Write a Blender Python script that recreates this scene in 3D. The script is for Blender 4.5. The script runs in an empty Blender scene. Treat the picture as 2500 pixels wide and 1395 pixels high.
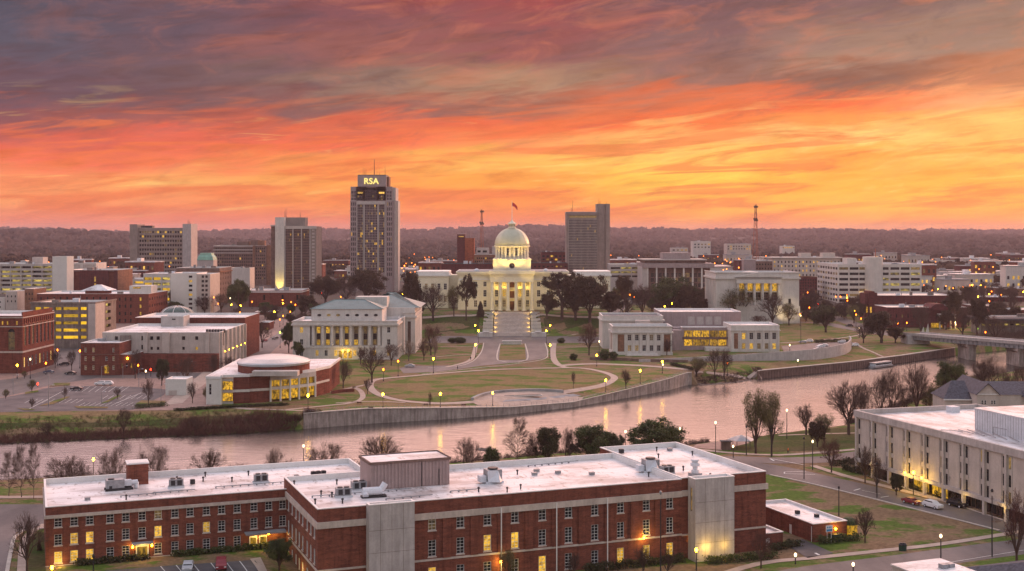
HAZE=6.5e-5
import bpy, math, random
import numpy as np
from mathutils import Vector, Matrix
from bisect import bisect_right
random.seed(7); rng=np.random.default_rng(5)
F=3000.; CH=60.; HY=570.
C=bpy.context.scene.collection
R=math.radians
def XD(px,D): return (px-1250)*D/F
def ZD(py,D): return CH-(py-HY)*D/F
def lin(c):
    return tuple(((v/255)/12.92 if v/255<=.04045 else ((v/255+.055)/1.055)**2.4) for v in c)
# ---------------------------------------------------------------- materials
def newmat(name):
    m=bpy.data.materials.new(name); m.use_nodes=True
    nt=m.node_tree; return m,nt,nt.nodes['Principled BSDF']
def N(nt,t,**kw):
    n=nt.nodes.new(t)
    for k,v in kw.items(): setattr(n,k,v)
    return n
def noise(nt,vec,scale,detail=4,rough=.6):
    n=N(nt,'ShaderNodeTexNoise'); n.inputs['Scale'].default_value=scale
    n.inputs['Detail'].default_value=detail; n.inputs['Roughness'].default_value=rough
    if vec is not None: nt.links.new(vec,n.inputs['Vector'])
    return n.outputs['Fac']
def coords(nt,stretch=(1,1,1),kind='Object'):
    tc=N(nt,'ShaderNodeTexCoord'); mp=N(nt,'ShaderNodeMapping'); mp.inputs['Scale'].default_value=stretch
    nt.links.new(tc.outputs[kind],mp.inputs['Vector']); return mp.outputs['Vector']
def ramp(nt,fac,stops):
    r=N(nt,'ShaderNodeValToRGB'); e=r.color_ramp.elements
    while len(e)<len(stops): e.new(.5)
    for i,(p,c) in enumerate(stops): e[i].position=p; e[i].color=(*c,1) if len(c)==3 else c
    nt.links.new(fac,r.inputs['Fac']); return r.outputs['Color']
def mixc(nt,fac,a,b,mode='MIX'):
    m=N(nt,'ShaderNodeMix',data_type='RGBA',blend_type=mode)
    for i,v in ((0,fac),(6,a),(7,b)):
        if isinstance(v,(int,float)): m.inputs[i].default_value=v
        elif isinstance(v,tuple): m.inputs[i].default_value=(*v,1)
        else: nt.links.new(v,m.inputs[i])
    return m.outputs[2]
def math_(nt,op,a,b=None,clamp=False):
    m=N(nt,'ShaderNodeMath',operation=op,use_clamp=clamp)
    for i,v in ((0,a),(1,b)):
        if v is None: continue
        if isinstance(v,(int,float)): m.inputs[i].default_value=v
        else: nt.links.new(v,m.inputs[i])
    return m.outputs[0]
def bump(nt,b,h,strength=.3,dist=.1):
    n=N(nt,'ShaderNodeBump'); n.inputs['Strength'].default_value=strength; n.inputs['Distance'].default_value=dist
    nt.links.new(h,n.inputs['Height']); nt.links.new(n.outputs[0],b.inputs['Normal'])
M={}
def sc(c,k): return tuple(min(1,v*k) for v in c)
def mk(name,c,rough=.8,var=.25,scale=.6,stretch=(1,1,1),c2=None,lo=.35,hi=.65,metal=0,bmp=0,spec=.3,streak=0,kind='Object'):
    m,nt,b=newmat(name); v=coords(nt,stretch,kind); f=noise(nt,v,scale)
    col=ramp(nt,f,[(lo,sc(c,1-var)),(hi,c2 if c2 else sc(c,1+var))])
    f2=noise(nt,coords(nt,(1,1,1),kind),scale*7,3)
    col=mixc(nt,.5,col,ramp(nt,f2,[(.3,(.72,.72,.72)),(.7,(1.0,1.0,1.0))]),'MULTIPLY')
    if streak:
        f3=noise(nt,coords(nt,(1,1,.12),kind),1.1,4)
        col=mixc(nt,streak,col,ramp(nt,f3,[(.42,(.42,.4,.38)),(.6,(1,1,1))]),'MULTIPLY')
    nt.links.new(col,b.inputs['Base Color']); b.inputs['Roughness'].default_value=rough
    b.inputs['Metallic'].default_value=metal; b.inputs['Specular IOR Level'].default_value=spec
    if bmp: bump(nt,b,f2,bmp)
    M[name]=m; return m
def mk_brick(name,c,c2,mortar,s=1.0):
    m,nt,b=newmat(name); tc=N(nt,'ShaderNodeTexCoord'); sx=N(nt,'ShaderNodeSeparateXYZ'); nt.links.new(tc.outputs['Object'],sx.inputs[0])
    cx=N(nt,'ShaderNodeCombineXYZ'); nt.links.new(math_(nt,'ADD',sx.outputs[0],sx.outputs[1]),cx.inputs[0]); nt.links.new(sx.outputs[2],cx.inputs[1])
    br=N(nt,'ShaderNodeTexBrick'); nt.links.new(cx.outputs[0],br.inputs['Vector'])
    br.inputs['Color1'].default_value=(*c,1); br.inputs['Color2'].default_value=(*c2,1); br.inputs['Mortar'].default_value=(*mortar,1)
    br.inputs['Scale'].default_value=s; br.inputs['Mortar Size'].default_value=.012; br.inputs['Brick Width'].default_value=.42; br.inputs['Row Height'].default_value=.14
    f=noise(nt,coords(nt,(.35,.35,1.6)),1.0,5)
    col=mixc(nt,.8,br.outputs['Color'],ramp(nt,f,[(.35,(.62,.6,.6)),(.5,(.9,.88,.86)),(.68,(1.25,1.15,1.1))]),'MULTIPLY')
    f4=noise(nt,coords(nt,(1.3,1.3,.09)),1.0,5); col=mixc(nt,.6,col,ramp(nt,f4,[(.36,(.55,.54,.55)),(.5,(1,1,1)),(.7,(1.12,1.1,1.08))]),'MULTIPLY')
    f5=noise(nt,coords(nt,(1,1,3)),5.,3); col=mixc(nt,.7,col,ramp(nt,f5,[(.3,(.68,.66,.66)),(.7,(1.2,1.2,1.2))]),'MULTIPLY')
    nt.links.new(col,b.inputs['Base Color']); b.inputs['Roughness'].default_value=.9; b.inputs['Specular IOR Level'].default_value=.15
    M[name]=m; return m
def mk_em(name,c,st,dark=None,scale=1.2,lo=.35,hi=.6,sample=False,stretch=(1,1,1)):
    m,nt,b=newmat(name); b.inputs['Base Color'].default_value=(.02,.02,.02,1)
    if dark is not None:
        oi=N(nt,'ShaderNodeObjectInfo'); v=N(nt,'ShaderNodeVectorMath',operation='ADD')
        nt.links.new(coords(nt,stretch),v.inputs[0]); mu=math_(nt,'MULTIPLY',oi.outputs['Random'],57.)
        nt.links.new(mu,v.inputs[1]); f=noise(nt,v.outputs[0],scale,3)
        nt.links.new(ramp(nt,f,[(lo,dark),(hi,c)]),b.inputs['Emission Color'])
        nt.links.new(math_(nt,'MULTIPLY_ADD' if 0 else 'MULTIPLY',math_(nt,'ADD',math_(nt,'MULTIPLY',oi.outputs['Random'],.9),.4),st),b.inputs['Emission Strength'])
    else:
        b.inputs['Emission Color'].default_value=(*c,1); b.inputs['Emission Strength'].default_value=st
    if not sample: m.cycles.emission_sampling='NONE'
    M[name]=m; return m
mk_brick('brick_near',(.25,.076,.046),(.155,.047,.034),(.2,.12,.1))
mk_brick('brick_red',(.235,.068,.044),(.15,.043,.034),(.18,.1,.085))
mk_brick('brick_dark',(.15,.04,.042),(.1,.03,.032),(.12,.06,.06))
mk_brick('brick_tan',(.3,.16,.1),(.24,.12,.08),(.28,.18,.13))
mk_brick('brick_sunset_lit',(.42,.12,.05),(.34,.09,.04),(.3,.12,.08))  # sunset glow of the tower's right face put into the brick colour
mk('limestone',(.55,.47,.42),var=.12,scale=.3,streak=.25)
mk('white_stone',(.64,.6,.56),var=.06,scale=.2,streak=.15)
mk('white_paint',(.66,.65,.61),rough=.6,var=.04,scale=.3)
mk('white_trim',(.75,.74,.73),rough=.5,var=.05)
mk('concrete',(.48,.44,.43),var=.1,scale=.35,streak=.28)
mk('concrete_stained',(.42,.36,.33),var=.2,scale=.3,streak=.6)
mk('concrete_pale',(.5,.455,.43),var=.08,scale=.3,streak=.15)
mk('tower_stone',(.3,.245,.22),var=.12,scale=.2,streak=.2)
mk('dome_glass',(.08,.12,.11),rough=.25,var=.2)
mk('concrete_dark',(.24,.2,.18),var=.2,scale=.3,streak=.5)
mk('panel_beige',(.52,.46,.42),var=.08,scale=.3,streak=.16)
mk('panel_mauve',(.36,.29,.29),var=.08,scale=.3,streak=.2)
mk('brown_stone',(.2,.13,.11),var=.25,scale=.4,streak=.3)

m,nt,b=newmat('roof_white'); v=coords(nt); br=N(nt,'ShaderNodeTexBrick'); nt.links.new(v,br.inputs['Vector']); br.inputs['Scale'].default_value=1; br.inputs['Brick Width'].default_value=30; br.inputs['Row Height'].default_value=1.9; br.inputs['Mortar Size'].default_value=.07
for k_,c_ in (('Color1',(.76,.76,.78)),('Color2',(.72,.73,.75)),('Mortar',(.6,.6,.62))): br.inputs[k_].default_value=(*c_,1)
c_=mixc(nt,1.,br.outputs['Color'],ramp(nt,noise(nt,coords(nt,(.5,1,1)),.16,6,.65),[(.4,(.55,.51,.5)),(.48,(.8,.78,.78)),(.58,(1,1,1))]),'MULTIPLY')
c_=mixc(nt,1.,c_,ramp(nt,noise(nt,coords(nt,(1.2,.5,1)),.7,4),[(.33,(.5,.45,.42)),(.43,(1,1,1))]),'MULTIPLY')
nt.links.new(c_,b.inputs['Base Color']); b.inputs['Roughness'].default_value=.42; b.inputs['Specular IOR Level'].default_value=.35; M['roof_white']=m
mk('roof_grey',(.3,.3,.31),var=.2,scale=.2)
mk('roof_dark',(.09,.09,.1),var=.3,scale=.5)
mk('roof_teal',(.12,.2,.205),rough=.45,var=.12,scale=.3)
mk('roof_metal',(.42,.44,.45),rough=.35,var=.08,scale=.2,metal=.35)
mk('shingle',(.075,.075,.095),var=.35,scale=1.5)
mk('copper_green',(.2,.42,.34),rough=.5,var=.2,scale=.3)
mk('metal_grey',(.3,.31,.33),rough=.45,var=.2,scale=1.2,metal=.4)
mk('metal_dark',(.04,.04,.045),rough=.5,var=.2,metal=.3)
mk('metal_white',(.62,.65,.7),rough=.5,var=.06,scale=.4)
mk('siding',(.36,.27,.26),rough=.6,var=.08,scale=.4)
mk('steel_red',(.35,.1,.05),rough=.6,var=.2)
mk('bark',(.085,.055,.045),var=.4,scale=1.5)
mk('bark_grey',(.16,.12,.1),var=.4,scale=1.5)
mk('twig',(.085,.052,.043),var=.3,scale=.8)
mk('twig_red',(.12,.052,.042),var=.3,scale=.8)
mk('twig_pale',(.3,.22,.17),var=.25,scale=.8)
mk('leaf_dark',(.035,.04,.016),var=.5,scale=3,c2=(.085,.085,.035),rough=.65)
mk('leaf_brown',(.055,.035,.022),var=.4,scale=3,c2=(.1,.065,.035),rough=.7)
mk('leaf_green',(.05,.075,.025),var=.5,scale=3,c2=(.11,.13,.04),rough=.65)
mk('leaf_olive',(.12,.1,.045),var=.4,scale=3,c2=(.2,.17,.07),rough=.7)
mk('hedge',(.03,.045,.02),var=.5,scale=2,c2=(.07,.09,.03))
mk('asphalt',(.085,.08,.088),var=.25,scale=.15,c2=(.125,.115,.12),rough=.75)
mk('road',(.13,.115,.115),var=.2,scale=.12,c2=(.18,.155,.15),rough=.7,stretch=(1,.3,1))
mk('paver',(.3,.2,.17),var=.2,scale=.4)
mk('footpath',(.42,.33,.28),var=.14,scale=.4)
mk('kerb',(.5,.45,.4),var=.15)
mk('paint_white',(.7,.7,.68),var=.15,scale=2)
mk('paint_yellow',(.6,.4,.06),var=.2,scale=2)
mk('glass_dark',(.018,.02,.024),rough=.18,var=.4,scale=.8,spec=.3)
mk('glass_purple',(.045,.028,.038),rough=.15,var=.3,scale=.3,spec=.5)
mk('rubber',(.02,.02,.02),rough=.8,var=.2)
mk('door_wood',(.12,.05,.025),var=.3)
mk('floodlit_paint',(.77,.72,.57),rough=.6,var=.04,scale=.3)  # white paint with the floodlights' yellow cast put into its colour
mk('dome_metal',(.52,.52,.4),rough=.4,var=.05,scale=.15,metal=.2)  # part of the floodlit yellow is put into the dome's base colour
mk('rock',(.2,.15,.13),var=.4,scale=.8,bmp=.5)
mk('skin',(.5,.3,.22),var=.05)
for nm,c in (('car_white',(.75,.76,.78)),('car_black',(.015,.015,.02)),('car_red',(.22,.02,.03)),('car_silver',(.4,.42,.45)),('car_blue',(.05,.07,.13)),('cloth_orange',(.8,.2,.05)),('cloth_dark',(.03,.03,.04)),('flag_red',(.45,.04,.05)),('bin_green',(.02,.06,.04)),('sign_white',(.75,.75,.75)),('sign_blue',(.05,.25,.5)),('awning_orange',(.7,.2,.08))):
    mk(nm,c,rough=.35 if 'car' in nm else .7,var=.05,spec=.5 if 'car' in nm else .3)
mk_em('lit',(1.,.56,.045),1.0,(.3,.14,.01),1.4)
mk_em('lit_warm',(1.,.6,.1),1.1,(.45,.22,.03),1.0)
mk_em('lit_dim',(.6,.36,.1),.42,(.08,.05,.02),1.2)
mk_em('lit_garage',(1.,.56,.02),.95,(.25,.16,.01),.35,lo=.3,hi=.5,stretch=(1,1,2.5))
mk_em('lit_deck',(.85,.62,.12),.8,(.03,.03,.01),.22,lo=.4,hi=.62,stretch=(1,1,3))
mk_em('lit_gold',(1.,.52,.025),.9,(.12,.06,.0),.9,lo=.38,hi=.6,stretch=(1.5,1,.8))
mk_em('lamp_yellow',(1.,.5,.012),52,sample=True)
mk_em('lamp_amber',(1.,.16,.008),14,sample=True)
mk_em('lamp_red',(1.,.03,.008),8,sample=True)
mk_em('lamp_green',(.45,1.,.05),9,sample=True)
mk_em('lamp_white',(1.,.72,.38),5,sample=True)
mk_em('lamp_far',(1.,.22,.02),9)
mk_em('sign_glow',(1.,.8,.22),1.3)
mk_em('tail_light',(1.,.05,.02),4)
mk_em('head_light',(1.,.85,.6),8)
# grass: brown winter turf with green patches
def mk_grass(name,brown,green,lo=.5,hi=.62,s=.045,lines=0):
    m,nt,b=newmat(name); v=coords(nt,(1,1.6,1)); f=noise(nt,v,s,7,.62)
    col=ramp(nt,f,[(lo-.18,sc(brown,.72)),(lo,brown),(hi,green)])
    f2=noise(nt,coords(nt,(1,1,1)),1.2,4)
    col=mixc(nt,.7,col,ramp(nt,f2,[(.3,(.5,.5,.5)),(.7,(1.3,1.3,1.3))]),'MULTIPLY')
    nt.links.new(col,b.inputs['Base Color']); b.inputs['Roughness'].default_value=.95; b.inputs['Specular IOR Level'].default_value=.05
    M[name]=m
mk_grass('grass',(.23,.155,.095),(.09,.14,.028),lo=.48,hi=.55,s=.07)
mk_grass('grass_park',(.235,.165,.085),(.1,.145,.03),lo=.47,hi=.57,s=.06)
mk_grass('grass_green',(.1,.085,.04),(.045,.075,.018),lo=.42,hi=.6,s=.04)
mk_grass('ground_city',(.13,.1,.09),(.09,.085,.06),lo=.5,hi=.7,s=.02)
# water
m,nt,b=newmat('water'); v=coords(nt,(.35,1.0,1))
b.inputs['Base Color'].default_value=(.03,.026,.022,1); b.inputs['Roughness'].default_value=.2; b.inputs['IOR'].default_value=4.0
b.inputs['Specular IOR Level'].default_value=.6
f1=noise(nt,v,.55,4,.6); f2=noise(nt,coords(nt,(.02,.05,1)),1.0,3)
h=math_(nt,'MULTIPLY',f1,math_(nt,'ADD',math_(nt,'MULTIPLY',f2,1.4),.1)); bump(nt,b,h,.6,.16); M['water']=m
# ---------------------------------------------------------------- mesh builder
class MB:
    def __init__(s): s.v=[]; s.f=[]; s.m=[]
    def poly(s,pts,mi=0):
        n=len(s.v); s.v+= [tuple(p) for p in pts]; s.f.append(tuple(range(n,n+len(pts)))); s.m.append(mi)
    def box(s,x0,x1,y0,y1,z0,z1,mi=0,skip=''):
        n=len(s.v); s.v+=[(x0,y0,z0),(x1,y0,z0),(x1,y1,z0),(x0,y1,z0),(x0,y0,z1),(x1,y0,z1),(x1,y1,z1),(x0,y1,z1)]
        for k,q in (('b',(3,2,1,0)),('t',(4,5,6,7)),('f',(0,1,5,4)),('r',(1,2,6,5)),('k',(2,3,7,6)),('l',(3,0,4,7))):
            if k not in skip: s.f.append(tuple(n+i for i in q)); s.m.append(mi)
    def prism(s,pts,z0,z1,mi=0,top=True,bot=False):
        n=len(s.v); k=len(pts); s.v+=[(p[0],p[1],z0) for p in pts]+[(p[0],p[1],z1) for p in pts]
        for i in range(k): s.f.append((n+i,n+(i+1)%k,n+k+(i+1)%k,n+k+i)); s.m.append(mi)
        if top: s.f.append(tuple(n+k+i for i in range(k))); s.m.append(mi)
        if bot: s.f.append(tuple(n+k-1-i for i in range(k))); s.m.append(mi)
    def lathe(s,prof,cx=0,cy=0,seg=16,mi=0,a0=0,sx=1,sy=1):
        n=len(s.v); 
        for r,z in prof:
            for i in range(seg):
                a=a0+2*math.pi*i/seg; s.v.append((cx+r*sx*math.cos(a),cy+r*sy*math.sin(a),z))
        for j in range(len(prof)-1):
            for i in range(seg):
                s.f.append((n+j*seg+i,n+j*seg+(i+1)%seg,n+(j+1)*seg+(i+1)%seg,n+(j+1)*seg+i)); s.m.append(mi)
        s.f.append(tuple(n+(len(prof)-1)*seg+i for i in range(seg))); s.m.append(mi)
        s.f.append(tuple(n+seg-1-i for i in range(seg))); s.m.append(mi)
    def tube(s,p0,p1,r0,r1=None,seg=6,mi=0,cap=True):
        r1=r0 if r1 is None else r1; p0=Vector(p0); p1=Vector(p1); d=(p1-p0)
        if d.length<1e-6: return
        d.normalize(); a=d.orthogonal().normalized(); b=d.cross(a); n=len(s.v)
        for p,r in ((p0,r0),(p1,r1)):
            for i in range(seg):
                t=2*math.pi*i/seg; s.v.append(tuple(p+a*(r*math.cos(t))+b*(r*math.sin(t))))
        for i in range(seg): s.f.append((n+i,n+(i+1)%seg,n+seg+(i+1)%seg,n+seg+i)); s.m.append(mi)
        if cap: s.f.append(tuple(n+seg+i for i in range(seg))); s.m.append(mi); s.f.append(tuple(n+seg-1-i for i in range(seg))); s.m.append(mi)
    def mesh(s,name,mats,smooth=False):
        me=bpy.data.meshes.new(name); me.from_pydata(s.v,[],s.f)
        for m in (mats if isinstance(mats,(list,tuple)) else [mats]): me.materials.append(M[m])
        me.polygons.foreach_set('material_index',s.m)
        if smooth: me.polygons.foreach_set('use_smooth',[True]*len(s.f))
        me.update(); return me
    def build(s,name,mats,parent=None,smooth=False,loc=None,rz=0):
        if not s.f: return None
        return link(name,s.mesh(name,mats,smooth),parent,loc,rz)
def link(name,me,parent=None,loc=None,rz=0):
    o=bpy.data.objects.new(name,me); C.objects.link(o)
    if parent: o.parent=parent
    if loc is not None: o.location=loc
    if rz: o.rotation_euler=(0,0,rz)
    return o
def tag(o,label,cat,group=None,kind=None):
    if label: o['label']=label
    if cat: o['category']=cat
    if group: o['group']=group
    if kind: o['kind']=kind
    return o
def root(name,label,cat,loc,rz=0,group=None):
    o=bpy.data.objects.new(name,None); C.objects.link(o); o.location=loc; o.rotation_euler=(0,0,rz); o.empty_display_size=1
    return tag(o,label,cat,group)
def copy_tree(o,parent=None):
    c=o.copy(); C.objects.link(c); c.parent=parent
    for ch in list(o.children): copy_tree(ch,c)
    return c
# ---------------------------------------------------------------- terrain
def interp(tbl,x):
    if x<=tbl[0][0]: return tbl[0][1]
    if x>=tbl[-1][0]: return tbl[-1][1]
    i=bisect_right([t[0] for t in tbl],x)-1; a,b=tbl[i],tbl[i+1]
    return a[1]+(b[1]-a[1])*(x-a[0])/(b[0]-a[0])
def S(t): t=max(0.,min(1.,t)); return t*t*(3-2*t)
WZ=-4.8
NBT=[(-9000,300),(-400,300),(-200,302),(-128,308),(-70,326),(-14,347),(18,363),(51,374),(78,392),(112,415),(146,463),(179,511),(213,555),(242,582),(300,640),(600,760),(9000,900)]
FWT=[(-9000,330),(-600,330),(-203,370),(-157,377.5),(-120,388),(-86,396.7),(-67,408),(-49,418),(-21,429),(0,440),(23,458),(49,488),(66,509),(76,527),(83,524),(97.6,533),(111,547.6),(162,585),(195,615),(235,652),(289,694),(354,733),(600,850),(9000,1000)]
ZTT=[(-67,0),(-49,0),(-21,-1.3),(0,-2.6),(23,-3.3),(49,-1.6),(70,0),(84,0),(105,-1.5),(195,-1.5),(240,-1),(300,0)]
def nb(X): return interp(NBT,X)
def fw(X): return interp(FWT,X)
def zt(X): return interp(ZTT,X)
def is_wall(X): return -69<X<77 or X>108
def h(X,Y):
    n=nb(X)
    if Y<=n:
        base=-2.8*S((X+48)/14)
        if X>-30: base+= .0
        return -5.3+(base+5.3)*S((n-Y)/11)
    f=fw(X)
    if Y<f: return -7.
    d=Y-f
    if is_wall(X):
        z=zt(X)*(1-S(d/22))
    elif X<=-69:
        z=-5.1+5.1*S(d/30) if X<-95 else -5.1+5.1*S(d/(30-26*S((X+95)/26)))
    else:
        z=-5.3+5.3*S(d/16)
    rampz=8*S((Y-740)/230)
    hm=S((Y-719-11*(1-S((abs(X)-10)/7)))/33)*S((108+X)/34)*S((112-X)/34)*(1-S((Y-830)/90))
    z+=rampz*(1-hm)+12*hm
    if Y>1800:
        k=S((Y-1800)/2600); 
        z+=k*(14+10*math.sin(X/610.+Y/800.)+6*math.sin(X/230.+1.7)+5*math.sin(Y/430.+X/900.))
        k2=S((Y-4500)/2500); z+=k2*(34+11*math.sin(X/700.+.6)+6*math.sin(X/260.)+3*math.sin(X/97.))
        z+=17*math.exp(-((X+1550)/520.)**2-((Y-3900)/600.)**2)+24*math.exp(-((X-110)/260.)**2-((Y-4800)/400.)**2)+10*math.exp(-((X-2100)/800.)**2-((Y-5200)/600.)**2)
    return z
def P(px,py,lift=0.):
    D=160.; st=4.
    while D<9000:
        if ZD(py,D)<=h(XD(px,D),D): break
        D+=st
        if D>1100: st=20
    a,b_=D-st,D
    for _ in range(18):
        m_=(a+b_)/2
        if ZD(py,m_)<=h(XD(px,m_),m_): b_=m_
        else: a=m_
    X=XD(px,b_); return Vector((X,b_,h(X,b_)+lift))
def build_ground():
    xs=list(np.arange(-300,404,4.))
    k=310.
    while k<9500: xs=[-k]+xs; k*=1.13
    k=412.
    while k<9500: xs.append(k); k*=1.13
    nearr=[0,.2,.4,.6,.75,.86,.93]; rows=[]
    V=[];nr=0
    for X in xs:
        n=nb(X); f=fw(X); ys=[-60+(n-14+60)*t for t in nearr]+[n-14,n-12,n-10,n-8,n-6,n-4,n-2,n-.05,n+2.5,(n+f)/2,f-.01,f+.25]
        ys+=[f+d for d in (1.5,3,5,7.5,10,13,16,19,22,26,30,35,42,50)]
        a=f+50; ys+=[a+(940-a)*(i/44.) for i in range(1,45)] if a<900 else [a+i*2 for i in range(1,45)]
        y=ys[-1]; g=(13000/y)**(1/56.)
        for i in range(56): y*=g; ys.append(y)
        nr=len(ys)
        for y in ys: V.append((X,y,h(X,y)))
    nx=len(xs); A=np.arange(nx*nr).reshape(nx,nr)
    q=np.stack([A[:-1,:-1],A[1:,:-1],A[1:,1:],A[:-1,1:]],-1).reshape(-1,4)
    me=bpy.data.meshes.new('ground'); me.from_pydata(V,[],q.tolist())
    for m_ in ('grass','ground_city'): me.materials.append(M[m_])
    mi=[1 if V[a][1]>900 or (V[a][1]>700 and V[a][0]<-105) else 0 for a in q[:,0]]
    me.polygons.foreach_set('material_index',mi); me.polygons.foreach_set('use_smooth',[True]*len(mi))
    o=link('ground',me); tag(o,None,None,kind='structure')
build_ground()
b_=MB(); b_.poly([(-9000,150,WZ),(9000,150,WZ),(9000,1300,WZ),(-9000,1300,WZ)])
tag(b_.build('river_water','water'),None,None,kind='structure')
# draped sheets
import bmesh
from mathutils.geometry import tessellate_polygon
def drape(name,pts,mat,lift=.03,step=6.,kind='structure',thick=0,label=None,cat=None,group=None):
    bm=bmesh.new(); vs=[bm.verts.new((p[0],p[1],0)) for p in pts]
    for tri in tessellate_polygon([[Vector((p[0],p[1],0)) for p in pts]]):
        try: bm.faces.new([vs[i] for i in tri])
        except Exception: pass
    x0,x1=min(p[0] for p in pts),max(p[0] for p in pts); y0,y1=min(p[1] for p in pts),max(p[1] for p in pts)
    for ax,a,b in ((0,x0,x1),(1,y0,y1)):
        k=math.ceil(a/step)*step
        while k<b:
            nrm=(1,0,0) if ax==0 else (0,1,0)
            bmesh.ops.bisect_plane(bm,geom=bm.verts[:]+bm.edges[:]+bm.faces[:],plane_co=(k,0,0) if ax==0 else (0,k,0),plane_no=nrm); k+=step
    for v in bm.verts: v.co.z=h(v.co.x,v.co.y)+lift
    bmesh.ops.recalc_face_normals(bm,faces=bm.faces[:])
    if sum(f.normal.z for f in bm.faces)<0: bmesh.ops.reverse_faces(bm,faces=bm.faces[:])
    me=bpy.data.meshes.new(name); bm.to_mesh(me); bm.free(); me.materials.append(M[mat])
    o=link(name,me); return tag(o,label,cat,group,kind)
def pp(pts): return [P(*p)[:2] for p in pts]
def dense(pts,step=4.,closed=False):
    pts=[Vector(p[:2]) for p in pts]; n=len(pts); out=[]
    g=lambda i: pts[i%n] if closed else pts[max(0,min(n-1,i))]
    for i in range(n if closed else n-1):
        p0,p1,p2,p3=g(i-1),g(i),g(i+1),g(i+2); L=(p2-p1).length; k=max(1,int(L/step))
        for j in range(k):
            t=j/k; out.append(.5*((2*p1)+(p2-p0)*t+(2*p0-5*p1+4*p2-p3)*t*t+(3*p1-p0-3*p2+p3)*t**3))
    if not closed: out.append(pts[-1])
    return out
def ribbon(name,pts,w,mat,lift=.05,closed=False,step=4.,raised=0,kind='structure',obj=True):
    d=dense(pts,step,closed); n=len(d); mb=MB(); L=[];Rr=[]
    for i,p in enumerate(d):
        t=(d[(i+1)%n]-d[i-1]) if closed else (d[min(n-1,i+1)]-d[max(0,i-1)])
        if t.length<1e-6: t=Vector((1,0))
        t.normalize(); q=Vector((-t.y,t.x)); ww=w(i/n) if callable(w) else w
        for a,lst in ((ww/2,L),(-ww/2,Rr)):
            c=p+q*a; lst.append((c.x,c.y,h(c.x,c.y)+lift+raised))
    for i in range(n if closed else n-1):
        j=(i+1)%n; mb.poly([Rr[i],Rr[j],L[j],L[i]])
        if raised:
            dn=lambda v:(v[0],v[1],v[2]-raised-lift-.1)
            mb.poly([dn(Rr[i]),dn(Rr[j]),Rr[j],Rr[i]]); mb.poly([L[i],L[j],dn(L[j]),dn(L[i])])
    o=mb.build(name,mat); return tag(o,None,None,kind=kind)
# ---------------------------------------------------------------- ground sheets, far side
# city paving sheet, left of the capitol hill and behind
drape('pavement',pp([(-200,1010),(0,1006),(330,1003),(500,1000),(640,930),(700,880),(760,850),(1000,845),(1010,812),(930,790),(640,770),(400,775),(-300,790)]),'paver',.02,8)
drape('parking_lot',pp([(-150,1009),(60,1006),(325,1001),(365,983),(400,965),(408,952),(330,945),(165,943),(110,949),(60,962),(-150,1000)]),'asphalt',.06)
drape('road',pp([(-150,998),(0,971),(60,958),(120,941),(235,924),(520,924),(520,912),(400,910),(235,912),(200,905),(196,880),(205,850),(150,845),(138,880),(110,905),(50,922),(-150,950)]),'road',.05)
drape('road',pp([(595,868),(655,868),(690,835),(722,812),(740,795),(700,792),(672,818),(630,842)]),'road',.05)
drape('footpath',pp([(398,990),(445,985),(478,955),(545,905),(600,868),(580,866),(500,905),(440,955)]),'footpath',.07)
for a,b in (((70,1004),(180,948)),((192,1003),(270,946)),((330,995),(400,965))): pass
lot=MB()
def mark(mb,a,b,w,lift=.1):
    A=P(*a);B=P(*b); d=(B-A); d.z=0; L=d.length; d.normalize(); q=Vector((-d.y,d.x,0))*w/2; n=max(1,int(L/4)); 
    for i in range(n):
        p0=A+d*(L*i/n); p1=A+d*(L*(i+1)/n); f=lambda v:(v.x,v.y,h(v.x,v.y)+lift)
        mb.poly([f(p0-q),f(p1-q),f(p1+q),f(p0+q)])
for i in range(9):  # parking bays
    mark(lot,(168+i*16,958),(188+i*16,944),.14); 
for i in range(12): mark(lot,(192+i*13,992),(208+i*13,984),.14)
for i in range(10): mark(lot,(60+i*14,985),(78+i*14,975),.14)
for i in range(8): mark(lot,(250+i*14,975),(264+i*14,966),.14)
mark(lot,(70,1000),(165,950),.2); mark(lot,(285,985),(345,960),.25)
tag(lot.build('parking_bay_marking','paint_white'),None,None,kind='structure')
for pts in ([(40,998),(75,1000),(88,1002),(60,1003)],[(180,993),(265,995),(262,998),(190,998)],[(95,993),(160,970),(172,970),(130,988)],[(245,987),(285,968),(298,966),(262,984)],[(60,964),(95,958),(92,954),(62,959)],[(330,988),(402,986),(405,980),(345,979)],[(120,945),(170,942),(172,936),(135,936)]):
    drape('grass',pp(pts),'leaf_olive' if 0 else 'grass_park',.2)
# riverside strip of lawn
drape('grass',pp([(-200,1036),(0,1034),(300,1031),(420,1022),(560,1014),(690,1008),(600,996),(500,1003),(330,1006),(-200,1012)]),'grass_park',.05)
drape('grass',pp([(-200,1050),(0,1047),(300,1043),(500,1036),(640,1020),(560,1015),(420,1023),(300,1032),(0,1035),(-200,1037)]),'grass_green',.06)
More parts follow.
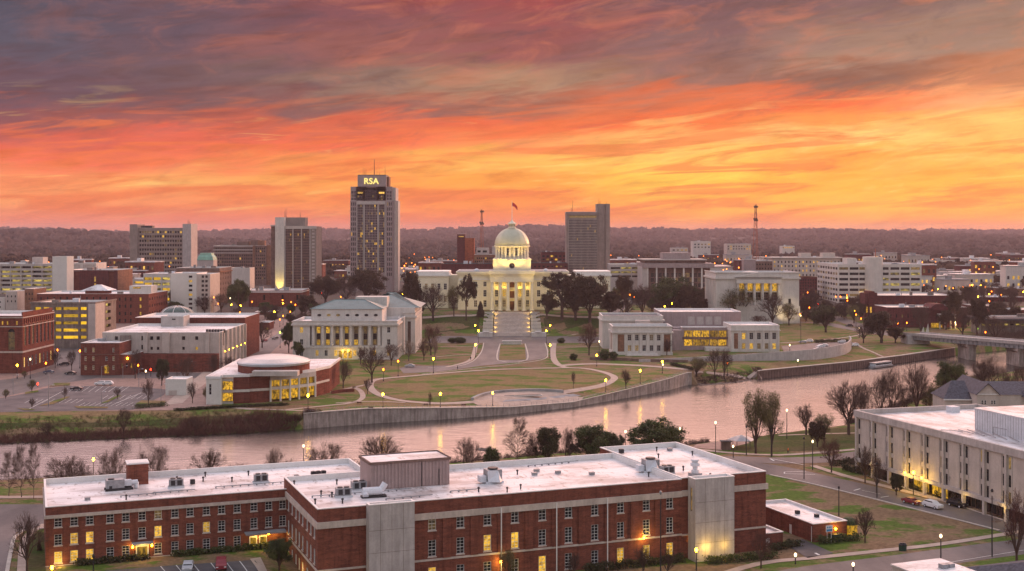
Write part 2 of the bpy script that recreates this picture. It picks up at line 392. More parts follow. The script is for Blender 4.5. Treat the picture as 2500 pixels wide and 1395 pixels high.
# park
drape('grass',pp([(830,1000),(1180,993),(1205,985),(1150,984),(1000,985),(915,970),(895,950),(905,925),(985,910),(1000,893),(975,880),(870,880),(830,900),(810,960),(850,975),(880,975)]),'grass_park',.04)
drape('grass',pp([(921,947),(933,935),(1003,923),(1119,912),(1222,905),(1339,902),(1416,902),(1468,912),(1490,924),(1468,939),(1390,953),(1330,953),(1250,955),(1200,959),(1153,976),(1081,984),(1029,980),(977,975.5),(933,962)]),'grass_park',.08)
el=pp([(903,939),(922,927),(1003,919),(1119,909),(1222,902.5),(1339,899.5),(1416,899.5),(1468,908),(1500,922),(1480,938),(1416,952),(1330,965),(1250,975),(1160,982),(1081,986),(1003,982),(950,973),(914,958)])
ribbon('footpath',el,lambda t:3.0,'footpath',.12,True)
drape('plaza',pp([(1150,982),(1175,969),(1200,960),(1250,957),(1330,956),(1372,960),(1425,972),(1418,979),(1330,989),(1210,994),(1165,990)]),'footpath',.16)
drape('plaza',pp([(1226,983),(1300,979),(1420,968),(1400,963),(1300,975),(1235,978)]),'roof_grey',.22)
# amphitheatre rim + fountain
def wallstrip(name,pts,hh,w,mat,label,cat,dz=0,cap=None):
    d=dense(pts,3.); mb=MB()
    for i in range(len(d)-1):
        a,b=d[i],d[i+1]; t=(b-a).normalized(); q=Vector((-t.y,t.x))*w/2
        za=h(a.x,a.y)-.5; zb_=h(b.x,b.y)-.5
        A=[(a-q),(b-q),(b+q),(a+q)]; zz=[za,zb_,zb_,za]
        lo=[(p.x,p.y,z) for p,z in zip(A,zz)]; up=[(p.x,p.y,z+.5+hh) for p,z in zip(A,zz)]
        mb.poly(up); 
        for k in range(4): mb.poly([lo[k],lo[(k+1)%4],up[(k+1)%4],up[k]])
    o=mb.build(name,mat); return tag(o,label,cat)
wallstrip('amphitheatre_wall',pp([(1153,978),(1180,967),(1215,960),(1260,957),(1330,956),(1375,959)]),1.0,1.2,'roof_grey','low curved blue grey rim wall behind the riverside stage','wall')
r=root('fountain','long slim white stone basin on the riverside stage','fountain',P(1275,968))
mb=MB(); mb.box(-7.5,7.5,-.9,.9,0,.5); mb.build('basin','white_stone',r,rz=.0)
mb=MB(); mb.box(-7.1,7.1,-.55,.55,.5,.56); mb.build('basin_water','glass_dark',r)
r.rotation_euler=(0,0,R(14))
# street before the capitol + boulevard
drape('road',pp([(1040,838),(1180,838),(1175,858),(1155,882),(1110,893),(1040,894),(1000,893),(975,900),(985,912),(1060,909),(1110,903),(1180,893),(1260,886),(1330,876),(1340,858),(1332,838),(1560,838),(1560,821),(1060,821)]),'road',.06)
drape('footpath',pp([(1000,820),(1580,820),(1580,816),(1000,816)]),'footpath',.1)
drape('grass',pp([(1222,840),(1281,840),(1284,879),(1218,880)]),'grass_park',.16)
ribbon('kerb',pp([(1221,840),(1217,881),(1285,880),(1282,840)]),.6,'kerb',.05,raised=.15)
ribbon('kerb',pp([(1181,838),(1174,862),(1150,885),(1105,897),(1045,898)]),.5,'kerb',.03,raised=.12)
ribbon('kerb',pp([(1331,838),(1337,862),(1326,878),(1250,890),(1130,903),(1030,914)]),.5,'kerb',.03,raised=.12)
ribbon('footpath',pp([(1163,838),(1155,870),(1140,884),(1090,897)]),2.2,'footpath',.1)
ribbon('footpath',pp([(1352,838),(1350,870),(1362,890),(1385,899)]),3,'footpath',.1)
ribbon('footpath',pp([(1066,872),(1110,868),(1170,866)]),1.4,'footpath',.1)
ribbon('footpath',pp([(1075,848),(1120,847),(1165,846)]),1.4,'footpath',.1)
ribbon('footpath',pp([(1340,848),(1400,848),(1480,846)]),1.6,'footpath',.1)
ribbon('road',pp([(1370,893),(1450,889),(1560,893),(1640,899),(1690,905)]),5,'footpath',.09)
ribbon('footpath',pp([(700,1001),(790,992),(860,984),(885,972),(880,955),(862,945)]),2.0,'footpath',.1)
ribbon('footpath',pp([(810,958),(870,945),(905,938)]),2.0,'footpath',.1)
ribbon('footpath',pp([(820,985),(900,981),(990,984)]),1.4,'footpath',.1)
ribbon('footpath',pp([(560,995),(640,1000),(730,1003),(780,1004)]),2,'footpath',.1)
# promenade behind the river wall
prom=[(X,fw(X)+2.6) for X in np.arange(-66,76,3.)]
ribbon('promenade',prom,4.2,'footpath',.1)
prom2=[(X,fw(X)+2.2) for X in np.arange(108,236,4.)]
ribbon('promenade',prom2,3.0,'footpath',.1)
ribbon('footpath',pp([(1690,912),(1760,915),(1860,908)]),2.0,'footpath',.1)
drape('grass',pp([(1420,950),(1500,936),(1512,922),(1490,905),(1560,898),(1612,908),(1600,920),(1560,938),(1500,955),(1430,968)]),'grass_park',.05)
# hillside lawn in front of the capitol
drape('grass',pp([(1005,815),(1176,815),(1180,806),(1192,800),(1192,772),(1040,772),(1000,780)]),'grass_green',.06,5)
drape('grass',pp([(1324,815),(1520,815),(1500,780),(1440,772),(1308,772),(1308,800),(1318,806)]),'grass_green',.06,5)
ribbon('footpath',pp([(1000,778),(1070,774),(1110,771),(1150,771),(1190,770)]),2.2,'footpath',.12)
ribbon('footpath',pp([(1310,770),(1350,771),(1400,774),(1480,776)]),2.2,'footpath',.12)
# right bank: car park, streets, lawns
drape('parking_lot',pp([(1908,846),(1990,838),(2060,836),(2072,846),(2050,857),(1985,865),(1915,863)]),'road',.07)
ribbon('road',pp([(1890,786),(2010,790),(2060,800),(2130,812),(2200,822),(2240,830)]),9,'road',.06)
ribbon('road',pp([(1985,755),(2030,772),(2075,788),(2130,805),(2180,818)]),11,'road',.08)
ribbon('footpath',pp([(1905,838),(2000,832),(2080,822),(2105,815)]),2,'footpath',.1)
ribbon('footpath',pp([(2085,838),(2120,856),(2165,880)]),1.6,'footpath',.1)
ribbon('road',pp([(1500,772),(1530,740),(1515,700)]),9,'road',.08)
drape('grass',pp([(1900,836),(1990,830),(2080,818),(2060,800),(1900,792)]),'grass_park',.04)
drape('grass',pp([(1720,908),(1850,905),(2080,883),(2150,880),(2080,845),(2062,858),(1990,875),(1900,885),(1720,895)]),'grass_park',.04)
# ---------------------------------------------------------------- near side ground
NA=Vector((-33.4,211.1)); U=Vector((.931,.365)); W_=Vector((-.365,.931))
def loc(t,w): return NA+U*t+W_*w
def uv(pts): return [loc(*p) for p in pts]
drape('road',pp([(-120,1232),(108,1232),(140,1282),(108,1292),(40,1300),(26,1330),(14,1420),(-200,1420),(-200,1300),(-120,1290)]),'road',.04)
drape('footpath',pp([(-100,1219),(108,1217),(108,1211),(-100,1213)]),'footpath',.08)
ribbon('kerb',pp([(110,1290),(58,1296),(36,1312),(26,1350),(15,1410)]),.7,'kerb',.02,raised=.14)
ribbon('footpath',pp([(110,1280),(75,1300),(58,1330),(52,1400)]),1.5,'footpath',.06)
drape('grass',pp([(112,1300),(60,1302),(48,1325),(36,1420),(112,1420)]),'grass_green',.05)
drape('parking_lot',pp([(250,1425),(258,1394),(400,1383),(560,1372),(622,1368),(660,1425)]),'asphalt',.05)
drape('footpath',pp([(610,1366),(636,1362),(665,1425),(648,1425)]),'footpath',.1)
bay=MB()
for x in (392,430,472,515,552,585): mark(bay,(x,1384-(x-392)*.065),(x+24,1412-(x-392)*.04),.14)
tag(bay.build('parking_bay_marking','paint_white'),None,None,kind='structure')
# streets on the right
ra=[P(1680,1128),P(1850,1142),P(1980,1168),P(2180,1215),P(2330,1252),P(2520,1303),P(2700,1352)]
ribbon('road',ra,lambda t:9.5+3*(1-t),'road',.05,step=3)
ribbon('kerb',pp([(1880,1160),(1990,1184),(2170,1228),(2330,1268),(2440,1296)]),.5,'kerb',.02,raised=.13)
ribbon('footpath',pp([(1985,1138),(2060,1162),(2200,1198),(2400,1248),(2600,1298)]),2.2,'footpath',.12)
ribbon('road',pp([(1640,1130),(1780,1122),(1900,1125),(2050,1120),(2120,1108),(2400,1085)]),9,'road',.04,step=3)
ribbon('footpath',pp([(1700,1098),(1800,1108),(1900,1112),(2000,1106),(2090,1098)]),2.2,'footpath',.12)
ribbon('footpath',pp([(1690,1082),(1800,1068),(1930,1052),(2050,1030),(2100,1005)]),4.2,'footpath',.1)
ribbon('footpath',pp([(1900,1064),(2010,1060),(2090,1058)]),1.3,'footpath',.1)
drape('grass',pp([(1760,1098),(1850,1106),(2000,1100),(2092,1092),(2092,1042),(1990,1050),(1880,1062),(1800,1078)]),'grass_green',.05)
drape('plaza',pp([(1690,1093),(1760,1100),(1830,1082),(1800,1072),(1700,1086)]),'paver',.07)
# vacant lot of patchy turf
drape('grass',pp([(1872,1166),(1990,1188),(2170,1233),(2330,1272),(2450,1302),(2300,1322),(2150,1345),(2060,1352),(1872,1300)]),'grass',.06)
ribbon('footpath',pp([(1700,1425),(1850,1378),(2000,1362),(2150,1346),(2300,1329),(2500,1298),(2600,1285)]),2.0,'footpath',.1)
ribbon('road',pp([(1750,1445),(2000,1400),(2200,1374),(2400,1347),(2600,1322)]),9.5,'road',.04,step=3)
drape('driveway',pp([(1926,1322),(1960,1318),(2035,1352),(1972,1364),(1930,1338)]),'asphalt',.1)
mk2=MB()
for a,b,w in (((1880,1121),(1965,1137),.3),((1915,1154),(1968,1152),.3),((1915,1158),(1990,1160),.3),((1915,1154),(1915,1158),.3),((1880,1121),(1890,1127),.5),((2085,1199),(2100,1195),.4),((2105,1199),(2150,1208),.15),((2150,1216),(2170,1213),.3),((1990,1352),(2000,1357),.5),((2240,1228),(2290,1245),.15),((2240,1388),(2500,1345),.15)): mark(mk2,a,b,w,.14)
tag(mk2.build('road_marking','paint_white'),None,None,kind='structure')
# ---------------------------------------------------------------- river walls and rail
def riverwall(name,xs,label,mat,rib=0):
    r=root(name,label,'wall',(0,0,0)); mb=MB()
    for i in range(len(xs)-1):
        a,b=xs[i],xs[i+1]; A=(a,fw(a)-.1);B=(b,fw(b)-.1); za,zb_=zt(a)+.25,zt(b)+.25
        mb.poly([(A[0],A[1],-8),(B[0],B[1],-8),(B[0],B[1],zb_),(A[0],A[1],za)])
        mb.poly([(A[0],A[1],za),(B[0],B[1],zb_),(B[0],B[1]+.9,zb_),(A[0],A[1]+.9,za)])
        mb.poly([(B[0],B[1]+.9,zb_-.8),(A[0],A[1]+.9,za-.8),(A[0],A[1]+.9,za),(B[0],B[1]+.9,zb_)])
        mb.box(a,a+.15,min(A[1],B[1])-.25,min(A[1],B[1])+.3,-8,min(za,zb_)-.3) if rib else None
    mb.build('wall_face',mat,r)
    cp=MB()
    for i in range(len(xs)-1):
        a,b=xs[i],xs[i+1]; A=(a,fw(a)-.35);B=(b,fw(b)-.35); za,zb_=zt(a)+.26,zt(b)+.26
        up=[(A[0],A[1],za+.25),(B[0],B[1],zb_+.25),(B[0],B[1]+1.3,zb_+.25),(A[0],A[1]+1.3,za+.25)]; lo=[(p[0],p[1],p[2]-.25) for p in up]
        cp.poly(up); cp.poly([lo[0],lo[1],up[1],up[0]]); cp.poly([lo[2],lo[3],up[3],up[2]])
    cp.build('coping','kerb',r)
    return r
xs1=list(np.arange(-69,77.1,2.)); r1=riverwall('retaining_wall',xs1,'long curved concrete river wall below the oval lawn, stained with dark streaks','concrete_stained')
rl=MB()
for i in range(len(xs1)-1):
    a,b=xs1[i],xs1[i+1]; A=Vector((a,fw(a)+.2,zt(a)+.5)); B=Vector((b,fw(b)+.2,zt(b)+.5))
    for z in (1.05,.55): rl.tube(A+Vector((0,0,z)),B+Vector((0,0,z)),.04,seg=4,cap=False)
    rl.tube(A,A+Vector((0,0,1.1)),.06,seg=4)
tag(rl.build('railing','metal_grey'),'thin grey handrail on top of the curved river wall','railing')
xs2=list(np.arange(109,236,1.5)); riverwall('sheet_pile_wall',xs2,'rusty ribbed sheet pile wall along the far right bank','brown_stone',1)
# near bank fence
fn=MB(); fp=[P(1680,1088),P(1800,1070),P(1930,1049),P(2000,1038),P(2060,1022)]; fd=dense(fp,2.2)
for i in range(len(fd)-1):
    A=Vector((fd[i].x,fd[i].y,h(*fd[i]))); B=Vector((fd[i+1].x,fd[i+1].y,h(*fd[i+1])))
    for z in (1.15,.2): fn.tube(A+Vector((0,0,z)),B+Vector((0,0,z)),.04,seg=4,cap=False)
    for k in range(4): q=A.lerp(B,k/4); fn.tube(q,q+Vector((0,0,1.2)),.05 if k==0 else .02,seg=4,cap=False)
tag(fn.build('railing','metal_dark'),'dark picket railing along the near riverside path','railing')
# curved flood wall by the right car park
fw_=pp([(1560,884),(1700,882),(1860,881),(1950,880),(2010,876),(2060,866),(2077,854),(2074,845)])
mb=MB(); d=dense(fw_,2.5)
for i in range(len(d)-1):
    a,b=d[i],d[i+1]; t=(b-a).normalized(); q=Vector((-t.y,t.x))*.3; z0=min(h(a.x,a.y),h(b.x,b.y))-.6; ht=1.2+4.2*S(i/len(d)*1.6)
    z1=z0+.6+ht; A=[(a-q),(b-q),(b+q),(a+q)]; mb.poly([(p.x,p.y,z1) for p in A])
    for k in range(4): p0,p1=A[k],A[(k+1)%4]; mb.poly([(p0.x,p0.y,z0),(p1.x,p1.y,z0),(p1.x,p1.y,z1),(p0.x,p0.y,z1)])
tag(mb.build('flood_wall','concrete'),'tall curved concrete flood wall round the small car park','wall')
# low brick wall behind the park path
wallstrip('garden_wall',pp([(1440,879),(1520,881),(1600,884),(1680,886)]),1.3,.5,'brown_stone','low dark wall below the porticoed brick pavilion','wall')
wallstrip('garden_wall',pp([(810,962),(840,958),(865,957)]),1.2,.5,'brick_red','short red brick wall beside the round theatre','wall')
# ---------------------------------------------------------------- camera, world, sun, haze
sc_=bpy.context.scene
cam=bpy.data.cameras.new('camera'); co=bpy.data.objects.new('camera',cam); C.objects.link(co); sc_.camera=co
co.location=(0,0,CH); co.rotation_euler=(R(90),0,0); cam.sensor_width=36; cam.lens=F/2500*36
cam.shift_y=-(697.5-HY)/2500; cam.clip_start=1; cam.clip_end=40000
sc_.view_settings.view_transform='Standard'; sc_.view_settings.look='None'; sc_.view_settings.exposure=0; sc_.view_settings.gamma=1
SKYK=1.06
w=bpy.data.worlds.new('World'); sc_.world=w; w.use_nodes=True; nt=w.node_tree; bg=nt.nodes['Background']
tc=N(nt,'ShaderNodeTexCoord'); sx=N(nt,'ShaderNodeSeparateXYZ'); nt.links.new(tc.outputs['Generated'],sx.inputs[0])
x_,y_,z_=sx.outputs
hl=math_(nt,'SQRT',math_(nt,'ADD',math_(nt,'MULTIPLY',x_,x_),math_(nt,'MULTIPLY',y_,y_)))
yy=math_(nt,'MAXIMUM',y_,.05)
px_=math_(nt,'MULTIPLY',math_(nt,'DIVIDE',x_,yy),F)           # azimuth measure, 0 ahead
py_=math_(nt,'MULTIPLY',math_(nt,'DIVIDE',z_,math_(nt,'MAXIMUM',hl,.02)),F)   # elevation measure, 0 at the horizon
cx=N(nt,'ShaderNodeCombineXYZ'); nt.links.new(math_(nt,'MULTIPLY',px_,1/520.),cx.inputs[0])
til=math_(nt,'SUBTRACT',py_,math_(nt,'MULTIPLY',px_,.15)); nt.links.new(math_(nt,'MULTIPLY',til,1/85.),cx.inputs[1])
cx2=N(nt,'ShaderNodeCombineXYZ'); nt.links.new(math_(nt,'MULTIPLY',px_,1/120.),cx2.inputs[0]); nt.links.new(math_(nt,'MULTIPLY',math_(nt,'SUBTRACT',py_,math_(nt,'MULTIPLY',px_,.10)),1/20.),cx2.inputs[1])
n1=noise(nt,cx.outputs[0],.9,6,.62); n2=noise(nt,cx2.outputs[0],.8,5,.6)
n1.node.inputs['Distortion'].default_value=.6; n2.node.inputs['Distortion'].default_value=.5
cx3=N(nt,'ShaderNodeCombineXYZ'); nt.links.new(math_(nt,'MULTIPLY_ADD',px_,1/700.),cx3.inputs[0]); nt.links.new(math_(nt,'MULTIPLY',til,1/120.),cx3.inputs[1]); cx3.inputs[2].default_value=7.3
n3=noise(nt,cx3.outputs[0],1.1,5,.6)
amp=N(nt,'ShaderNodeMapRange'); nt.links.new(py_,amp.inputs[0]); amp.inputs[1].default_value=0; amp.inputs[2].default_value=330; amp.inputs[3].default_value=40; amp.inputs[4].default_value=210
ew=math_(nt,'ADD',py_,math_(nt,'MULTIPLY',math_(nt,'SUBTRACT',n1,.5),amp.outputs[0]))
ew=math_(nt,'ADD',ew,math_(nt,'MULTIPLY',math_(nt,'SUBTRACT',n2,.5),math_(nt,'ADD',math_(nt,'MULTIPLY',amp.outputs[0],.3),22.)))
pw=math_(nt,'ADD',px_,math_(nt,'MULTIPLY',math_(nt,'SUBTRACT',n3,.5),900.))
pn=math_(nt,'ADD',math_(nt,'MULTIPLY',pw,1/2500.),.5,True)
XS=[0,420,840,1250,1670,2080,2500]
GRID=[(0,[(225,118,84),(228,112,80),(232,112,74),(238,112,64),(245,122,40),(250,130,38),(248,122,42)]),
(22,[(238,122,82),(240,116,78),(243,118,72),(245,116,50),(250,138,46),(255,150,46),(252,134,48)]),
(75,[(246,148,86),(244,138,78),(250,142,62),(250,138,52),(255,178,60),(255,176,56),(255,160,56)]),
(130,[(246,134,84),(250,164,86),(251,158,68),(251,156,58),(255,204,72),(253,172,56),(252,158,58)]),
(180,[(238,98,78),(243,116,74),(251,148,72),(253,176,80),(255,194,88),(251,164,64),(252,176,78)]),
(220,[(182,86,80),(226,94,72),(240,104,66),(247,138,76),(253,180,96),(255,202,112),(252,176,88)]),
(262,[(130,72,80),(158,80,76),(212,94,66),(240,100,58),(247,112,54),(250,146,66),(253,184,96)]),
(312,[(100,70,84),(112,74,80),(130,80,80),(158,94,78),(222,102,60),(238,94,50),(244,160,106)]),
(372,[(96,70,84),(108,76,82),(134,100,90),(168,124,98),(142,94,86),(132,78,70),(178,102,76)]),
(450,[(84,76,92),(100,74,86),(142,82,78),(142,76,76),(128,86,88),(152,114,100),(140,106,98)]),
(560,[(76,70,86),(94,72,85),(126,70,76),(152,62,64),(114,72,80),(116,78,84),(104,78,84)]),
(680,[(110,86,100),(118,84,96),(140,88,94),(160,88,88),(140,88,94),(140,96,100),(130,96,100)])]
prev=None
for i,(e,row) in enumerate(GRID):
    c=ramp(nt,pn,[(x/2500.,sc(lin(v),1)) for x,v in zip(XS,row)])
    c.node.color_ramp.interpolation='EASE'
    if prev is None: prev=c
    else:
        mr=N(nt,'ShaderNodeMapRange',interpolation_type='SMOOTHSTEP'); nt.links.new(ew,mr.inputs[0]); mr.inputs[1].default_value=GRID[i-1][0]; mr.inputs[2].default_value=e
        prev=mixc(nt,mr.outputs[0],prev,c)
N_MR=N(nt,'ShaderNodeMapRange'); nt.links.new(px_,N_MR.inputs[0]); N_MR.inputs[1].default_value=-1300; N_MR.inputs[2].default_value=-300; N_MR=N_MR.outputs[0]
oc=N(nt,'ShaderNodeCombineXYZ'); nt.links.new(math_(nt,'MULTIPLY',px_,1/210.),oc.inputs[0]); nt.links.new(math_(nt,'MULTIPLY',til,1/64.),oc.inputs[1]); oc.inputs[2].default_value=3.1
n4=noise(nt,oc.outputs[0],1.,7,.65); n4.node.inputs['Distortion'].default_value=1.0
hi_=mrange_(nt,py_,150,330) if 0 else None
prev=mixc(nt,math_(nt,'MULTIPLY',ramp(nt,n4,[(.5,(0,0,0)),(.68,(1,1,1))]),math_(nt,'MULTIPLY',math_(nt,'DIVIDE',py_,600.,True),math_(nt,'ADD',math_(nt,'MULTIPLY',N_MR,.45),.1))),prev,lin((205,112,82)))
prev=mixc(nt,math_(nt,'MULTIPLY',ramp(nt,n4,[(.32,(1,1,1)),(.45,(0,0,0))]),math_(nt,'MULTIPLY',math_(nt,'DIVIDE',py_,600.,True),.5)),prev,lin((78,62,78)))
ls_=N(nt,'ShaderNodeCombineXYZ'); nt.links.new(math_(nt,'MULTIPLY',px_,1/420.),ls_.inputs[0]); nt.links.new(math_(nt,'MULTIPLY',math_(nt,'SUBTRACT',py_,math_(nt,'MULTIPLY',px_,.06)),1/38.),ls_.inputs[1]); ls_.inputs[2].default_value=11.7
n5=noise(nt,ls_.outputs[0],1.,6,.6); n5.node.inputs['Distortion'].default_value=.7
lowf=N(nt,'ShaderNodeMapRange'); nt.links.new(py_,lowf.inputs[0]); lowf.inputs[1].default_value=360; lowf.inputs[2].default_value=240
prev=mixc(nt,math_(nt,'MULTIPLY',ramp(nt,n5,[(.5,(0,0,0)),(.6,(1,1,1))]),math_(nt,'MULTIPLY',lowf.outputs[0],.72)),prev,lin((236,112,56)))
prev=mixc(nt,math_(nt,'MULTIPLY',ramp(nt,n5,[(.3,(1,1,1)),(.4,(0,0,0))]),math_(nt,'MULTIPLY',lowf.outputs[0],.5)),prev,lin((255,214,120)))
# fine streak brightness
prev=mixc(nt,1.0,prev,ramp(nt,n2,[(.3,(.86,.76,.72)),(.5,(1,1,1)),(.68,(1.1,1.12,1.14))]),'MULTIPLY')
def mrange(src,a,b_): 
    mr=N(nt,'ShaderNodeMapRange',interpolation_type='SMOOTHSTEP'); nt.links.new(src,mr.inputs[0]); mr.inputs[1].default_value=a; mr.inputs[2].default_value=b_; return mr.outputs[0]
UP1=mixc(nt,mrange(px_,-1700,500),(2.3,1.55,1.6),(5.2,2.9,2.3)); UP2=(.74,.75,.88); BACK=(.74,.68,.68); BACKLOW=(.46,.4,.42)
back=mixc(nt,mrange(py_,0,900),BACKLOW,BACK)
col=mixc(nt,mrange(py_,590,780),prev,UP1)
col=mixc(nt,mrange(y_,.35,-.15),col,back)
col=mixc(nt,mrange(py_,1500,2600),col,UP2)
sky=N(nt,'ShaderNodeTexSky',sky_type='NISHITA'); sky.sun_disc=False; sky.sun_elevation=R(5); sky.sun_rotation=R(32)
add=mixc(nt,.006,col,sky.outputs[0],'ADD')
nt.links.new(add,bg.inputs[0]); bg.inputs[1].default_value=SKYK
sun=bpy.data.lights.new('sun','SUN'); sun.energy=2.3; sun.angle=R(12); sun.color=(1,.42,.2)
so=bpy.data.objects.new('sun',sun); C.objects.link(so)
az=R(38); el_=R(7); d_=Vector((math.sin(az)*math.cos(el_),math.cos(az)*math.cos(el_),math.sin(el_))); so.rotation_euler=d_.to_track_quat('Z','Y').to_euler(); so.location=(0,300,200)
if HAZE:
    mb=MB(); mb.box(-10500,10500,-70,14500,-9,150); ho=mb.build('haze','roof_white'); 
    hm_=bpy.data.materials.new('haze'); hm_.use_nodes=True; n_=hm_.node_tree
    for q in list(n_.nodes): n_.nodes.remove(q)
    ou=n_.nodes.new('ShaderNodeOutputMaterial'); pv=n_.nodes.new('ShaderNodeVolumePrincipled'); pv.inputs['Color'].default_value=(.72,.6,.68,1); pv.inputs['Density'].default_value=HAZE; pv.inputs['Anisotropy'].default_value=.2
    n_.links.new(pv.outputs[0],ou.inputs['Volume']); ho.data.materials.clear(); ho.data.materials.append(hm_); tag(ho,None,None,kind='stuff')
cy=sc_.cycles; cy.max_bounces=6; cy.diffuse_bounces=2; cy.glossy_bounces=3; cy.transparent_max_bounces=8; cy.volume_bounces=0; cy.use_denoising=True; cy.sample_clamp_indirect=4; cy.sample_clamp_direct=0; cy.use_light_tree=True; cy.caustics_reflective=False; cy.caustics_refractive=False; cy.use_fast_gi=False
# ---------------------------------------------------------------- windows / walls
WC={}
def win_mesh(w_,h_,pane,frame,nx,ny,d,ft=.09,sill=False):
    k=(round(w_,2),round(h_,2),pane,frame,nx,ny,round(d,2),ft,sill)
    if k in WC: return WC[k]
    mb=MB(); mb.poly([(0,d,0),(w_,d,0),(w_,d,h_),(0,d,h_)],0)
    if frame:
        e=.003
        y0=d-.07; y1=d+.02
        mb.box(e,ft,y0,y1,e,h_-e,1); mb.box(w_-ft,w_-e,y0,y1,e,h_-e,1); mb.box(ft,w_-ft,y0,y1,e,ft,1); mb.box(ft,w_-ft,y0,y1,h_-ft,h_-e,1)
        for i in range(1,nx): x=w_*i/nx; mb.box(x-ft*.35,x+ft*.35,y0+.02,y1,ft,h_-ft,1)
        for i in range(1,ny): z=h_*i/ny; mb.box(ft,w_-ft,y0+.012,y1,z-ft*.35,z+ft*.35,1)
        if sill: mb.box(-.06,w_+.06,-.09,y0,-.12,.0,1)
    me=mb.mesh('window',[pane]+([frame] if frame else [])); WC[k]=me; return me
def facade(mb,O,A,Nn,L,z0,z1,holes,mi=0,rev=.3,rmi=None):
    """wall face with real openings. holes (a0,a1,z0,z1)"""
    O=Vector(O);A=Vector(A);Nn=Vector(Nn); rmi=mi if rmi is None else rmi
    pt=lambda a,z,d=0: tuple(O+A*a+Vector((0,0,z))-Nn*d)
    hs=[h_ for h_ in holes if h_[0]>.02 and h_[1]<L-.02 and h_[2]>z0+.02 and h_[3]<z1-.02]
    As=sorted(set([0,L]+[round(v,4) for h_ in hs for v in h_[:2]])); Zs=sorted(set([z0,z1]+[round(v,4) for h_ in hs for v in h_[2:4]]))
    ia={v:i for i,v in enumerate(As)}; iz={v:i for i,v in enumerate(Zs)}; cov=set()
    for h_ in hs:
        for i in range(ia[round(h_[0],4)],ia[round(h_[1],4)]):
            for j in range(iz[round(h_[2],4)],iz[round(h_[3],4)]): cov.add((i,j))
    for i in range(len(As)-1):
        j=0
        while j<len(Zs)-1:
            if (i,j) in cov: j+=1; continue
            k=j
            while k+1<len(Zs)-1 and (i,k+1) not in cov: k+=1
            mb.poly([pt(As[i],Zs[j]),pt(As[i+1],Zs[j]),pt(As[i+1],Zs[k+1]),pt(As[i],Zs[k+1])],mi); j=k+1
    for a0,a1,b0,b1 in [h_[:4] for h_ in hs]:
        mb.poly([pt(a0,b0),pt(a0,b0,rev),pt(a0,b1,rev),pt(a0,b1)][::-1],rmi); mb.poly([pt(a1,b0),pt(a1,b0,rev),pt(a1,b1,rev),pt(a1,b1)],rmi)
        mb.poly([pt(a0,b0),pt(a1,b0),pt(a1,b0,rev),pt(a0,b0,rev)],rmi); mb.poly([pt(a0,b1),pt(a1,b1),pt(a1,b1,rev),pt(a0,b1,rev)][::-1],rmi)
    return hs
def grid(xs,zs,w_,h_,lit=.1,pane='glass_dark',frame=None,nx=1,ny=1,litm=('lit','lit_dim'),name='window',d=.25,lits=None,sill=False,ft=.09):
    """xs centres (m), zs centres (m)"""
    out=[]
    for j,z in enumerate(zs):
        for i,x in enumerate(xs):
            l=((i,j) in lits) if lits is not None else random.random()<lit
            out.append(dict(a=x-w_/2,z=z-h_/2,w=w_,h=h_,pane=random.choice(litm) if l else pane,frame=frame,nx=nx,ny=ny,name=name,d=d,sill=sill,ft=ft))
    return out
def ls(a,b,n): return [a+(b-a)*i/(n-1) for i in range(n)] if n>1 else [(a+b)/2]
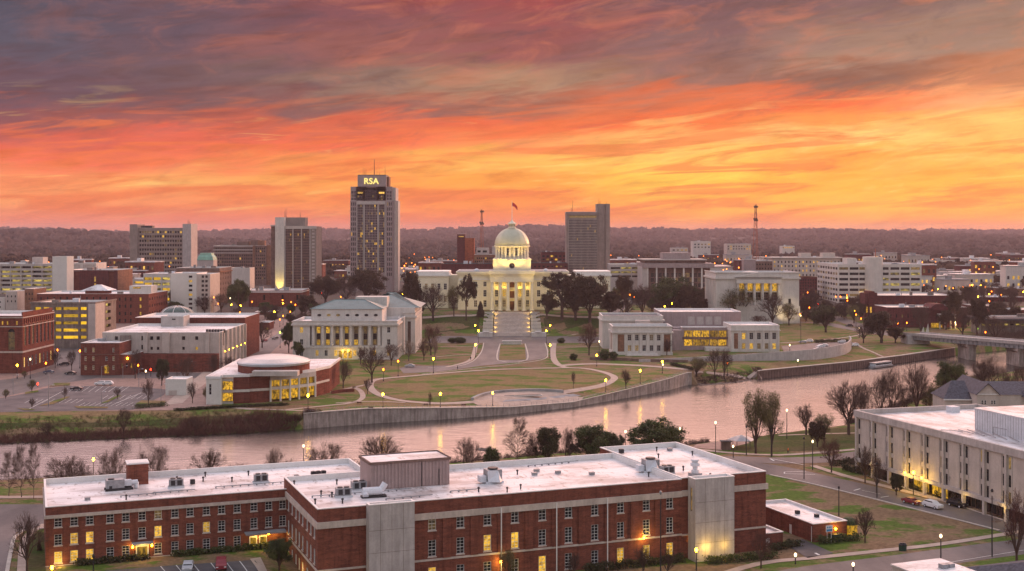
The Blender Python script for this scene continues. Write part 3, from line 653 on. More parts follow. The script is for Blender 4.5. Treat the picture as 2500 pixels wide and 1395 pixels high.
class B:
    def __init__(s,name,label,px0,px1,D,dep,ytop,mat='concrete',roof='roof_white',zb=None,cat='building',par=.8,cop='white_trim',group=None,base=1.0,rz=0,X0=None,W=None,Z1=None):
        s.px0,s.D=px0,D; s.X0=XD(px0,D) if X0 is None else X0; s.W=(XD(px1,D)-s.X0) if W is None else W; s.dep=dep; s.s=D/F
        if zb is None: zb=min(h(s.X0+q,D+r_) for q in (0,s.W) for r_ in (0,dep))-base
        s.zb=zb; s.H=(ZD(ytop,D) if Z1 is None else Z1)-zb; s.mat=mat; s.roof=roof; s.par=par; s.cop=cop
        s.r=root(name,label,cat,(s.X0,D,zb),rz,group); s.h={'F':[],'R':[],'L':[],'B':[]}; s.n=0; s.rev=.3
    def x(s,px): return (px-s.px0)*s.s
    def z(s,py): return ZD(py,s.D)-s.zb
    def win(s,side,g): s.h[side]+=g; return s
    def px(s,side,pxs,pys,w,h_,**k):  # pixel grid on the front; side faces give fractions of depth
        xs=[s.x(p) for p in pxs] if side=='F' else [p*s.dep for p in pxs]
        ww=w*s.s if side=='F' else w
        s.h[side]+=grid(xs,[s.z(p) for p in pys],ww,h_*s.s,**k); return s
    def done(s):
        W,dp,H=s.W,s.dep,s.H; mb=MB(); allw=[]
        for side,O,A,Nn,L,rz in (('F',(0,0,0),(1,0,0),(0,-1,0),W,0),('R',(W,0,0),(0,1,0),(1,0,0),dp,math.pi/2),('B',(W,dp,0),(-1,0,0),(0,1,0),W,math.pi),('L',(0,dp,0),(0,-1,0),(-1,0,0),dp,-math.pi/2)):
            hs=[]
            for q in s.h[side]:
                a=q['a'] if side!='L' else L-q['a']-q['w']
                q['aa']=a; hs.append((a,a+q['w'],q['z'],q['z']+q['h']))
            ok=facade(mb,O,A,Nn,L,0,H,hs,0,s.rev); okk=set(ok)
            for q,hh in zip(s.h[side],hs):
                if hh in okk: allw.append((q,Vector(O)+Vector(A)*q['aa']+Vector((0,0,q['z'])),rz))
        mb.build('wall',s.mat,s.r)
        t=.35; p=s.par
        rf=MB(); rf.poly([(t,t,H-p),(W-t,t,H-p),(W-t,dp-t,H-p),(t,dp-t,H-p)]); rf.build('roof',s.roof,s.r)
        cp=MB()
        for a in ((-.06,W+.06,-.06,t),(-.06,W+.06,dp-t,dp+.06),(-.06,t,t,dp-t),(W-t,W+.06,t,dp-t)): cp.box(*a,H+.002,H+.16)
        cp.poly([(t,t,H-p),(t,t,H),(W-t,t,H),(W-t,t,H-p)]); cp.poly([(t,dp-t,H-p),(W-t,dp-t,H-p),(W-t,dp-t,H),(t,dp-t,H)]); cp.poly([(t,t,H-p),(t,dp-t,H-p),(t,dp-t,H),(t,t,H)]); cp.poly([(W-t,t,H),(W-t,dp-t,H),(W-t,dp-t,H-p),(W-t,t,H-p)])
        cp.build('parapet',s.cop,s.r)
        if s.r.rotation_euler.z==0 and W>14 and dp>12 and not any(k in s.r.name for k in ('court','archives','museum','pavilion','sky','civic_centre','office_tower','tower','hall','plant')):
            rs=random.Random(int(W*100)); z=H-p
            for i in range(min(5,1+int(W/14))):
                a=rs.uniform(.12,.8)*W; c=rs.uniform(.15,.7)*dp; ww_=rs.uniform(1.2,4.2); hh=rs.uniform(.9,2.4)+p*.6
                q=MB(); q.box(a,a+ww_,c,c+ww_*rs.uniform(.5,.9),z+.01,z+hh); q.build('rooftop_unit',rs.choice(['metal_grey','metal_white','concrete_dark']),s.r)
                if i%2: q=MB(); q.tube((a+ww_+.8,c,z),(a+ww_+.8,c,z+hh+rs.uniform(.3,1.6)),.18,seg=6); q.build('vent_pipe','metal_grey',s.r)
        s.place(allw); return s
    def place(s,allw):
        allw.sort(key=lambda q:-q[0]['w']*q[0]['h']); rest=MB(); mats=[]
        for k,(q,loc_,rz) in enumerate(allw):
            me=win_mesh(q['w'],q['h'],q['pane'],q['frame'],q['nx'],q['ny'],q['d'],q['ft'],q['sill'])
            if k<100: link(q['name'],me,s.r,loc_,rz)
            else:
                mt=Matrix.Translation(loc_)@Matrix.Rotation(rz,4,'Z'); n=len(rest.v); rest.v+=[tuple(mt@v.co) for v in me.vertices]
                for p_ in me.polygons:
                    mn=me.materials[p_.material_index].name
                    mn=[kk for kk in (q['pane'],q['frame']) if kk and M[kk].name==mn][0]
                    if mn not in mats: mats.append(mn)
                    rest.f.append(tuple(n+i for i in p_.vertices)); rest.m.append(mats.index(mn))
        if rest.f: o=rest.build('window',mats,s.r); o['kind']='stuff'
    def part(s,name,mat,*boxes,smooth=False):
        if name in ('rooftop_plant','pylon','bay','shoulder','side_bay','buttress','air_conditioner','pilaster','fin','downlight','side_pilaster','wall_lamp','entrance_lamp','rib','rooftop_plant_window','penthouse','corner_pier','cheek_block') and len(boxes)>1:
            for q in boxes: s.part(name,mat,q)
            return
        mb=MB()
        for b in boxes: mb.box(*b)
        return mb.build(name,mat,s.r)
    def band(s,name,mat,py0,py1,out=.25,sides=True):
        z1,z0=s.z(py0),s.z(py1); W,dp=s.W,s.dep; mb=MB(); o=out
        mb.box(-o,W+o,-o,-.004,z0,z1)
        if sides: mb.box(W+.004,W+o,-.004,dp,z0,z1); mb.box(-o,-.004,-.004,dp,z0,z1)
        return mb.build(name,mat,s.r)
def antenna(px,y0,y1,D,r_=.25,n=3):
    mb=MB(); X=XD(px,D); mb.tube((X,D,ZD(y1,D)),(X,D,ZD(y0,D)),r_,r_*.4,5)
    return mb
# ================================================================ distant and downtown buildings
# --- slab office, far left
b=B('office_tower','long pale slab office with a blank pylon at each end, left of downtown',337,447,1300,22,557,'tower_stone','roof_grey',par=1.2)
rows=[567+10.7*i for i in range(10)]
b.px('F',[342.5+6.18*i for i in range(17)],rows,4.6,5.4,lit=.16,pane='glass_dark',frame='brown_stone',litm=('lit','lit_dim','lit_dim'),d=.5); b.done()
b.part('pylon','tower_stone',(-8.2,-.01,-2,24,0,b.z(548))); b.part('pylon','concrete',(b.W+.01,b.W+9,-2,24,0,b.z(547)))
mb=MB()
for y in rows: z=b.z(y+5.3); mb.box(.0,b.W,-.35,-.005,z-.95,z+.95)
mb.build('spandrel','tower_stone',b.r)
b.part('rooftop_plant','metal_dark',(2,14,4,12,b.H-1,b.H+2.6),(46,52,5,12,b.H-1,b.H+1.6)); mb=MB()
for x_2 in (b.W+3,b.W+5,b.W+4): mb.tube((x_2,8,b.z(547)),(x_2,8,b.z(547)+random.uniform(2,5)),.22,.1,4)
mb.build('antenna','metal_dark',b.r)
# --- hotel with cornice
b=B('hotel','broad brown hotel block with two pale upper storeys, left of the uplit tower',522,618,1250,26,600,'brown_stone','roof_dark')
b.px('F',ls(528,613,17),[607,614],2.6,3.6,lit=0,pane='glass_dark'); b.px('F',ls(528,613,17),[624+8*i for i in range(8)],2.8,4.6,lit=.1,pane='glass_dark',litm=('lit','lit_warm','lit_dim')); b.done()
b.part('stone_storey','concrete',(-.3,b.W+.3,-.3,-.005,b.z(603.5),b.z(601)),(-.3,b.W+.3,-.3,-.005,b.z(611.7),b.z(609.3)),(-.3,b.W+.3,-.3,-.005,b.z(619),b.z(617)),(-.6,b.W+.6,-.9,-.005,b.H-.4,b.H+.0))
b.part('rooftop_plant','brown_stone',(22,34,6,16,b.H-.5,b.H+4),(36,46,5,14,b.H-.5,b.H+5.5))
b=B('hotel','narrower brown hotel wing with warm side wall, joining the broad hotel block',622,650,1235,24,600,'brown_stone','roof_dark')
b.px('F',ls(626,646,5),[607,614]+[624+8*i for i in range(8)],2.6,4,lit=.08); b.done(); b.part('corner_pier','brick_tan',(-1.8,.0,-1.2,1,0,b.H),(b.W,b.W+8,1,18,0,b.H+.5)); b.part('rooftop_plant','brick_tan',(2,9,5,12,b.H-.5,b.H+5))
# --- copper roofed pavilion
r=root('copper_roofed_hall','small hall with a bright green copper mansard roof, in front of the slab office','building',(XD(501,1120),1120,h(XD(501,1120),1120)-1))
mb=MB(); mb.box(-7.5,7.5,0,14,0,28.5); mb.build('wall','concrete',r); mb=MB(); mb.lathe([(10.6,28.5),(9.5,31.5),(7.6,33),(7,35)],0,7,4,a0=math.pi/4); mb.build('roof','copper_green',r)
# --- uplit tower
b=B('office_tower','dark glazed office tower with a tall blank white slab uplit in yellow at its foot',673,757,1040,34,553,'brown_stone','roof_grey',par=1.2)
cols=[697.5+3.03*i for i in range(20)]
cols=[c for c in cols if not(713.5<c<716 or 734<c<737)]
b.px('F',cols,[560+6.65*i for i in range(22)],2.05,5.0,lit=.07,pane='glass_purple',litm=('lit','lit_dim','lit_dim'),d=.35); b.done()
b.part('white_slab','white_stone',(0,b.x(695),-2.4,-.01,0,b.z(531)),(0,b.x(695),-.01,12,b.H,b.z(531)))
b.part('penthouse','tower_stone',(b.x(695)+.01,b.x(742),6,20,b.H,b.z(531)))
b.part('fin','concrete_pale',*[(b.x(x),b.x(x)+.7,-.9,-.01,0,b.H-1) for x in (695.3,714.5,735.2,756)])
b.part('side_wing','brown_stone',(b.x(660),-.01,3,28,0,b.z(551)))
mb=MB(); facade(mb,(b.W+.01,.0,0),(1,0,0),(0,-1,0),b.x(772)-b.W,0,b.z(553),[]); facade(mb,(b.x(772),0,0),(0,1,0),(1,0,0),30,0,b.z(553),[]); mb.poly([(b.W+.01,0,b.z(553)),(b.x(772),0,b.z(553)),(b.x(772),30,b.z(553)),(b.W+.01,30,b.z(553))]); mb.build('end_wall','tower_stone',b.r)
mb=MB()
for i in range(17): z=b.z(562+8.3*i); mb.box(b.W+1.6,b.x(768),-.3,-.01,z-.9,z+.5)
mb.build('spandrel','panel_beige',b.r)
b.part('cornice','panel_beige',(b.x(693),b.x(773),-1,-.02,b.H-2.2,b.H+.3)); b.part('cornice','panel_beige',(b.x(659),b.x(674),2,4,b.z(553),b.z(550)))
mb=MB(); mb.tube((b.x(694),8,b.z(531)),(b.x(694),8,b.z(508)),.3,.1,5); mb.tube((b.x(691),8,b.z(531)),(b.x(691),8,b.z(516)),.2,.1,5); mb.tube((b.x(728),10,b.z(531)),(b.x(728),10,b.z(519)),.25,.1,5); mb.build('antenna','metal_dark',b.r)
upl=[(b.X0+b.x(684),1040-6,b.zb+2)]
# --- tall tower with sign
b=B('skyscraper','tallest tower with stepped crown, purple glass centre and glowing letters on top',855,957,1100,34,490,'panel_mauve','roof_grey',par=1)
D0=1100
rw=[498.5+12.25*i for i in range(15)]
for c in ([858.5,862.8,867],[946.5,950.8,955]): b.px('F',c,rw,2.3,8,lit=.02,pane='glass_dark',d=.5)
gl=[874.2,877.7,881.2,884.4]+[892.5+3.8*i for i in range(8)]+[926.5,930,933.4,936.8]
b.px('F',gl,[503+6.15*i for i in range(27)],3.0,5.3,lit=.16,pane='glass_purple',litm=('lit_dim','lit_dim','lit'),d=.35); b.done()
mb=MB()
for x in (872,887,890,922.6,925,940.5): mb.box(b.x(x)-.3,b.x(x)+.3,-1.0,-.01,0,b.z(492))
mb.build('fin','concrete_pale',b.r)
b.part('cornice','concrete_pale',(b.x(871),b.x(941),-1.3,-.01,b.z(499.5),b.z(491.5)))
b.part('shoulder','panel_mauve',(b.x(855.5),b.x(870),1,33,b.H,b.z(456)),(b.x(942),b.x(957),1,33,b.H,b.z(456)),(b.x(970),b.x(957.3),2,30,0,b.z(490)) if 0 else (b.x(957.01),b.x(962),2,32,0,b.z(490)))
b.part('side_bay','concrete_pale',(b.x(962.01),b.x(966),4,30,0,b.z(490)),(b.x(957.01),b.x(965),4,30,b.z(490)+.01,b.z(458)),(b.x(966.01),b.x(970),7,27,0,b.z(490)))
mb=MB(); facade(mb,(b.x(870.01),-.3,0),(1,0,0),(0,-1,0),b.x(942)-b.x(870.01),b.H,b.z(456),[]); 
xa,xb=b.x(870.01),b.x(941.99)
mb.box(xa,xb,-.3,30,b.H+.01,b.z(456)); mb.build('upper_block','panel_mauve',b.r)
mb=MB(); z1=b.z(490); z2=b.z(463)
for x0,x1,y0 in ((890,920,463),(872.5,885.5,477),(925.5,938.5,477),(857.5,863,466),(864,869,466),(944,949,466),(950.5,955.5,466)):
    n=max(2,int((x1-x0)/3.6)); ww=(x1-x0)/n; zz=b.z(y0); k=max(1,int((zz-z1)/2.3)); hh=(zz-z1)/k
    yb=-.42 if 870<x0<942 else .88
    for i in range(n):
        for j in range(k): mb.poly([(b.x(x0+ww*(i+.1)),yb,z1+hh*(j+.12)),(b.x(x0+ww*(i+.9)),yb,z1+hh*(j+.12)),(b.x(x0+ww*(i+.9)),yb,z1+hh*(j+.88)),(b.x(x0+ww*(i+.1)),yb,z1+hh*(j+.88))],1 if random.random()<.12 else 0)
mb.build('crown_glazing',['glass_purple','lit_dim'],b.r)
b.part('crown','panel_mauve',(b.x(873),b.x(943),0,26,b.z(456)+.01,b.z(429))); b.part('crown_cap','concrete_dark',(b.x(873.5),b.x(942.5),.5,25.5,b.z(429)+.01,b.z(427)))
b.part('crown_bay','brick_tan',(b.x(943.01),b.x(948),5,20,b.z(456),b.z(431))); b.part('louvre','brown_stone',(b.x(895.5),b.x(916),-.4,-.01,b.z(459.5),b.z(456.2)))
b.part('downlight','lit_warm',(b.x(873.5),b.x(886),-.42,-.305,b.z(473.5),b.z(469)),(b.x(925),b.x(938.5),-.42,-.305,b.z(473.5),b.z(469)))
for i,ch in enumerate('RSA'):
    cu=bpy.data.curves.new('letter','FONT'); cu.body=ch; cu.size=7.4; cu.extrude=.25; cu.offset=.14; cu.materials.append(M['sign_glow'])
    o=bpy.data.objects.new('sign_letter',cu); C.objects.link(o); bpy.context.view_layer.update()
    me=bpy.data.meshes.new_from_object(o); bpy.data.objects.remove(o); 
    o=link('sign_letter',me,b.r,(b.x(888.2)+(0,4.65,8.35)[i],-.35,b.z(449.4))); o.rotation_euler=(R(90),0,0)
mb=MB(); z0=b.z(427)
for x,y1,rr in ((911.5,388,.45),(884,407,.18),(888,410,.18),(891,413,.18),(938,403,.18),(918,418,.15),(924,421,.2)): mb.tube((b.x(x),8,z0),(b.x(x),8,b.z(y1)),rr,rr*.5,5)
mb.build('antenna','steel_red',b.r)
# --- right tower with pylon
b=B('office_tower','pale gridded office tower with one taller blank pylon on its right edge',1383,1458,1050,26,518,'tower_stone','roof_grey',par=1)
b.px('F',[1389.8+2.86*i for i in range(24)],[539+6.5*i for i in range(21)],1.9,5.0,lit=.02,pane='glass_purple',litm=('lit','lit_dim'),d=.4)
b.h['F']+=grid([b.x(1423)],[b.z(529.5)],b.x(1456)-b.x(1390),1.9,lit=0,pane='lit_dim',name='lobby_glazing'); b.done()
b.part('roof_slab','tower_stone',(-.4,b.W+.2,-1.0,-.02,b.z(525),b.z(518))); b.part('fin','panel_beige',*[(b.x(1388.35+2.86*i)-.13,b.x(1388.35+2.86*i)+.13,-.3,-.01,b.z(675),b.z(535.5)) for i in range(25)])
b.part('pylon','tower_stone',(b.W+.01,b.x(1479),2,22,0,b.z(498)),(b.x(1479.01),b.x(1489),0,24,0,b.z(498)))
mb=MB()
for x,y0,y1 in ((1399,518,490),(1396,518,507),(1464,498,483),(1467,498,490),(1482,498,492)): mb.tube((b.x(x),8,b.z(y0)),(b.x(x),8,b.z(y1)),.22,.1,5)
mb.build('antenna','steel_red',b.r)
# --- red brick tower
b=B('brick_tower','narrow red brick tower with a glowing orange right face, left of the dome',1116,1135,1200,14,572,'brick_dark','roof_dark'); b.done()
b.part('shaft','brick_sunset_lit',(b.x(1135)+.01,b.x(1158),-1,14,0,b.z(582))); b.part('parapet_light','lit_warm',(b.x(1120),b.x(1132),-.2,-.01,b.z(579),b.z(577)))
mb=MB()
for x in (1133,1142,1146): mb.tube((b.x(x),6,b.z(582)),(b.x(x),6,b.z(564)),.2,.1,4)
mb.build('antenna','metal_dark',b.r)
def simple(name,label,px0,px1,D,dep,yt,mat,roof='roof_grey',cols=0,rows=(),ww=3,hh=4,lit=.1,rc=0,lc=0,pane='glass_dark',frame=None,litm=('lit','lit_dim'),cat='building',cop='white_trim',d=.3,**k):
    b=B(name,label,px0,px1,D,dep,yt,mat,roof,cat=cat,cop=cop,**k); g=dict(lit=lit,pane=pane,frame=frame,litm=litm,d=d)
    if cols and rows:
        st=(px1-px0)/cols; b.px('F',[px0+st*(i+.5) for i in range(cols)],rows,ww,hh,**g)
    if rc: b.px('R',[(i+.5)/rc for i in range(rc)],rows,min(dep/rc*.55,ww*b.s*1.3),hh,**g)
    if lc: b.px('L',[(i+.5)/lc for i in range(lc)],rows,min(dep/lc*.55,ww*b.s*1.3),hh,**g)
    return b.done()
b=simple('tan_building','tan stone building with a rooftop plant, between the brick tower and the dome',1158,1214,1180,20,622,'brick_tan',cols=11,rows=[631,639,648],ww=3,hh=4); b.part('rooftop_plant','concrete_pale',(2,14,3,12,b.H,b.H+6.5),(17,22,3,9,b.H,b.H+8)); b.part('rooftop_plant_window','glass_dark',(3,6,2.8,2.99,b.H+2,b.H+4),(8,12,2.8,2.99,b.H+2,b.H+4))
simple('brick_warehouse','long low dark red brick block with a dark flat roof, left behind the domed capitol',1077,1205,1010,40,645,'brick_dark','roof_dark',cop='roof_dark')
simple('brick_warehouse','long low maroon block, right behind the domed capitol',1290,1386,1020,30,643,'brick_dark','roof_dark',cols=9,rows=[651],ww=5,hh=3,lit=.3,cop='roof_dark')
simple('brick_warehouse','maroon flat roofed block with a row of windows, left of the gridded tower',1322,1383,1120,30,616,'brick_dark','roof_dark',cols=6,rows=[626,634],ww=6,hh=4,lit=.25,cop='roof_dark')
simple('parking_garage','beige parking garage right of the gridded tower, three open decks',1490,1568,1000,30,646,'concrete_pale','concrete_pale',cols=3,rows=[655,665,675],ww=24,hh=4.5,lit=.6,litm=('lit_deck',),pane='glass_dark',d=2.5)
# columned modern hall
b=B('columned_hall','modern hall with tall white fins and a projecting flat roof, right of the gridded tower',1580,1736,960,36,654,'brown_stone','roof_grey')
b.px('F',[1593+9.6*i for i in range(15)],[672,684,697],8.2,10,lit=.35,pane='glass_dark',frame='panel_beige',nx=3,ny=3,litm=('lit_dim',),d=.6); b.done()
b.part('roof_slab','panel_mauve',(-4,b.W+2,-4,38,b.z(654),b.z(643.5))); b.part('upper_roof','brown_stone',(-2,b.W-4,2,34,b.z(643),b.z(636))); b.part('penthouse','panel_mauve',(b.x(1620),b.x(1688),6,24,b.z(636),b.z(618))); b.part('top_slab','concrete_pale',(b.x(1570),b.x(1726),0,36,b.z(636)+.01,b.z(633.5)))
for i in range(8): b.part('column','white_stone',(b.x(1580+22*i)-.6,b.x(1580+22*i)+.6,-3.4,-2.2,0,b.z(654)))
b.part('end_wall','concrete_pale',(b.x(1567),-.2,-3,34,0,b.z(652)))
simple('hospital','white stepped building with a glowing upper corner, far right beyond the wood',1693,1735,1900,30,590,'white_stone',cols=5,rows=[597,604],ww=4,hh=3,lit=.5)
simple('hospital','low pale office with lit windows, right of the white stepped building',1775,1834,1950,30,596,'panel_beige',cols=9,rows=[602,608],ww=3,hh=3,lit=.6)
simple('school','small low school building with a few lit windows in the far trees',1910,1940,2300,24,601,'white_stone',cols=6,rows=[605],ww=3,hh=3,lit=.8)
simple('factory','long low pale shed among trees left of the radio mast',1640,1680,2000,24,606,'concrete_pale',cols=4,rows=[611],ww=5,hh=3,lit=.7)
b=simple('hotel','six storey tan hotel with scattered lit windows, behind the white temple',1887,2052,1060,24,631,'panel_beige',cols=19,rows=[640,650,661,672],ww=3,hh=5,lit=.35,litm=('lit','lit_warm')); b.part('roof_slab','white_stone',(-1.4,b.W+1.4,-1.4,25,b.H+.17,b.H+.9)); b.part('rooftop_plant','panel_beige',(25,34,5,14,b.H+.9,b.H+4.5),(44,55,5,14,b.H+.9,b.H+4.6))
simple('stair_block','plain pinkish blank stair block beside the tan hotel',1816,1845,1020,10,634,'panel_mauve')
simple('brick_hotel','dark brick wing between the pinkish stair block and the tan hotel',1845,1886,1040,18,638,'brown_stone','roof_dark',cols=6,rows=[646,656],ww=3,hh=4,lit=.1)
simple('brick_office','small dark brick office right of the white temple',1952,1995,960,20,677,'brick_dark','roof_dark',cols=7,rows=[684,691,698,705,712,719],ww=2.8,hh=4,lit=.05,cop='brick_tan')
# white office with cylinder
b=B('white_office','white eight storey office with ribbon windows and a round stair tower',2045,2250,930,62,646,'white_stone','roof_grey')
rows=[656+13*i for i in range(8)]
b.px('F',[2060,2085.5,2111-4][:2]+[2109]+[2159,2185,2210,2235],rows,22,6.2,lit=.35,pane='glass_dark',litm=('lit_dim','lit_deck'),d=.6); b.px('L',[(i+.5)/8 for i in range(8)],[r_-0 for r_ in rows],5.6,6,lit=.3,pane='glass_dark',litm=('lit_dim',),d=.5); b.done()
mb=MB(); mb.lathe([(7.0,0),(7.0,b.z(628))],b.x(2134),2,28); mb.build('stair_tower','white_stone',b.r)
b.part('penthouse','white_stone',(b.x(2124),b.x(2151),6,20,b.H,b.z(628)),(b.x(2074),b.x(2096),6,20,b.H-.5,b.z(631)))
mb=MB(); mb.tube((b.x(2145),8,b.z(628)),(b.x(2145),8,b.z(608)),.35,.2,5); mb.build('antenna','steel_red',b.r)
# --- white temple (court)
b=B('courthouse','white classical temple building with six columns in a lit recess',1748,1951,800,46,667,'white_stone','roof_grey',par=1.2)
xs=[1811,1832,1851.5,1871,1891]
b.px('F',xs,[700],14,23,lit=1,litm=('lit_gold',),pane='lit_gold',frame='white_stone',nx=2,ny=2,d=2.4); b.px('F',xs,[724],14,20,lit=0,pane='glass_dark',frame='white_stone',nx=2,ny=3,d=2.4)
b.px('F',[1928],[736],7,13,lit=0,frame='white_stone'); b.done()
b.band('cornice','white_stone',678,682,1.0); b.band('cornice','white_stone',665,667,.5); b.band('plinth','white_stone',748,800,.5)
for i in range(6):
    x=b.x(1801+20*i); mb=MB(); mb.lathe([(1.15,b.z(745)),(1.1,b.z(743)),(.95,b.z(741)),(.82,b.z(695)),(1.1,b.z(693.5)),(1.2,b.z(692.5))],x,-1.3,14); mb.build('column','white_stone',b.r,smooth=False)
b.part('entablature','white_stone',(b.x(1796),b.x(1906),-2.7,-.01,b.z(692),b.z(682.3))); b.part('podium','white_stone',(b.x(1794),b.x(1908),-3.2,-.51,0,b.z(746)))
mb=MB(); xa,xb,xm=b.x(1793),b.x(1909),b.x(1851); za,zc=b.z(677),b.z(664.5)
mb.poly([(xa,-2.8,za),(xb,-2.8,za),(xm,-2.8,zc)]); mb.poly([(xa,-2.8,za),(xm,-2.8,zc),(xm,30,zc),(xa,30,za)]); mb.poly([(xm,-2.8,zc),(xb,-2.8,za),(xb,30,za),(xm,30,zc)]); mb.build('pediment','white_stone',b.r)
for i in range(7): b.part('pilaster','white_stone',(-.55,-.01,2+i*6.3,3.9+i*6.3,0,b.z(681)))
# --- theatre, far right, brick
b=B('brick_theatre','large plum brick theatre with buttressed corner and lit slit windows, right of the white office',2140,2330,830,40,722,'brick_dark','roof_metal',par=.5)
b.px('F',[2151,2160,2170],[757],4,8,lit=.8,litm=('lit',)); b.px('F',[2150,2170,2190,2210,2230,2250,2270,2290],[740],12,6,lit=0,pane='brick_red',d=.3,name='blind_panel'); b.done()
b.part('buttress','brick_dark',(b.x(2110),b.x(2117),-2,8,0,b.z(716)),(b.x(2117.02),b.x(2131),-4,8,0,b.z(711)),(b.x(2131.02),b.x(2139.9),-2,8,0,b.z(715)))
for x in (2112.5,2120,2133.5): b.part('lit_slit','lit',(b.x(x),b.x(x+3.6),-4.15 if x==2120 else -2.15,-4.02 if x==2120 else -2.01,b.z(763),b.z(749)))
b=B('theatre_lobby','lower brick lobby with a white columned portico and glowing doors',2165,2360,775,26,751,'brick_dark','roof_metal',par=.4)
b.px('F',[2175+14*i for i in range(5)],[772],3,8,lit=.5); b.done()
mb=MB(); xa,xb=b.x(2267),b.x(2309); za,zc=b.z(751),b.z(742); mb.prism([(xa,-4),(xb,-4),(xb,-.01),(xa,-.01)],b.z(757),za); mb.poly([(xa,-4,za),(xb,-4,za),(xb-3,-4,zc),(xa+3,-4,zc)]); mb.poly([(xa+3,-4,zc),(xb-3,-4,zc),(xb-3,12,zc),(xa+3,12,zc)]); mb.poly([(xb,-4,za),(xb,12,za),(xb-3,12,zc),(xb-3,-4,zc)]); mb.poly([(xa,-4,za),(xa+3,-4,zc),(xa+3,12,zc),(xa,12,za)]); mb.build('gable','brick_dark',b.r)
b.part('portico_beam','white_stone',(b.x(2282),b.x(2322),-9,-4.1,b.z(770),b.z(765)))
for x in (2284,2297,2309,2320): mb=MB(); mb.tube((b.x(x),-8.3,0),(b.x(x),-8.3,b.z(770)),.55,.45,10); mb.build('column','white_stone',b.r)
b.part('lobby_glow','lit_gold',(b.x(2273),b.x(2300),-.2,-.01,b.z(800),b.z(789)))
# right edge group
simple('tourist_hall','low hall with metal roof and lit eaves at the far right',2382,2450,880,26,748,'brick_dark','roof_metal',cols=7,rows=[756],ww=7,hh=4,lit=.9,litm=('lit',),par=.3)
simple('station_block','long flat dark brick block behind the metal roofed hall, far right edge',2390,2500,940,26,726,'brick_dark','roof_white',cols=8,rows=[735],ww=5,hh=4,lit=.2)
simple('garage','tan building with tall glowing vertical windows at the right edge',2444,2540,990,30,705,'brick_tan','roof_grey',cols=14,rows=[722],ww=3,hh=22,lit=.9,litm=('lit','lit_dim'))
simple('shop_building','brown gabled brick hall at the right edge above the bridge',2440,2560,830,24,757,'brick_red','roof_metal',cols=8,rows=[765],ww=3,hh=5,lit=.2,par=.3)
simple('annex','low dark annex with a small orange lamp below the metal roofed hall',2392,2440,845,20,768,'brick_red','roof_dark',cols=4,rows=[776],ww=4,hh=5,lit=.4,par=.3)
b=simple('canopy','long dark flat station canopy with a lit concourse at the right edge',2395,2560,730,16,775,'concrete_dark','roof_dark',cols=12,rows=[793],ww=9,hh=4,lit=.9,litm=('lit_deck',)); b.part('canopy_edge','roof_dark',(-3,b.W,-7,20,b.z(781),b.z(776)))
simple('workshop','long pale two storey workshop in the far right background',2350,2432,1500,20,656,'concrete_pale','roof_white',cols=10,rows=[663],ww=5,hh=5,lit=.3)
simple('workshop','second long pale workshop at the right edge of the background',2470,2560,1500,20,657,'concrete_pale','roof_white',cols=9,rows=[664],ww=5,hh=5,lit=.2)
simple('market_hall','small market hall with a pale greenish roof, right background',2300,2328,1450,14,662,'copper_green','copper_green',cols=5,rows=[667],ww=4,hh=3,lit=.9)
# highway viaduct far right
r=root('highway_viaduct','long pale elevated highway running to the right edge of the background','bridge',(0,0,0)); mb=MB()
mb.box(XD(2240,1180),700,1180,1196,ZD(704,1180),ZD(699,1180)); mb.build('deck','concrete_pale',r); mb=MB(); mb.box(XD(2240,1180),700,1180,1180.6,ZD(698.9,1180),ZD(696.5,1180)); mb.build('barrier','white_stone',r)
for i in range(12): mb=MB(); x=400+i*22; mb.box(x,x+2,1184,1192,0,ZD(704,1180)); mb.build('pier','concrete',r)
# ================================================================ left city
b=B('parking_garage','white parking garage with curved open lit decks at the far left',-80,132,920,40,645,'concrete_pale','concrete_pale',par=.9)
rows=[653+10.8*i for i in range(7)]
b.px('F',[-62,-40,-13,13,38,64,90,115],rows,23,5.2,lit=1,pane='lit_deck',litm=('lit_deck','lit_deck','glass_dark'),d=3.); b.px('R',[.17,.5,.83],rows,10,5.2,lit=1,litm=('lit_deck',),d=3.); b.done()
b.part('roof_hut','concrete_pale',(b.x(66),b.x(92),10,20,b.H,b.z(629)))
simple('stair_tower','tall plain white stair tower beside the open white garage',128,163,890,14,627,'white_paint')
simple('office_building','low white building with a brown panel, behind the dark red block',163,235,1040,26,643,'white_stone',cols=2,rows=[651],ww=30,hh=9,lit=0,pane='panel_beige')
b=B('brick_block','blank dark red brick block with recessed bays and a lit stair slot, left side',163,287,930,36,660,'brick_dark','roof_white')
b.h['F']+=grid([b.x(187),b.x(272)],[b.z(687)],b.x(14+163),b.z(662)-b.z(712),lit=0,pane='brick_red',name='recess',d=1.2); b.px('F',[232],[682,698],4,12,lit=1,litm=('lit_warm',)); b.px('R',[.25,.75],[680,694],3,6,lit=0); b.done()
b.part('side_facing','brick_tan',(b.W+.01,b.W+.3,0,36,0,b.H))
b=B('brick_office','four storey red brick office with small windows, behind the yellow garage',90,363,800,44,718,'brick_red','roof_white')
b.px('F',[292,306,319,343],[731,748,766,783],4.5,8,lit=0,lits={(3,0),(3,1),(3,2),(3,3)},litm=('lit',)); b.px('F',[100+16*i for i in range(11)],[729],4,7,lit=0); b.px('R',[(i+.5)/8 for i in range(8)],[731,748,766],2.2,7,lit=0); b.px('F',[283,297,309],[801],8,11,lit=1,litm=('lit',)); b.done()
b.part('clerestory','brick_red',(b.x(202),b.x(248),6,20,b.H-.5,b.z(711))); mb=MB(); mb.lathe([(11.5,0),(6,2.0),(2,3.6)],0,0,4,a0=math.pi/4,sx=1.15); mb.build('hipped_roof','roof_white',b.r,loc=(b.x(225),13,b.z(711)))
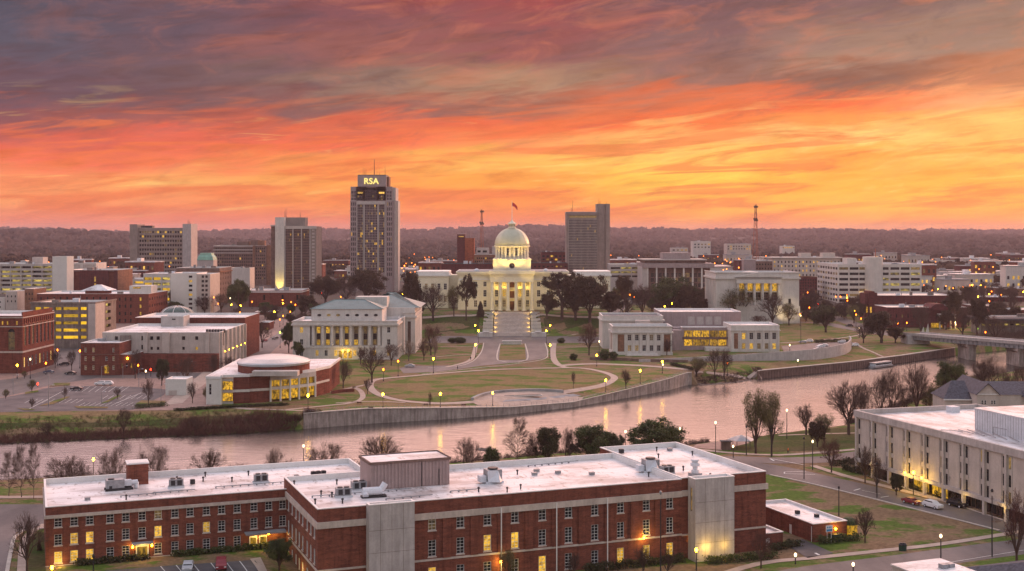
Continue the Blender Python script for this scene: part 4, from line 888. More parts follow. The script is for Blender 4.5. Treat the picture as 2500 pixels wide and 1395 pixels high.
b.part('stair_head','white_stone',(b.x(302),b.x(356),12,26,b.H-.5,b.z(700)),); b.part('stair_light','lit',(b.x(311),b.x(330),11.8,11.99,b.z(707),b.z(703)))
b=B('office_building','pale office behind the white tower, bands of yellow lit openings',350,450,930,40,669,'white_stone','roof_white')
b.px('F',[361,383,405],[681,694,707,719,731,743],19,7,lit=1,litm=('lit_garage','lit_deck'),d=2); b.done()
b=B('white_tower','white stair tower with two ladders of lit and dark openings, left of centre',417,480,850,30,668,'white_paint','roof_white',zb=-1)
b.px('F',[465],[676+11*i for i in range(14)],9,5.5,lit=.0,lits={(0,j) for j in range(1,14,1)},litm=('lit_warm','glass_dark','lit'),d=1); b.done()
b=B('white_tower','narrow pale stair wing with two columns of dark openings, right part of the white tower',480.2,513,850,28,670,'panel_beige','roof_white')
b.px('F',[495,504],[676+11*i for i in range(8)],6,6,lit=.1,d=.8); b.done()
simple('parking_garage','curved pale garage with glowing yellow decks under a round roof, left',300,352,1000,30,682,'white_stone','roof_white',cols=2,rows=[690,700,709],ww=22,hh=5,lit=1,litm=('lit_garage',),d=2)
b=simple('brown_office','seven storey brown stone office with a cornice, behind the white tower',430,536,930,40,655,'brown_stone','roof_dark',cols=10,rows=[668,681,694,707,720,733],ww=4,hh=7,lit=.03,rc=5); b.band('cornice','brick_tan',663,666,.8); b.part('side_facing','brick_tan',(b.W+.01,b.W+.2,0,.2,0,b.H)) if 0 else None
simple('white_block','small plain white block left of the uplit tower',560,610,1100,20,655,'white_stone')
b=B('brick_shop','low red brick shop with pale trim and a blue grey roof, below the uplit tower',590,737,900,34,710,'brick_red','roof_metal',par=.6)
b.px('F',[598,603],[725,745],3,7,lit=0); b.px('F',[645,690,726],[748,725,728],5,10,lit=0); b.done(); b.part('end_bay','brown_stone',(b.x(592),b.x(608),-1.5,-.01,0,b.H-3)); b.band('cornice','white_trim',712,714.5,.3)
simple('low_shop','low shop with a flat white roof in front of the brick shop',622,670,850,18,762,'brick_red','roof_white',cols=4,rows=[775],ww=6,hh=7,lit=.5)
simple('low_shop','small brick shop with a lit sign beside the side street',630,658,760,14,788,'brick_red','roof_white',cols=2,rows=[805],ww=7,hh=9,lit=.8)
# small gabled roofs at the far left
for lb,px0,px1,D,yt,mt in (('pale building with stepped end gable at the left edge',14,42,830,712,'panel_beige'),('tan end wall with a raised gable, right of the stepped pale one',60,82,815,706,'brick_tan'),('low white roofed building at the left edge',-60,12,840,726,'white_stone')):
    simple('old_building',lb,px0,px1,D,22,yt,mt,cols=3,rows=[yt+12,yt+24],ww=3,hh=5,lit=.1)
# yellow garage
b=B('parking_garage','brown concrete garage with bright yellow lit decks',75,232,640,34,742,'concrete_dark','roof_grey')
rows=[754,771.5,789,806.5,824,840]
b.px('F',[92,112,141.5,203],rows[:5],16,7.6,lit=1,litm=('lit_garage',),d=1.6); b.px('F',[171.5],rows[:5],38,7.6,lit=1,litm=('lit_garage',),d=1.6)
b.px('R',[.62],[r_-4 for r_ in rows[:5]],8,7,lit=1,litm=('lit_deck',),d=1.5); b.done()
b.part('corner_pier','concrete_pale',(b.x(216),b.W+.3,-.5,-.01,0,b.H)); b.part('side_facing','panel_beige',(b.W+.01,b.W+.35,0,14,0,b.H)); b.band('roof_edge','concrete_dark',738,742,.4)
# --- arched brick hall
b=B('arched_brick_hall','red brick hall with tall arched windows down its side, left edge',-90,55,526,36,772,'brick_red','roof_white',par=1.2)
b.h['R']+=grid([3.3+4.35*i for i in range(8)],[b.z(822)],1.9,8.2,lit=.25,pane='glass_dark',frame='white_trim',nx=2,ny=5,litm=('lit_dim',),d=.5,name='arched_window')
b.h['R']+=grid([2+2.3*i for i in range(15)],[b.z(786)],1.0,2.0,lit=0,name='window'); b.h['R']+=grid([2.2+4.35*i for i in range(8)],[b.z(886)],1.6,4.2,lit=.35,pane='glass_dark',frame='white_trim',nx=2,ny=3,litm=('lit_warm',))
b.px('F',[28],[833],16,44,lit=0,pane='lit_dim',frame='brown_stone',nx=3,ny=6,name='arched_window'); b.px('F',[6,18,41],[789],4,9,lit=.8,litm=('lit',)); b.px('F',[-30],[833],16,44,lit=0,pane='lit_dim',frame='brown_stone',nx=3,ny=6); b.done()
for i in range(8):
    mb=MB(); y0=3.3+4.35*i; zc=b.z(822)+4.1; pts=[(b.W+.03,y0+.95*math.cos(a),zc+.95*math.sin(a)) for a in ls(0,math.pi,9)]; mb.poly([(b.W+.03,y0-.95,zc-.05),(b.W+.03,y0+.95,zc-.05)]+pts[1:-1]); mb.build('arch_pane','glass_dark',b.r)
    mb=MB()
    for k in range(8):
        a0,a1=math.pi*k/8,math.pi*(k+1)/8
        q=[(b.W+.12,y0+rr*math.cos(a),zc+rr*math.sin(a)) for rr,a in ((.95,a0),(1.35,a0),(1.35,a1),(.95,a1))]; mb.poly(q)
    mb.build('arch_surround','brick_tan',b.r)
mb=MB(); xc=b.x(28); zc=b.z(811); w2=8*b.s; mb.poly([(xc+w2*math.cos(a),-.03,zc+w2*math.sin(a)) for a in ls(0,math.pi,11)]); mb.build('arch_pane','glass_dark',b.r)
b.band('string_course','limestone',797,799,.25); b.band('string_course','limestone',858,862,.3); b.part('upper_parapet','brick_red',(b.W-.4,b.W+.1,0,34,b.H,b.H+1.6)); b.band('cornice','limestone',775,777,.35)
# --- beige civic complex
b=B('civic_centre','sprawling beige concrete civic building with white roofs',250,535,535,52,812.5,'panel_beige','roof_white',zb=-.6)
ZS=[b.z(827),b.z(850)]
b.px('F',[284,370,386,448,480],[826],8,9,lit=0,d=.6); b.px('F',[370,386,448,480],[851],6,7,lit=0,lits={(3,0)},litm=('lit',),d=.6); b.px('F',[315,347],[826,848],4,11,lit=0,d=.4)
b.px('F',[377,391,405,435,475,500,520],[874],4,9,lit=.35,litm=('lit',),frame='white_trim'); b.px('F',[405,443,477],[893],5,12,lit=.4,litm=('lit_warm',),frame='white_trim')
b.h['R']+=grid([8,16,24,32,40,47],[b.z(832)],1.6,6,lit=0,d=.8); b.h['R']+=grid([6,14,22,30,38,46],[b.z(870)],2.0,4,lit=.8,litm=('lit_gold',),d=.8); b.done()
b.part('brick_base','brick_red',(b.x(330),b.W+.02,-3.5,-.01,0,b.z(863))); b.part('bay','panel_beige',(b.x(398),b.x(416),-1.6,-.01,b.z(862),b.z(811)),(b.x(352),b.x(362),-1.2,-.01,b.z(862),b.z(811)),(b.x(502),b.x(512),-1.0,-.01,b.z(862),b.z(811)))
b.part('pilaster','panel_beige',*[(b.W+.01,b.W+.9,y,y+1.2,0,b.z(812)) for y in (2,11.5,20,28,36,44,50)])
for i in range(6): b.part('wall_lamp','lamp_yellow',(b.W+1.05,b.W+1.3,6+8*i,6.3+8*i,b.z(862),b.z(860.5)))
b.part('air_conditioner','metal_dark',*[(b.x(490+7*i),b.x(494+7*i),9,11,b.H-.8,b.H+.7) for i in range(7)])
b=B('civic_centre_upper_block','long red brick upper block with a white roof, behind the beige civic building',330,598,592,34,776,'brick_red','roof_white',zb=-1); b.done()
b=B('plant_room','plain pale concrete plant room standing on the white roofs of the civic building',393,448,580,11,773,'concrete_pale','roof_white',zb=15.5); b.px('F',[424],[780],9,3,lit=0); b.done()
r=root('green_dome','low green glazed dome with pale ribs rising behind the brick block','dome',(XD(433,640),640,12)); mb=MB(); mb.lathe([(9,0),(9,5.2)]+[(9*math.cos(a),5.2+5*math.sin(a)) for a in ls(.1,1.5,7)],0,0,24); mb.build('shell','dome_glass',r,smooth=True)
for k in range(8):
    mb=MB(); a0=k*math.pi/4; pts=[(9.1*math.cos(a)*math.cos(a0),9.1*math.cos(a)*math.sin(a0),5.2+5.1*math.sin(a)) for a in ls(0,1.5,8)]
    for p,q in zip(pts,pts[1:]): mb.tube(p,q,.14,seg=4,cap=False)
    mb.build('rib','white_trim',r)
# small brick building, yellow arched door
b=B('brick_house','three storey red brick house with a glowing yellow arched door',197,292,519,20,838,'brick_red','roof_white',zb=-.4,par=.4)
b.px('F',[209,228,277],[855,876,898],5.5,11,lit=0,pane='lit_dim',frame='white_trim',nx=2,ny=2,litm=('lit_dim',)); b.px('F',[260],[876],6,11,lit=0,frame='white_trim',nx=2,ny=2); b.h['F']+=grid([b.x(260)],[b.z(904.5)],2.0,2.6,lit=1,litm=('lit_gold',),name='door',d=.4); b.done()
mb=MB(); zc=b.z(904.5)+1.3; xc=b.x(260); mb.poly([(xc+1.0*math.cos(a),-.03,zc-.01+1.0*math.sin(a)) for a in ls(0,math.pi,11)]); mb.build('door_arch','lit_gold',b.r)
b.band('string_course','brown_stone',865,866,.15); b=simple('brick_annex','low red brick annex with a wall lamp, right of the house with the yellow door',292.3,326,520,16,866,'brick_red','roof_white',cols=3,rows=[893],ww=4,hh=11,lit=.2,zb=-.4); b.part('wall_lamp','lamp_yellow',(b.x(310),b.x(313),-.5,-.1,b.z(877),b.z(874)))
b=simple('utility_shed','small white shed with a tan door beside the car park',404,455,455,9,927,'white_paint','roof_white',zb=-.2,par=.2); b.part('door','panel_beige',(1.2,4.2,-.12,-.01,0,2.0))
# ================================================================ archives (white, teal roof)
b=B('archives_building','white stone museum with eight columns and teal hipped roofs',715,970,584,32,785,'white_stone','roof_white',zb=-.3,par=1.2)
cols=[776+23*i for i in range(7)]
b.h['F']+=grid([b.x(844.5)],[b.z(820.5)],b.x(932)-b.x(757),b.z(797)-b.z(844),lit=0,pane='white_stone',name='recess',d=2.2)
b.px('F',[736,949],[806,835.5],8,14,lit=0,lits={(0,0)},litm=('lit',),frame='white_trim',nx=2,ny=2,sill=True); b.px('F',[736,774,796,820,866,887,914,949],[862.5],8,14,lit=.75,litm=('lit',),pane='glass_dark',frame='white_trim',nx=2,ny=3)
b.h['F']+=grid([b.x(831),b.x(843),b.x(855)],[b.z(866)],1.7,3.6,lit=1,litm=('lit_gold',),frame='brown_stone',nx=2,ny=1,name='door'); b.done()
for i,c in enumerate(cols):
    l=i in (0,1,3)
    for y0,y1,pn in ((799,815,'lit' if l else 'lit_dim'),(815.4,830,'glass_dark'),(830.4,843.5,'lit' if i<5 else 'lit_dim')):
        me=win_mesh(9.5*b.s,(y1-y0)*b.s,pn,'brown_stone',3,3,.1); link('window',me,b.r,(b.x(c-4.75),2.05,b.z(y1)))
for i in range(8): mb=MB(); x=b.x(764.5+23*i); mb.lathe([(.95,b.z(844)),(.95,b.z(842.5)),(.78,b.z(842)),(.68,b.z(800)),(.9,b.z(798.5)),(.9,b.z(797))],x,.35,14); mb.build('column','white_stone',b.r)
b.band('cornice','white_stone',791,795,.7); b.band('string_course','white_stone',846,850,.3); b.band('cornice','white_stone',784,785.5,.3)
b.part('entrance_lamp','lamp_yellow',(b.x(836),b.x(838),-.5,-.2,b.z(858),b.z(856)),(b.x(849),b.x(851),-.5,-.2,b.z(858),b.z(856)))
b.part('attic','white_stone',(b.x(756),b.x(930),5,27,b.H-1.2,b.z(758)+0.3))
for i in range(7): mb=MB(); mb.lathe([(.95,0),(.95,.12)],0,0,14,sy=.62); o=mb.build('oval_window','glass_dark' if i not in (1,2) else 'lit_dim',b.r,loc=(b.x(775.5+23.2*i),5.0,b.z(771.5))); o.rotation_euler=(R(90),0,0)
def hip(name,mat,parent,x0,x1,y0,y1,z0,z1,ov=.6):
    mb=MB(); x0-=ov;x1+=ov;y0-=ov;y1+=ov; k=(y1-y0)/2*.9; ym=(y0+y1)/2; a,c=(x0+k,ym,z1),(x1-k,ym,z1); P0,P1,P2,P3=(x0,y0,z0),(x1,y0,z0),(x1,y1,z0),(x0,y1,z0)
    mb.poly([P0,P1,c,a]); mb.poly([P1,P2,c]); mb.poly([P2,P3,a,c]); mb.poly([P3,P0,a]); mb.poly([P3,P2,P1,P0]); 
    for p,q in ((P0,a),(P1,c),(a,c)): mb.tube(p,q,.22,seg=4)
    return mb.build(name,mat,parent)
hip('roof','roof_teal',b.r,b.x(756),b.x(930),5,27,b.z(758)+.35,b.z(736))
b.part('rear_block','white_stone',(b.x(840),b.x(1000),32.02,80,0,b.z(762))); hip('roof','roof_teal',b.r,b.x(850),b.x(1010),34,74,b.z(762)+.02,b.z(728)); b.part('roof_terrace','white_stone',(b.x(850),b.x(930),28,40,b.z(760),b.z(733)))
b.part('side_pilaster','white_stone',*[(b.W+.01,b.W+.4,y,y+1.5,0,b.z(796)) for y in (1,7,13,19,25)])
b=B('archives_wing','white stone side wing with a tall slot window, right of the columned museum',986,1014,615,38,764,'white_stone','roof_white',zb=-.3,par=1.0)
b.h['F']+=grid([b.x(999)],[b.z(812)],1.6,11,lit=0,pane='brown_stone',d=.8); b.h['R']+=grid([6,13,20,27],[b.z(812)],1.6,11,lit=.0,pane='glass_dark',d=.6); b.done(); b.band('cornice','white_stone',772,776,.8); b.band('cornice','white_stone',763,765,.4)
b=B('archives_link','lower white link between the columned museum and its side wing',971,986,606,30,776,'white_stone','roof_white',zb=-.3); b.done()
# ================================================================ round theatre, near the river
LX=-107.2; r=root('round_theatre','red brick theatre with an oval domed roof and curved glowing glass front','theatre',(LX,430,0))
fp_=[(0,.6),(5.4,.4),(5.5,2.2),(9.0,2.3),(9.2,.9),(13.5,1.2),(13.7,2.2),(20.9,8),(20.9,8)]
fp_=[(0,.6),(5.4,.4),(5.4,2.0),(9.2,2.2),(9.2,2.9),(14.4,4.2),(14.4,5.0),(21.0,8.2)]
cur=[(21.0,8.2),(24.2,9.9),(27.2,12.0),(30.0,14.6),(32.6,17.7),(34.8,21.2)]
fp2=fp_+cur[1:]+[(35.0,22.6),(38.4,32.5),(38.2,62),(-1.8,62)]
H_=10.2
def seg(mb,a,b2,z0,z1,holes=(),mi=0,rev=.3):
    a=Vector(a);b2=Vector(b2); d=(b2-a); L=d.length; d.normalize(); return facade(mb,(a.x,a.y,0),(d.x,d.y,0),(d.y,-d.x,0),L,z0,z1,list(holes),mi,rev)
parts={'white_paint':MB(),'brick_red':MB(),'white_stone':MB()}
seg(parts['white_paint'],fp_[0],fp_[1],0,H_-1.2,[(1.0,1.9,3.4,7.2)]); seg(parts['white_paint'],fp2[-1],fp_[0],0,H_-1.2); seg(parts['white_paint'],fp_[1],fp_[2],0,H_-1.2)
link('window',win_mesh(.9,3.8,'glass_dark','white_trim',1,3,.25),r,(1.0,.57,3.4))
for k in (3,4,5,6): seg(parts['brick_red'],fp_[k],fp_[k+1],0,H_-.9)
parts['brick_red'].build('wall','brick_red',r); parts['brick_red']=MB(); seg(parts['brick_red'],cur[-1],(35.0,22.6),0,H_-.9); seg(parts['brick_red'],(35.0,22.6),(38.4,32.5),0,H_-.9); seg(parts['brick_red'],(38.4,32.5),(38.2,62),0,H_-.9)
for k,mb in parts.items(): mb.build('wall',k,r)
mb=MB()
def ring(mb,pts,z0,z1,o,mi=0):
    for a,c in zip(pts,pts[1:]):
        a=Vector(a);c=Vector(c); d=(c-a); 
        if d.length<.1: continue
        d.normalize(); n=Vector((d.y,-d.x)); p=[a+n*o-d*o*.3,c+n*o+d*o*.3,c-n*.3,a-n*.3]; mb.prism([(q.x,q.y) for q in p],z0,z1,mi,bot=True)
ring(mb,fp_[3:],4.0,4.9,.12); ring(mb,[(35.0,22.6),(38.4,32.5)],4.4,5.2,.12); mb.build('stone_band','white_stone',r)
mb=MB(); ring(mb,fp_[1:]+cur[1:]+[(35.0,22.6),(38.4,32.5),(38.2,62)],H_-.88,H_+.1,.35); ring(mb,[fp2[-1],fp_[0],fp_[1]],H_-1.18,H_-.3,.2); mb.build('cornice','white_trim',r)
mb=MB(); mb.poly([(p[0],p[1],H_-.5) for p in fp2]); mb.build('roof','roof_white',r)
mb=MB(); ring(mb,cur,H_-2.6,H_-.9,.5); mb.build('fascia','concrete_pale',r); mb=MB(); ring(mb,cur,4.2,5.2,.6); mb.build('balcony','white_stone',r)
i=0
for a,c in zip(cur,cur[1:]):
    a=Vector(a);c=Vector(c); d=c-a; L=d.length; rz=math.atan2(d.y,d.x)
    for z0,z1 in ((.6,4.2),(5.2,7.6)): link('glass_bay',win_mesh(L-.02,z1-z0,'lit_gold','metal_dark',3,3,.5,.07),r,(a.x,a.y,z0),rz)
for p in cur: mb=MB(); mb.tube((p[0]+.2,p[1]-.3,0),(p[0]+.2,p[1]-.3,H_-2.6),.38,seg=10); mb.build('column','white_paint',r)
for z0 in (1.0,5.0): link('window',win_mesh(3.7,3.0,'lit_gold','metal_dark',3,2,0,.08),r,(5.45,1.9,z0))
mb=MB(); seg(mb,fp_[2],fp_[3],0,1.0); seg(mb,fp_[2],fp_[3],4.0,5.0); seg(mb,fp_[2],fp_[3],8,H_-1.2); mb.build('wall','concrete_pale',r)
cxx,cyy=(XD(669,452)-LX),22; mb=MB(); mb.lathe([(12.9,H_-1),(12.9,H_+2.2)],cxx,cyy,40,sy=1.15); mb.build('drum','brick_red',r); mb=MB(); mb.lathe([(13.2,H_+2.21),(13.3,H_+2.9),(12.6,H_+3.3),(9,H_+4.4),(5,H_+5.0),(1,H_+5.3)],cxx,cyy,40,sy=1.15); mb.build('domed_roof','roof_metal',r,smooth=False)
mb=MB(); mb.box(cxx-4,cxx+12,cyy-19.5,cyy-15,H_-.5,H_+1.2); mb.build('clerestory','concrete_pale',r); 
mb=MB(); mb.box(14,28,-.2,6,-.1,.25); 
# ================================================================ museum at right (porticoed pavilions)
b=B('brick_pavilion_block','tall pale attic block behind the left brick pavilion of the museum',1471,1619,640,26,772,'white_stone','roof_dark',zb=-.3)
b.px('L',[.3,.6],[830],2.4,50,lit=0,pane='brick_red',d=.3); b.done(); b.band('cornice','white_stone',781,785,.8); b.part('rooftop_plant','concrete_pale',(b.x(1548),b.x(1582),-9.5,-5,b.z(797),b.z(780)))
b=B('museum_pavilion','white classical pavilion with brick end panels and five paired windows',1496,1641,606,20,798,'white_stone','roof_metal',zb=-.3,par=1.2)
b.px('F',[1537+17.9*i for i in range(5)],[825],8.5,14,lit=0,lits={(3,0)},litm=('lit_dim',),frame='white_trim',nx=2,ny=3,d=.5); b.px('F',[1537+17.9*i for i in range(5)],[850.5],8.5,14,lit=.4,litm=('lit_dim',),frame='white_trim',nx=2,ny=3,d=.5)
b.px('F',[1516,1629],[838],16,42,lit=0,pane='brick_sunset_lit' if 0 else 'brick_tan',name='brick_panel',d=.3); b.px('L',[.5],[838],6,42,lit=0,pane='brick_tan',name='brick_panel',d=.3); b.done(); b.band('cornice','white_stone',811,814,.7); b.band('cornice','white_stone',797,799,.35); b.band('plinth','white_stone',861,868,.3)
for i in range(6): b.part('pilaster','white_stone',(b.x(1526+17.9*i),b.x(1530.5+17.9*i),-.45,-.01,b.z(861),b.z(814)))
b.part('entrance_steps','white_stone',(b.x(1530),b.x(1605),-3,-.31,0,.9),(b.x(1525),b.x(1610),-4.2,-3.01,0,.45))
b=B('museum_hall','tall mauve concrete hall with blank panels in the middle of the museum',1612,1809,655,30,762,'panel_mauve','roof_white',zb=-.3)
b.h['F']+=grid([b.x(1688+21.5*i) for i in range(4)],[b.z(783)],b.s*17,b.s*20,lit=0,pane='concrete_pale',name='blank_panel',d=.2); b.done(); b.part('lower_terrace','panel_mauve',(b.x(1636),b.x(1790),-14,-.01,0,b.z(796)))
b=B('glass_gallery','two storey glowing yellow glass gallery between the museum pavilions',1665,1786,632,6,800,'panel_mauve','roof_white',zb=-.3)
b.px('F',[1680+21*i for i in range(5)],[816,836],20,17.6,lit=1,litm=('lit_gold',),frame='metal_dark',nx=3,ny=1,name='glass_bay',d=.4); b.done(); b.part('brick_pier','panel_mauve',(b.x(1642),b.x(1664.9),-2,5,0,b.z(806))); b.part('floor_edge','brown_stone',(0,b.W,-.6,-.01,b.z(829),b.z(823)))
b.part('porch','white_stone',(b.x(1718),b.x(1782),-6,-.61,0,b.z(846)))
b=B('museum_pavilion','white classical pavilion with one brick panel and five tall windows',1785,1903,622,24,795,'white_stone','roof_white',zb=-.3,par=.8)
b.px('F',[1816+18.6*i for i in range(5)],[821],9,16,lit=0,lits={(0,0)},litm=('lit',),frame='white_trim',nx=2,ny=3,d=.5); b.px('F',[1816+18.6*i for i in range(5)],[845.5],9,14,lit=.8,litm=('lit',),pane='lit_dim',frame='white_trim',nx=1,ny=3,d=.5); b.px('F',[1797],[833],10,38,lit=0,pane='brick_tan',name='brick_panel',d=.3); b.done(); b.band('cornice','white_stone',806,808,.5)
for i in range(6): b.part('pilaster','white_stone',(b.x(1805.5+18.6*i),b.x(1808.5+18.6*i),-.5,-.01,b.z(855),b.z(808)))
# ================================================================ capitol
CD=772; cs=CD/F; CZ=11.9
r=root('capitol','white domed state capitol, floodlit, on the hill at the top of the steps','capitol',(0,CD,CZ-.6))
z0_=CZ-.6
cz=lambda py,D=CD: ZD(py,D)-z0_
cX=lambda px,D=CD: XD(px,D)
x0,x1=cX(1120),cX(1383)
def cap_window(holes,x,py,w_,hh,pane,out,nx=2,ny=3): z=cz(py); holes.append((x-x0-w_/2,x-x0+w_/2,z-hh/2,z+hh/2)); out.append((x,z,w_,hh,pane,nx,ny))
holes=[];wins=[]
for px in (1139.5,1161,1184,1315,1339,1362):
    for j,(py,hh) in enumerate(((694,3.1),(716.5,4.2),(741.5,4.3))): cap_window(holes,cX(px),py,2.1,hh,'lit_dim' if (px==1161 and j==2) else 'glass_dark' if px>1150 or j<2 else 'lit_dim',wins)
for px in (1212.5,1231,1269,1288):
    inn=px in(1231,1269)
    for j,(py,hh) in enumerate(((694,3.1),(716.5,4.2),(741.5,4.3))): cap_window(holes,cX(px),py,2.0,hh,'lit' if inn and j<2 else ('lit_dim' if inn or j==0 else 'glass_dark'),wins)
for py,hh,pn in ((694,4,'door_wood'),(720,4.6,'door_wood'),(746,5.2,'door_wood')): cap_window(holes,cX(1250),py,3.2,hh,pn,wins,2,3)
mb=MB(); HT=cz(667); okk=facade(mb,(x0,0,0),(1,0,0),(0,-1,0),x1-x0,0,HT,holes,0,.45); mb.box(x0,x1,.5,46,0,HT-.9,skip='f') ; mb.poly([(x0,0,0),(x0,0,HT),(x0,.5,HT),(x0,.5,0)][::-1]); mb.poly([(x1,0,0),(x1,0,HT),(x1,.5,HT),(x1,.5,0)]); mb.build('wall','floodlit_paint',r)
for x,z,w_,hh,pn,nx,ny in wins: link('window',win_mesh(w_,hh,pn,'white_trim' if pn!='door_wood' else 'door_wood',nx,ny,.3,.14,True),r,(x-w_/2,0,z-hh/2))
mb=MB()
for a,c,o in ((672,668,.9),(668,663.5,1.7)): mb.box(x0-o,x1+o,-o,46+o,cz(a),cz(c)-.01)
mb.build('cornice','floodlit_paint',r); mb=MB(); mb.box(x0-1,x1+1,-1,46,cz(663.5),cz(663.5)+.15); mb.build('roof','roof_grey',r)
for px in (1120.5,1172,1196,1304,1327,1350,1381): mb=MB(); x=cX(px); mb.box(x-.7,x+.7,-.35,-.01,0,cz(682)); mb.build('pilaster','floodlit_paint',r)
mb=MB(); mb.box(x0,x1,-.5,-.01,cz(684),cz(681)); mb.build('string_course','white_trim',r)
for i,py in enumerate((705,729)): mb=MB(); mb.box(cX(1225),cX(1275),-1.6,-.02,cz(py)-.0,cz(py)+.3); mb.build('balcony','white_trim',r)
# portico
mb=MB(); mb.box(cX(1197),cX(1302.5),-7,-.02,cz(688),cz(672.5)); mb.box(cX(1195.5),cX(1304),-7.6,-.02,cz(672.4),cz(668.5)); mb.box(cX(1194),cX(1305.5),-8.4,-1.8,cz(668.4),cz(661)); mb.build('portico','floodlit_paint',r)
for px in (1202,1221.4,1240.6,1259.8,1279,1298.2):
    mb=MB(); x=cX(px); zb2=cz(757); mb.box(x-1.5,x+1.5,-7.4,-4.6,zb2-.5,zb2+.4); mb.lathe([(1.35,zb2+.4),(1.2,zb2+.9),(1.1,zb2+2),(.95,cz(691)),(1.3,cz(689.5)),(1.4,cz(688))],x,-6,16); mb.build('column','floodlit_paint',r)
mb=MB(); mb.box(cX(1194),cX(1306),-8.6,-.02,-.8,cz(758.5)); mb.build('podium','limestone',r)
mb=MB()
for i in range(8): mb.box(cX(1210),cX(1290),-8.6-(i+1)*.55,-8.6-i*.55-.004,-1.6,cz(759)-.22*(i+1)-.1)
mb.build('upper_steps','limestone',r)
mb=MB(); mb.box(cX(1194.5),cX(1209.5),-13.5,-8.61,-1.8,cz(757.5)); mb.box(cX(1290.5),cX(1305.5),-13.5,-8.61,-1.8,cz(757.5)); mb.build('cheek_block','limestone',r)
# drum, dome, lantern
dcy=22; DD=CD+dcy
dz=lambda py: cz(py,DD)
s_=DD/F
mb=MB(); k=45.5*s_; mb.box(-k,k,dcy-k,dcy+k,HT-.8,cz(633,CD+dcy-12)); mb.box(-k-.3,k+.3,dcy-k-.3,dcy+k+.3,dz(634.5),dz(632)); mb.build('drum_base','floodlit_paint',r)
mb=MB(); rr=39.0*s_; mb.lathe([(rr+1.2,dz(632)+.01),(rr+1.2,dz(629.5)),(rr-1,dz(629.4)),(rr-1,dz(604)),(rr+.5,dz(603.5)),(rr+1.4,dz(602)),(rr+1.4,dz(600)),(rr+.4,dz(599.4))],0,dcy,32); mb.build('drum','floodlit_paint',r)
for i in range(24):
    a=i*math.pi/12+math.pi/24
    if math.sin(a)<.35: mb=MB(); mb.tube((rr*math.cos(a),dcy+rr*math.sin(a),dz(629.4)),(rr*math.cos(a),dcy+rr*math.sin(a),dz(603.6)),.62,.55,8); mb.build('drum_column','floodlit_paint',r)
for i in range(12):
    a=i*math.pi/6-math.pi/2+math.pi/12
    if math.sin(a)<.3: o=link('drum_window',win_mesh(1.9,4.9,'glass_dark','white_trim',2,3,0,.15),r,((rr-.88)*math.cos(a)-.95*math.cos(a+math.pi/2),dcy+(rr-.88)*math.sin(a)-.95*math.sin(a+math.pi/2),dz(624)),a+math.pi/2)
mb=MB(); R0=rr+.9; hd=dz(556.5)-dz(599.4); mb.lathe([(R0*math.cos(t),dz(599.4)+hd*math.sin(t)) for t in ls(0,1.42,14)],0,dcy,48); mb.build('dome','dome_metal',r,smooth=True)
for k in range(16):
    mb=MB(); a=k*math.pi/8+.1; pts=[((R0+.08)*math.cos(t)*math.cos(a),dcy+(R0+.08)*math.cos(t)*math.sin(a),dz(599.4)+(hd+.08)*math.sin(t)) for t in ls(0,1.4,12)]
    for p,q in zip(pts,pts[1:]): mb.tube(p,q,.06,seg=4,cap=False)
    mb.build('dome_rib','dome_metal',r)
mb=MB(); mb.lathe([(2.7,dz(557.5)),(2.7,dz(555.8)),(2.2,dz(555.6)),(2.2,dz(548)),(2.9,dz(547.4)),(2.9,dz(545.8)),(1.9,dz(544)),(.9,dz(541)),(.4,dz(537.5))],0,dcy,12); mb.build('lantern','floodlit_paint',r)
for i in range(6):
    a=-math.pi/2+(i-2.5)*math.pi/6; mb=MB(); o=link('lantern_window',win_mesh(.55,1.5,'lit_dim',None,1,1,0),r,(2.22*math.cos(a)-.27*math.cos(a+math.pi/2),dcy+2.22*math.sin(a)-.27*math.sin(a+math.pi/2),dz(553.5)),a+math.pi/2)
mb=MB(); mb.tube((0,dcy,dz(538)),(0,dcy,dz(490)),.22,.1,6); mb.build('flagpole','white_trim',r)
mb=MB(); zt1=dz(495); n=8
for i in range(n):
    f=lambda j,top:(j*.42+.15,dcy-.3*math.sin(j*.9),zt1-.18*j*j*.25-(0 if top else 2.3)+.0)
    mb.poly([f(i,0),f(i+1,0),f(i+1,1),f(i,1)],0)
mb.build('flag','flag_red',r)
# clock gable
mb=MB(); yk=dcy-45.5*s_-1.4; kx=11*cs; mb.box(-kx,kx,yk,yk+1.8,HT-.5,cz(640)); mb.box(-kx-.5,kx+.5,yk-.3,yk+1.9,cz(640)+.01,cz(637.5)); mb.poly([(-kx-.5,yk-.3,cz(637.5)),(kx+.5,yk-.3,cz(637.5)),(0,yk-.3,cz(634))]); mb.poly([(-kx-.5,yk-.3,cz(637.5)),(0,yk-.3,cz(634)),(0,yk+1.9,cz(634)),(-kx-.5,yk+1.9,cz(637.5))]); mb.poly([(0,yk-.3,cz(634)),(kx+.5,yk-.3,cz(637.5)),(kx+.5,yk+1.9,cz(637.5)),(0,yk+1.9,cz(634))]); mb.build('clock_gable','floodlit_paint',r)
mb=MB(); mb.lathe([(1.75,0),(1.75,.1)],0,0,24); o=mb.build('clock_face','glass_dark',r,loc=(0,yk-.03,cz(650))); o.rotation_euler=(R(90),0,0)
mb=MB(); mb.lathe([(1.9,0),(1.9,.06)],0,0,24); o=mb.build('clock_rim','limestone',r,loc=(0,yk-.004,cz(650))); o.rotation_euler=(R(90),0,0)
mb=MB(); mb.box(-.07,.07,yk-.2,yk-.15,cz(650),cz(650)+1.4); mb.box(0,1.0,yk-.2,yk-.15,cz(650)-.07,cz(650)+.07)
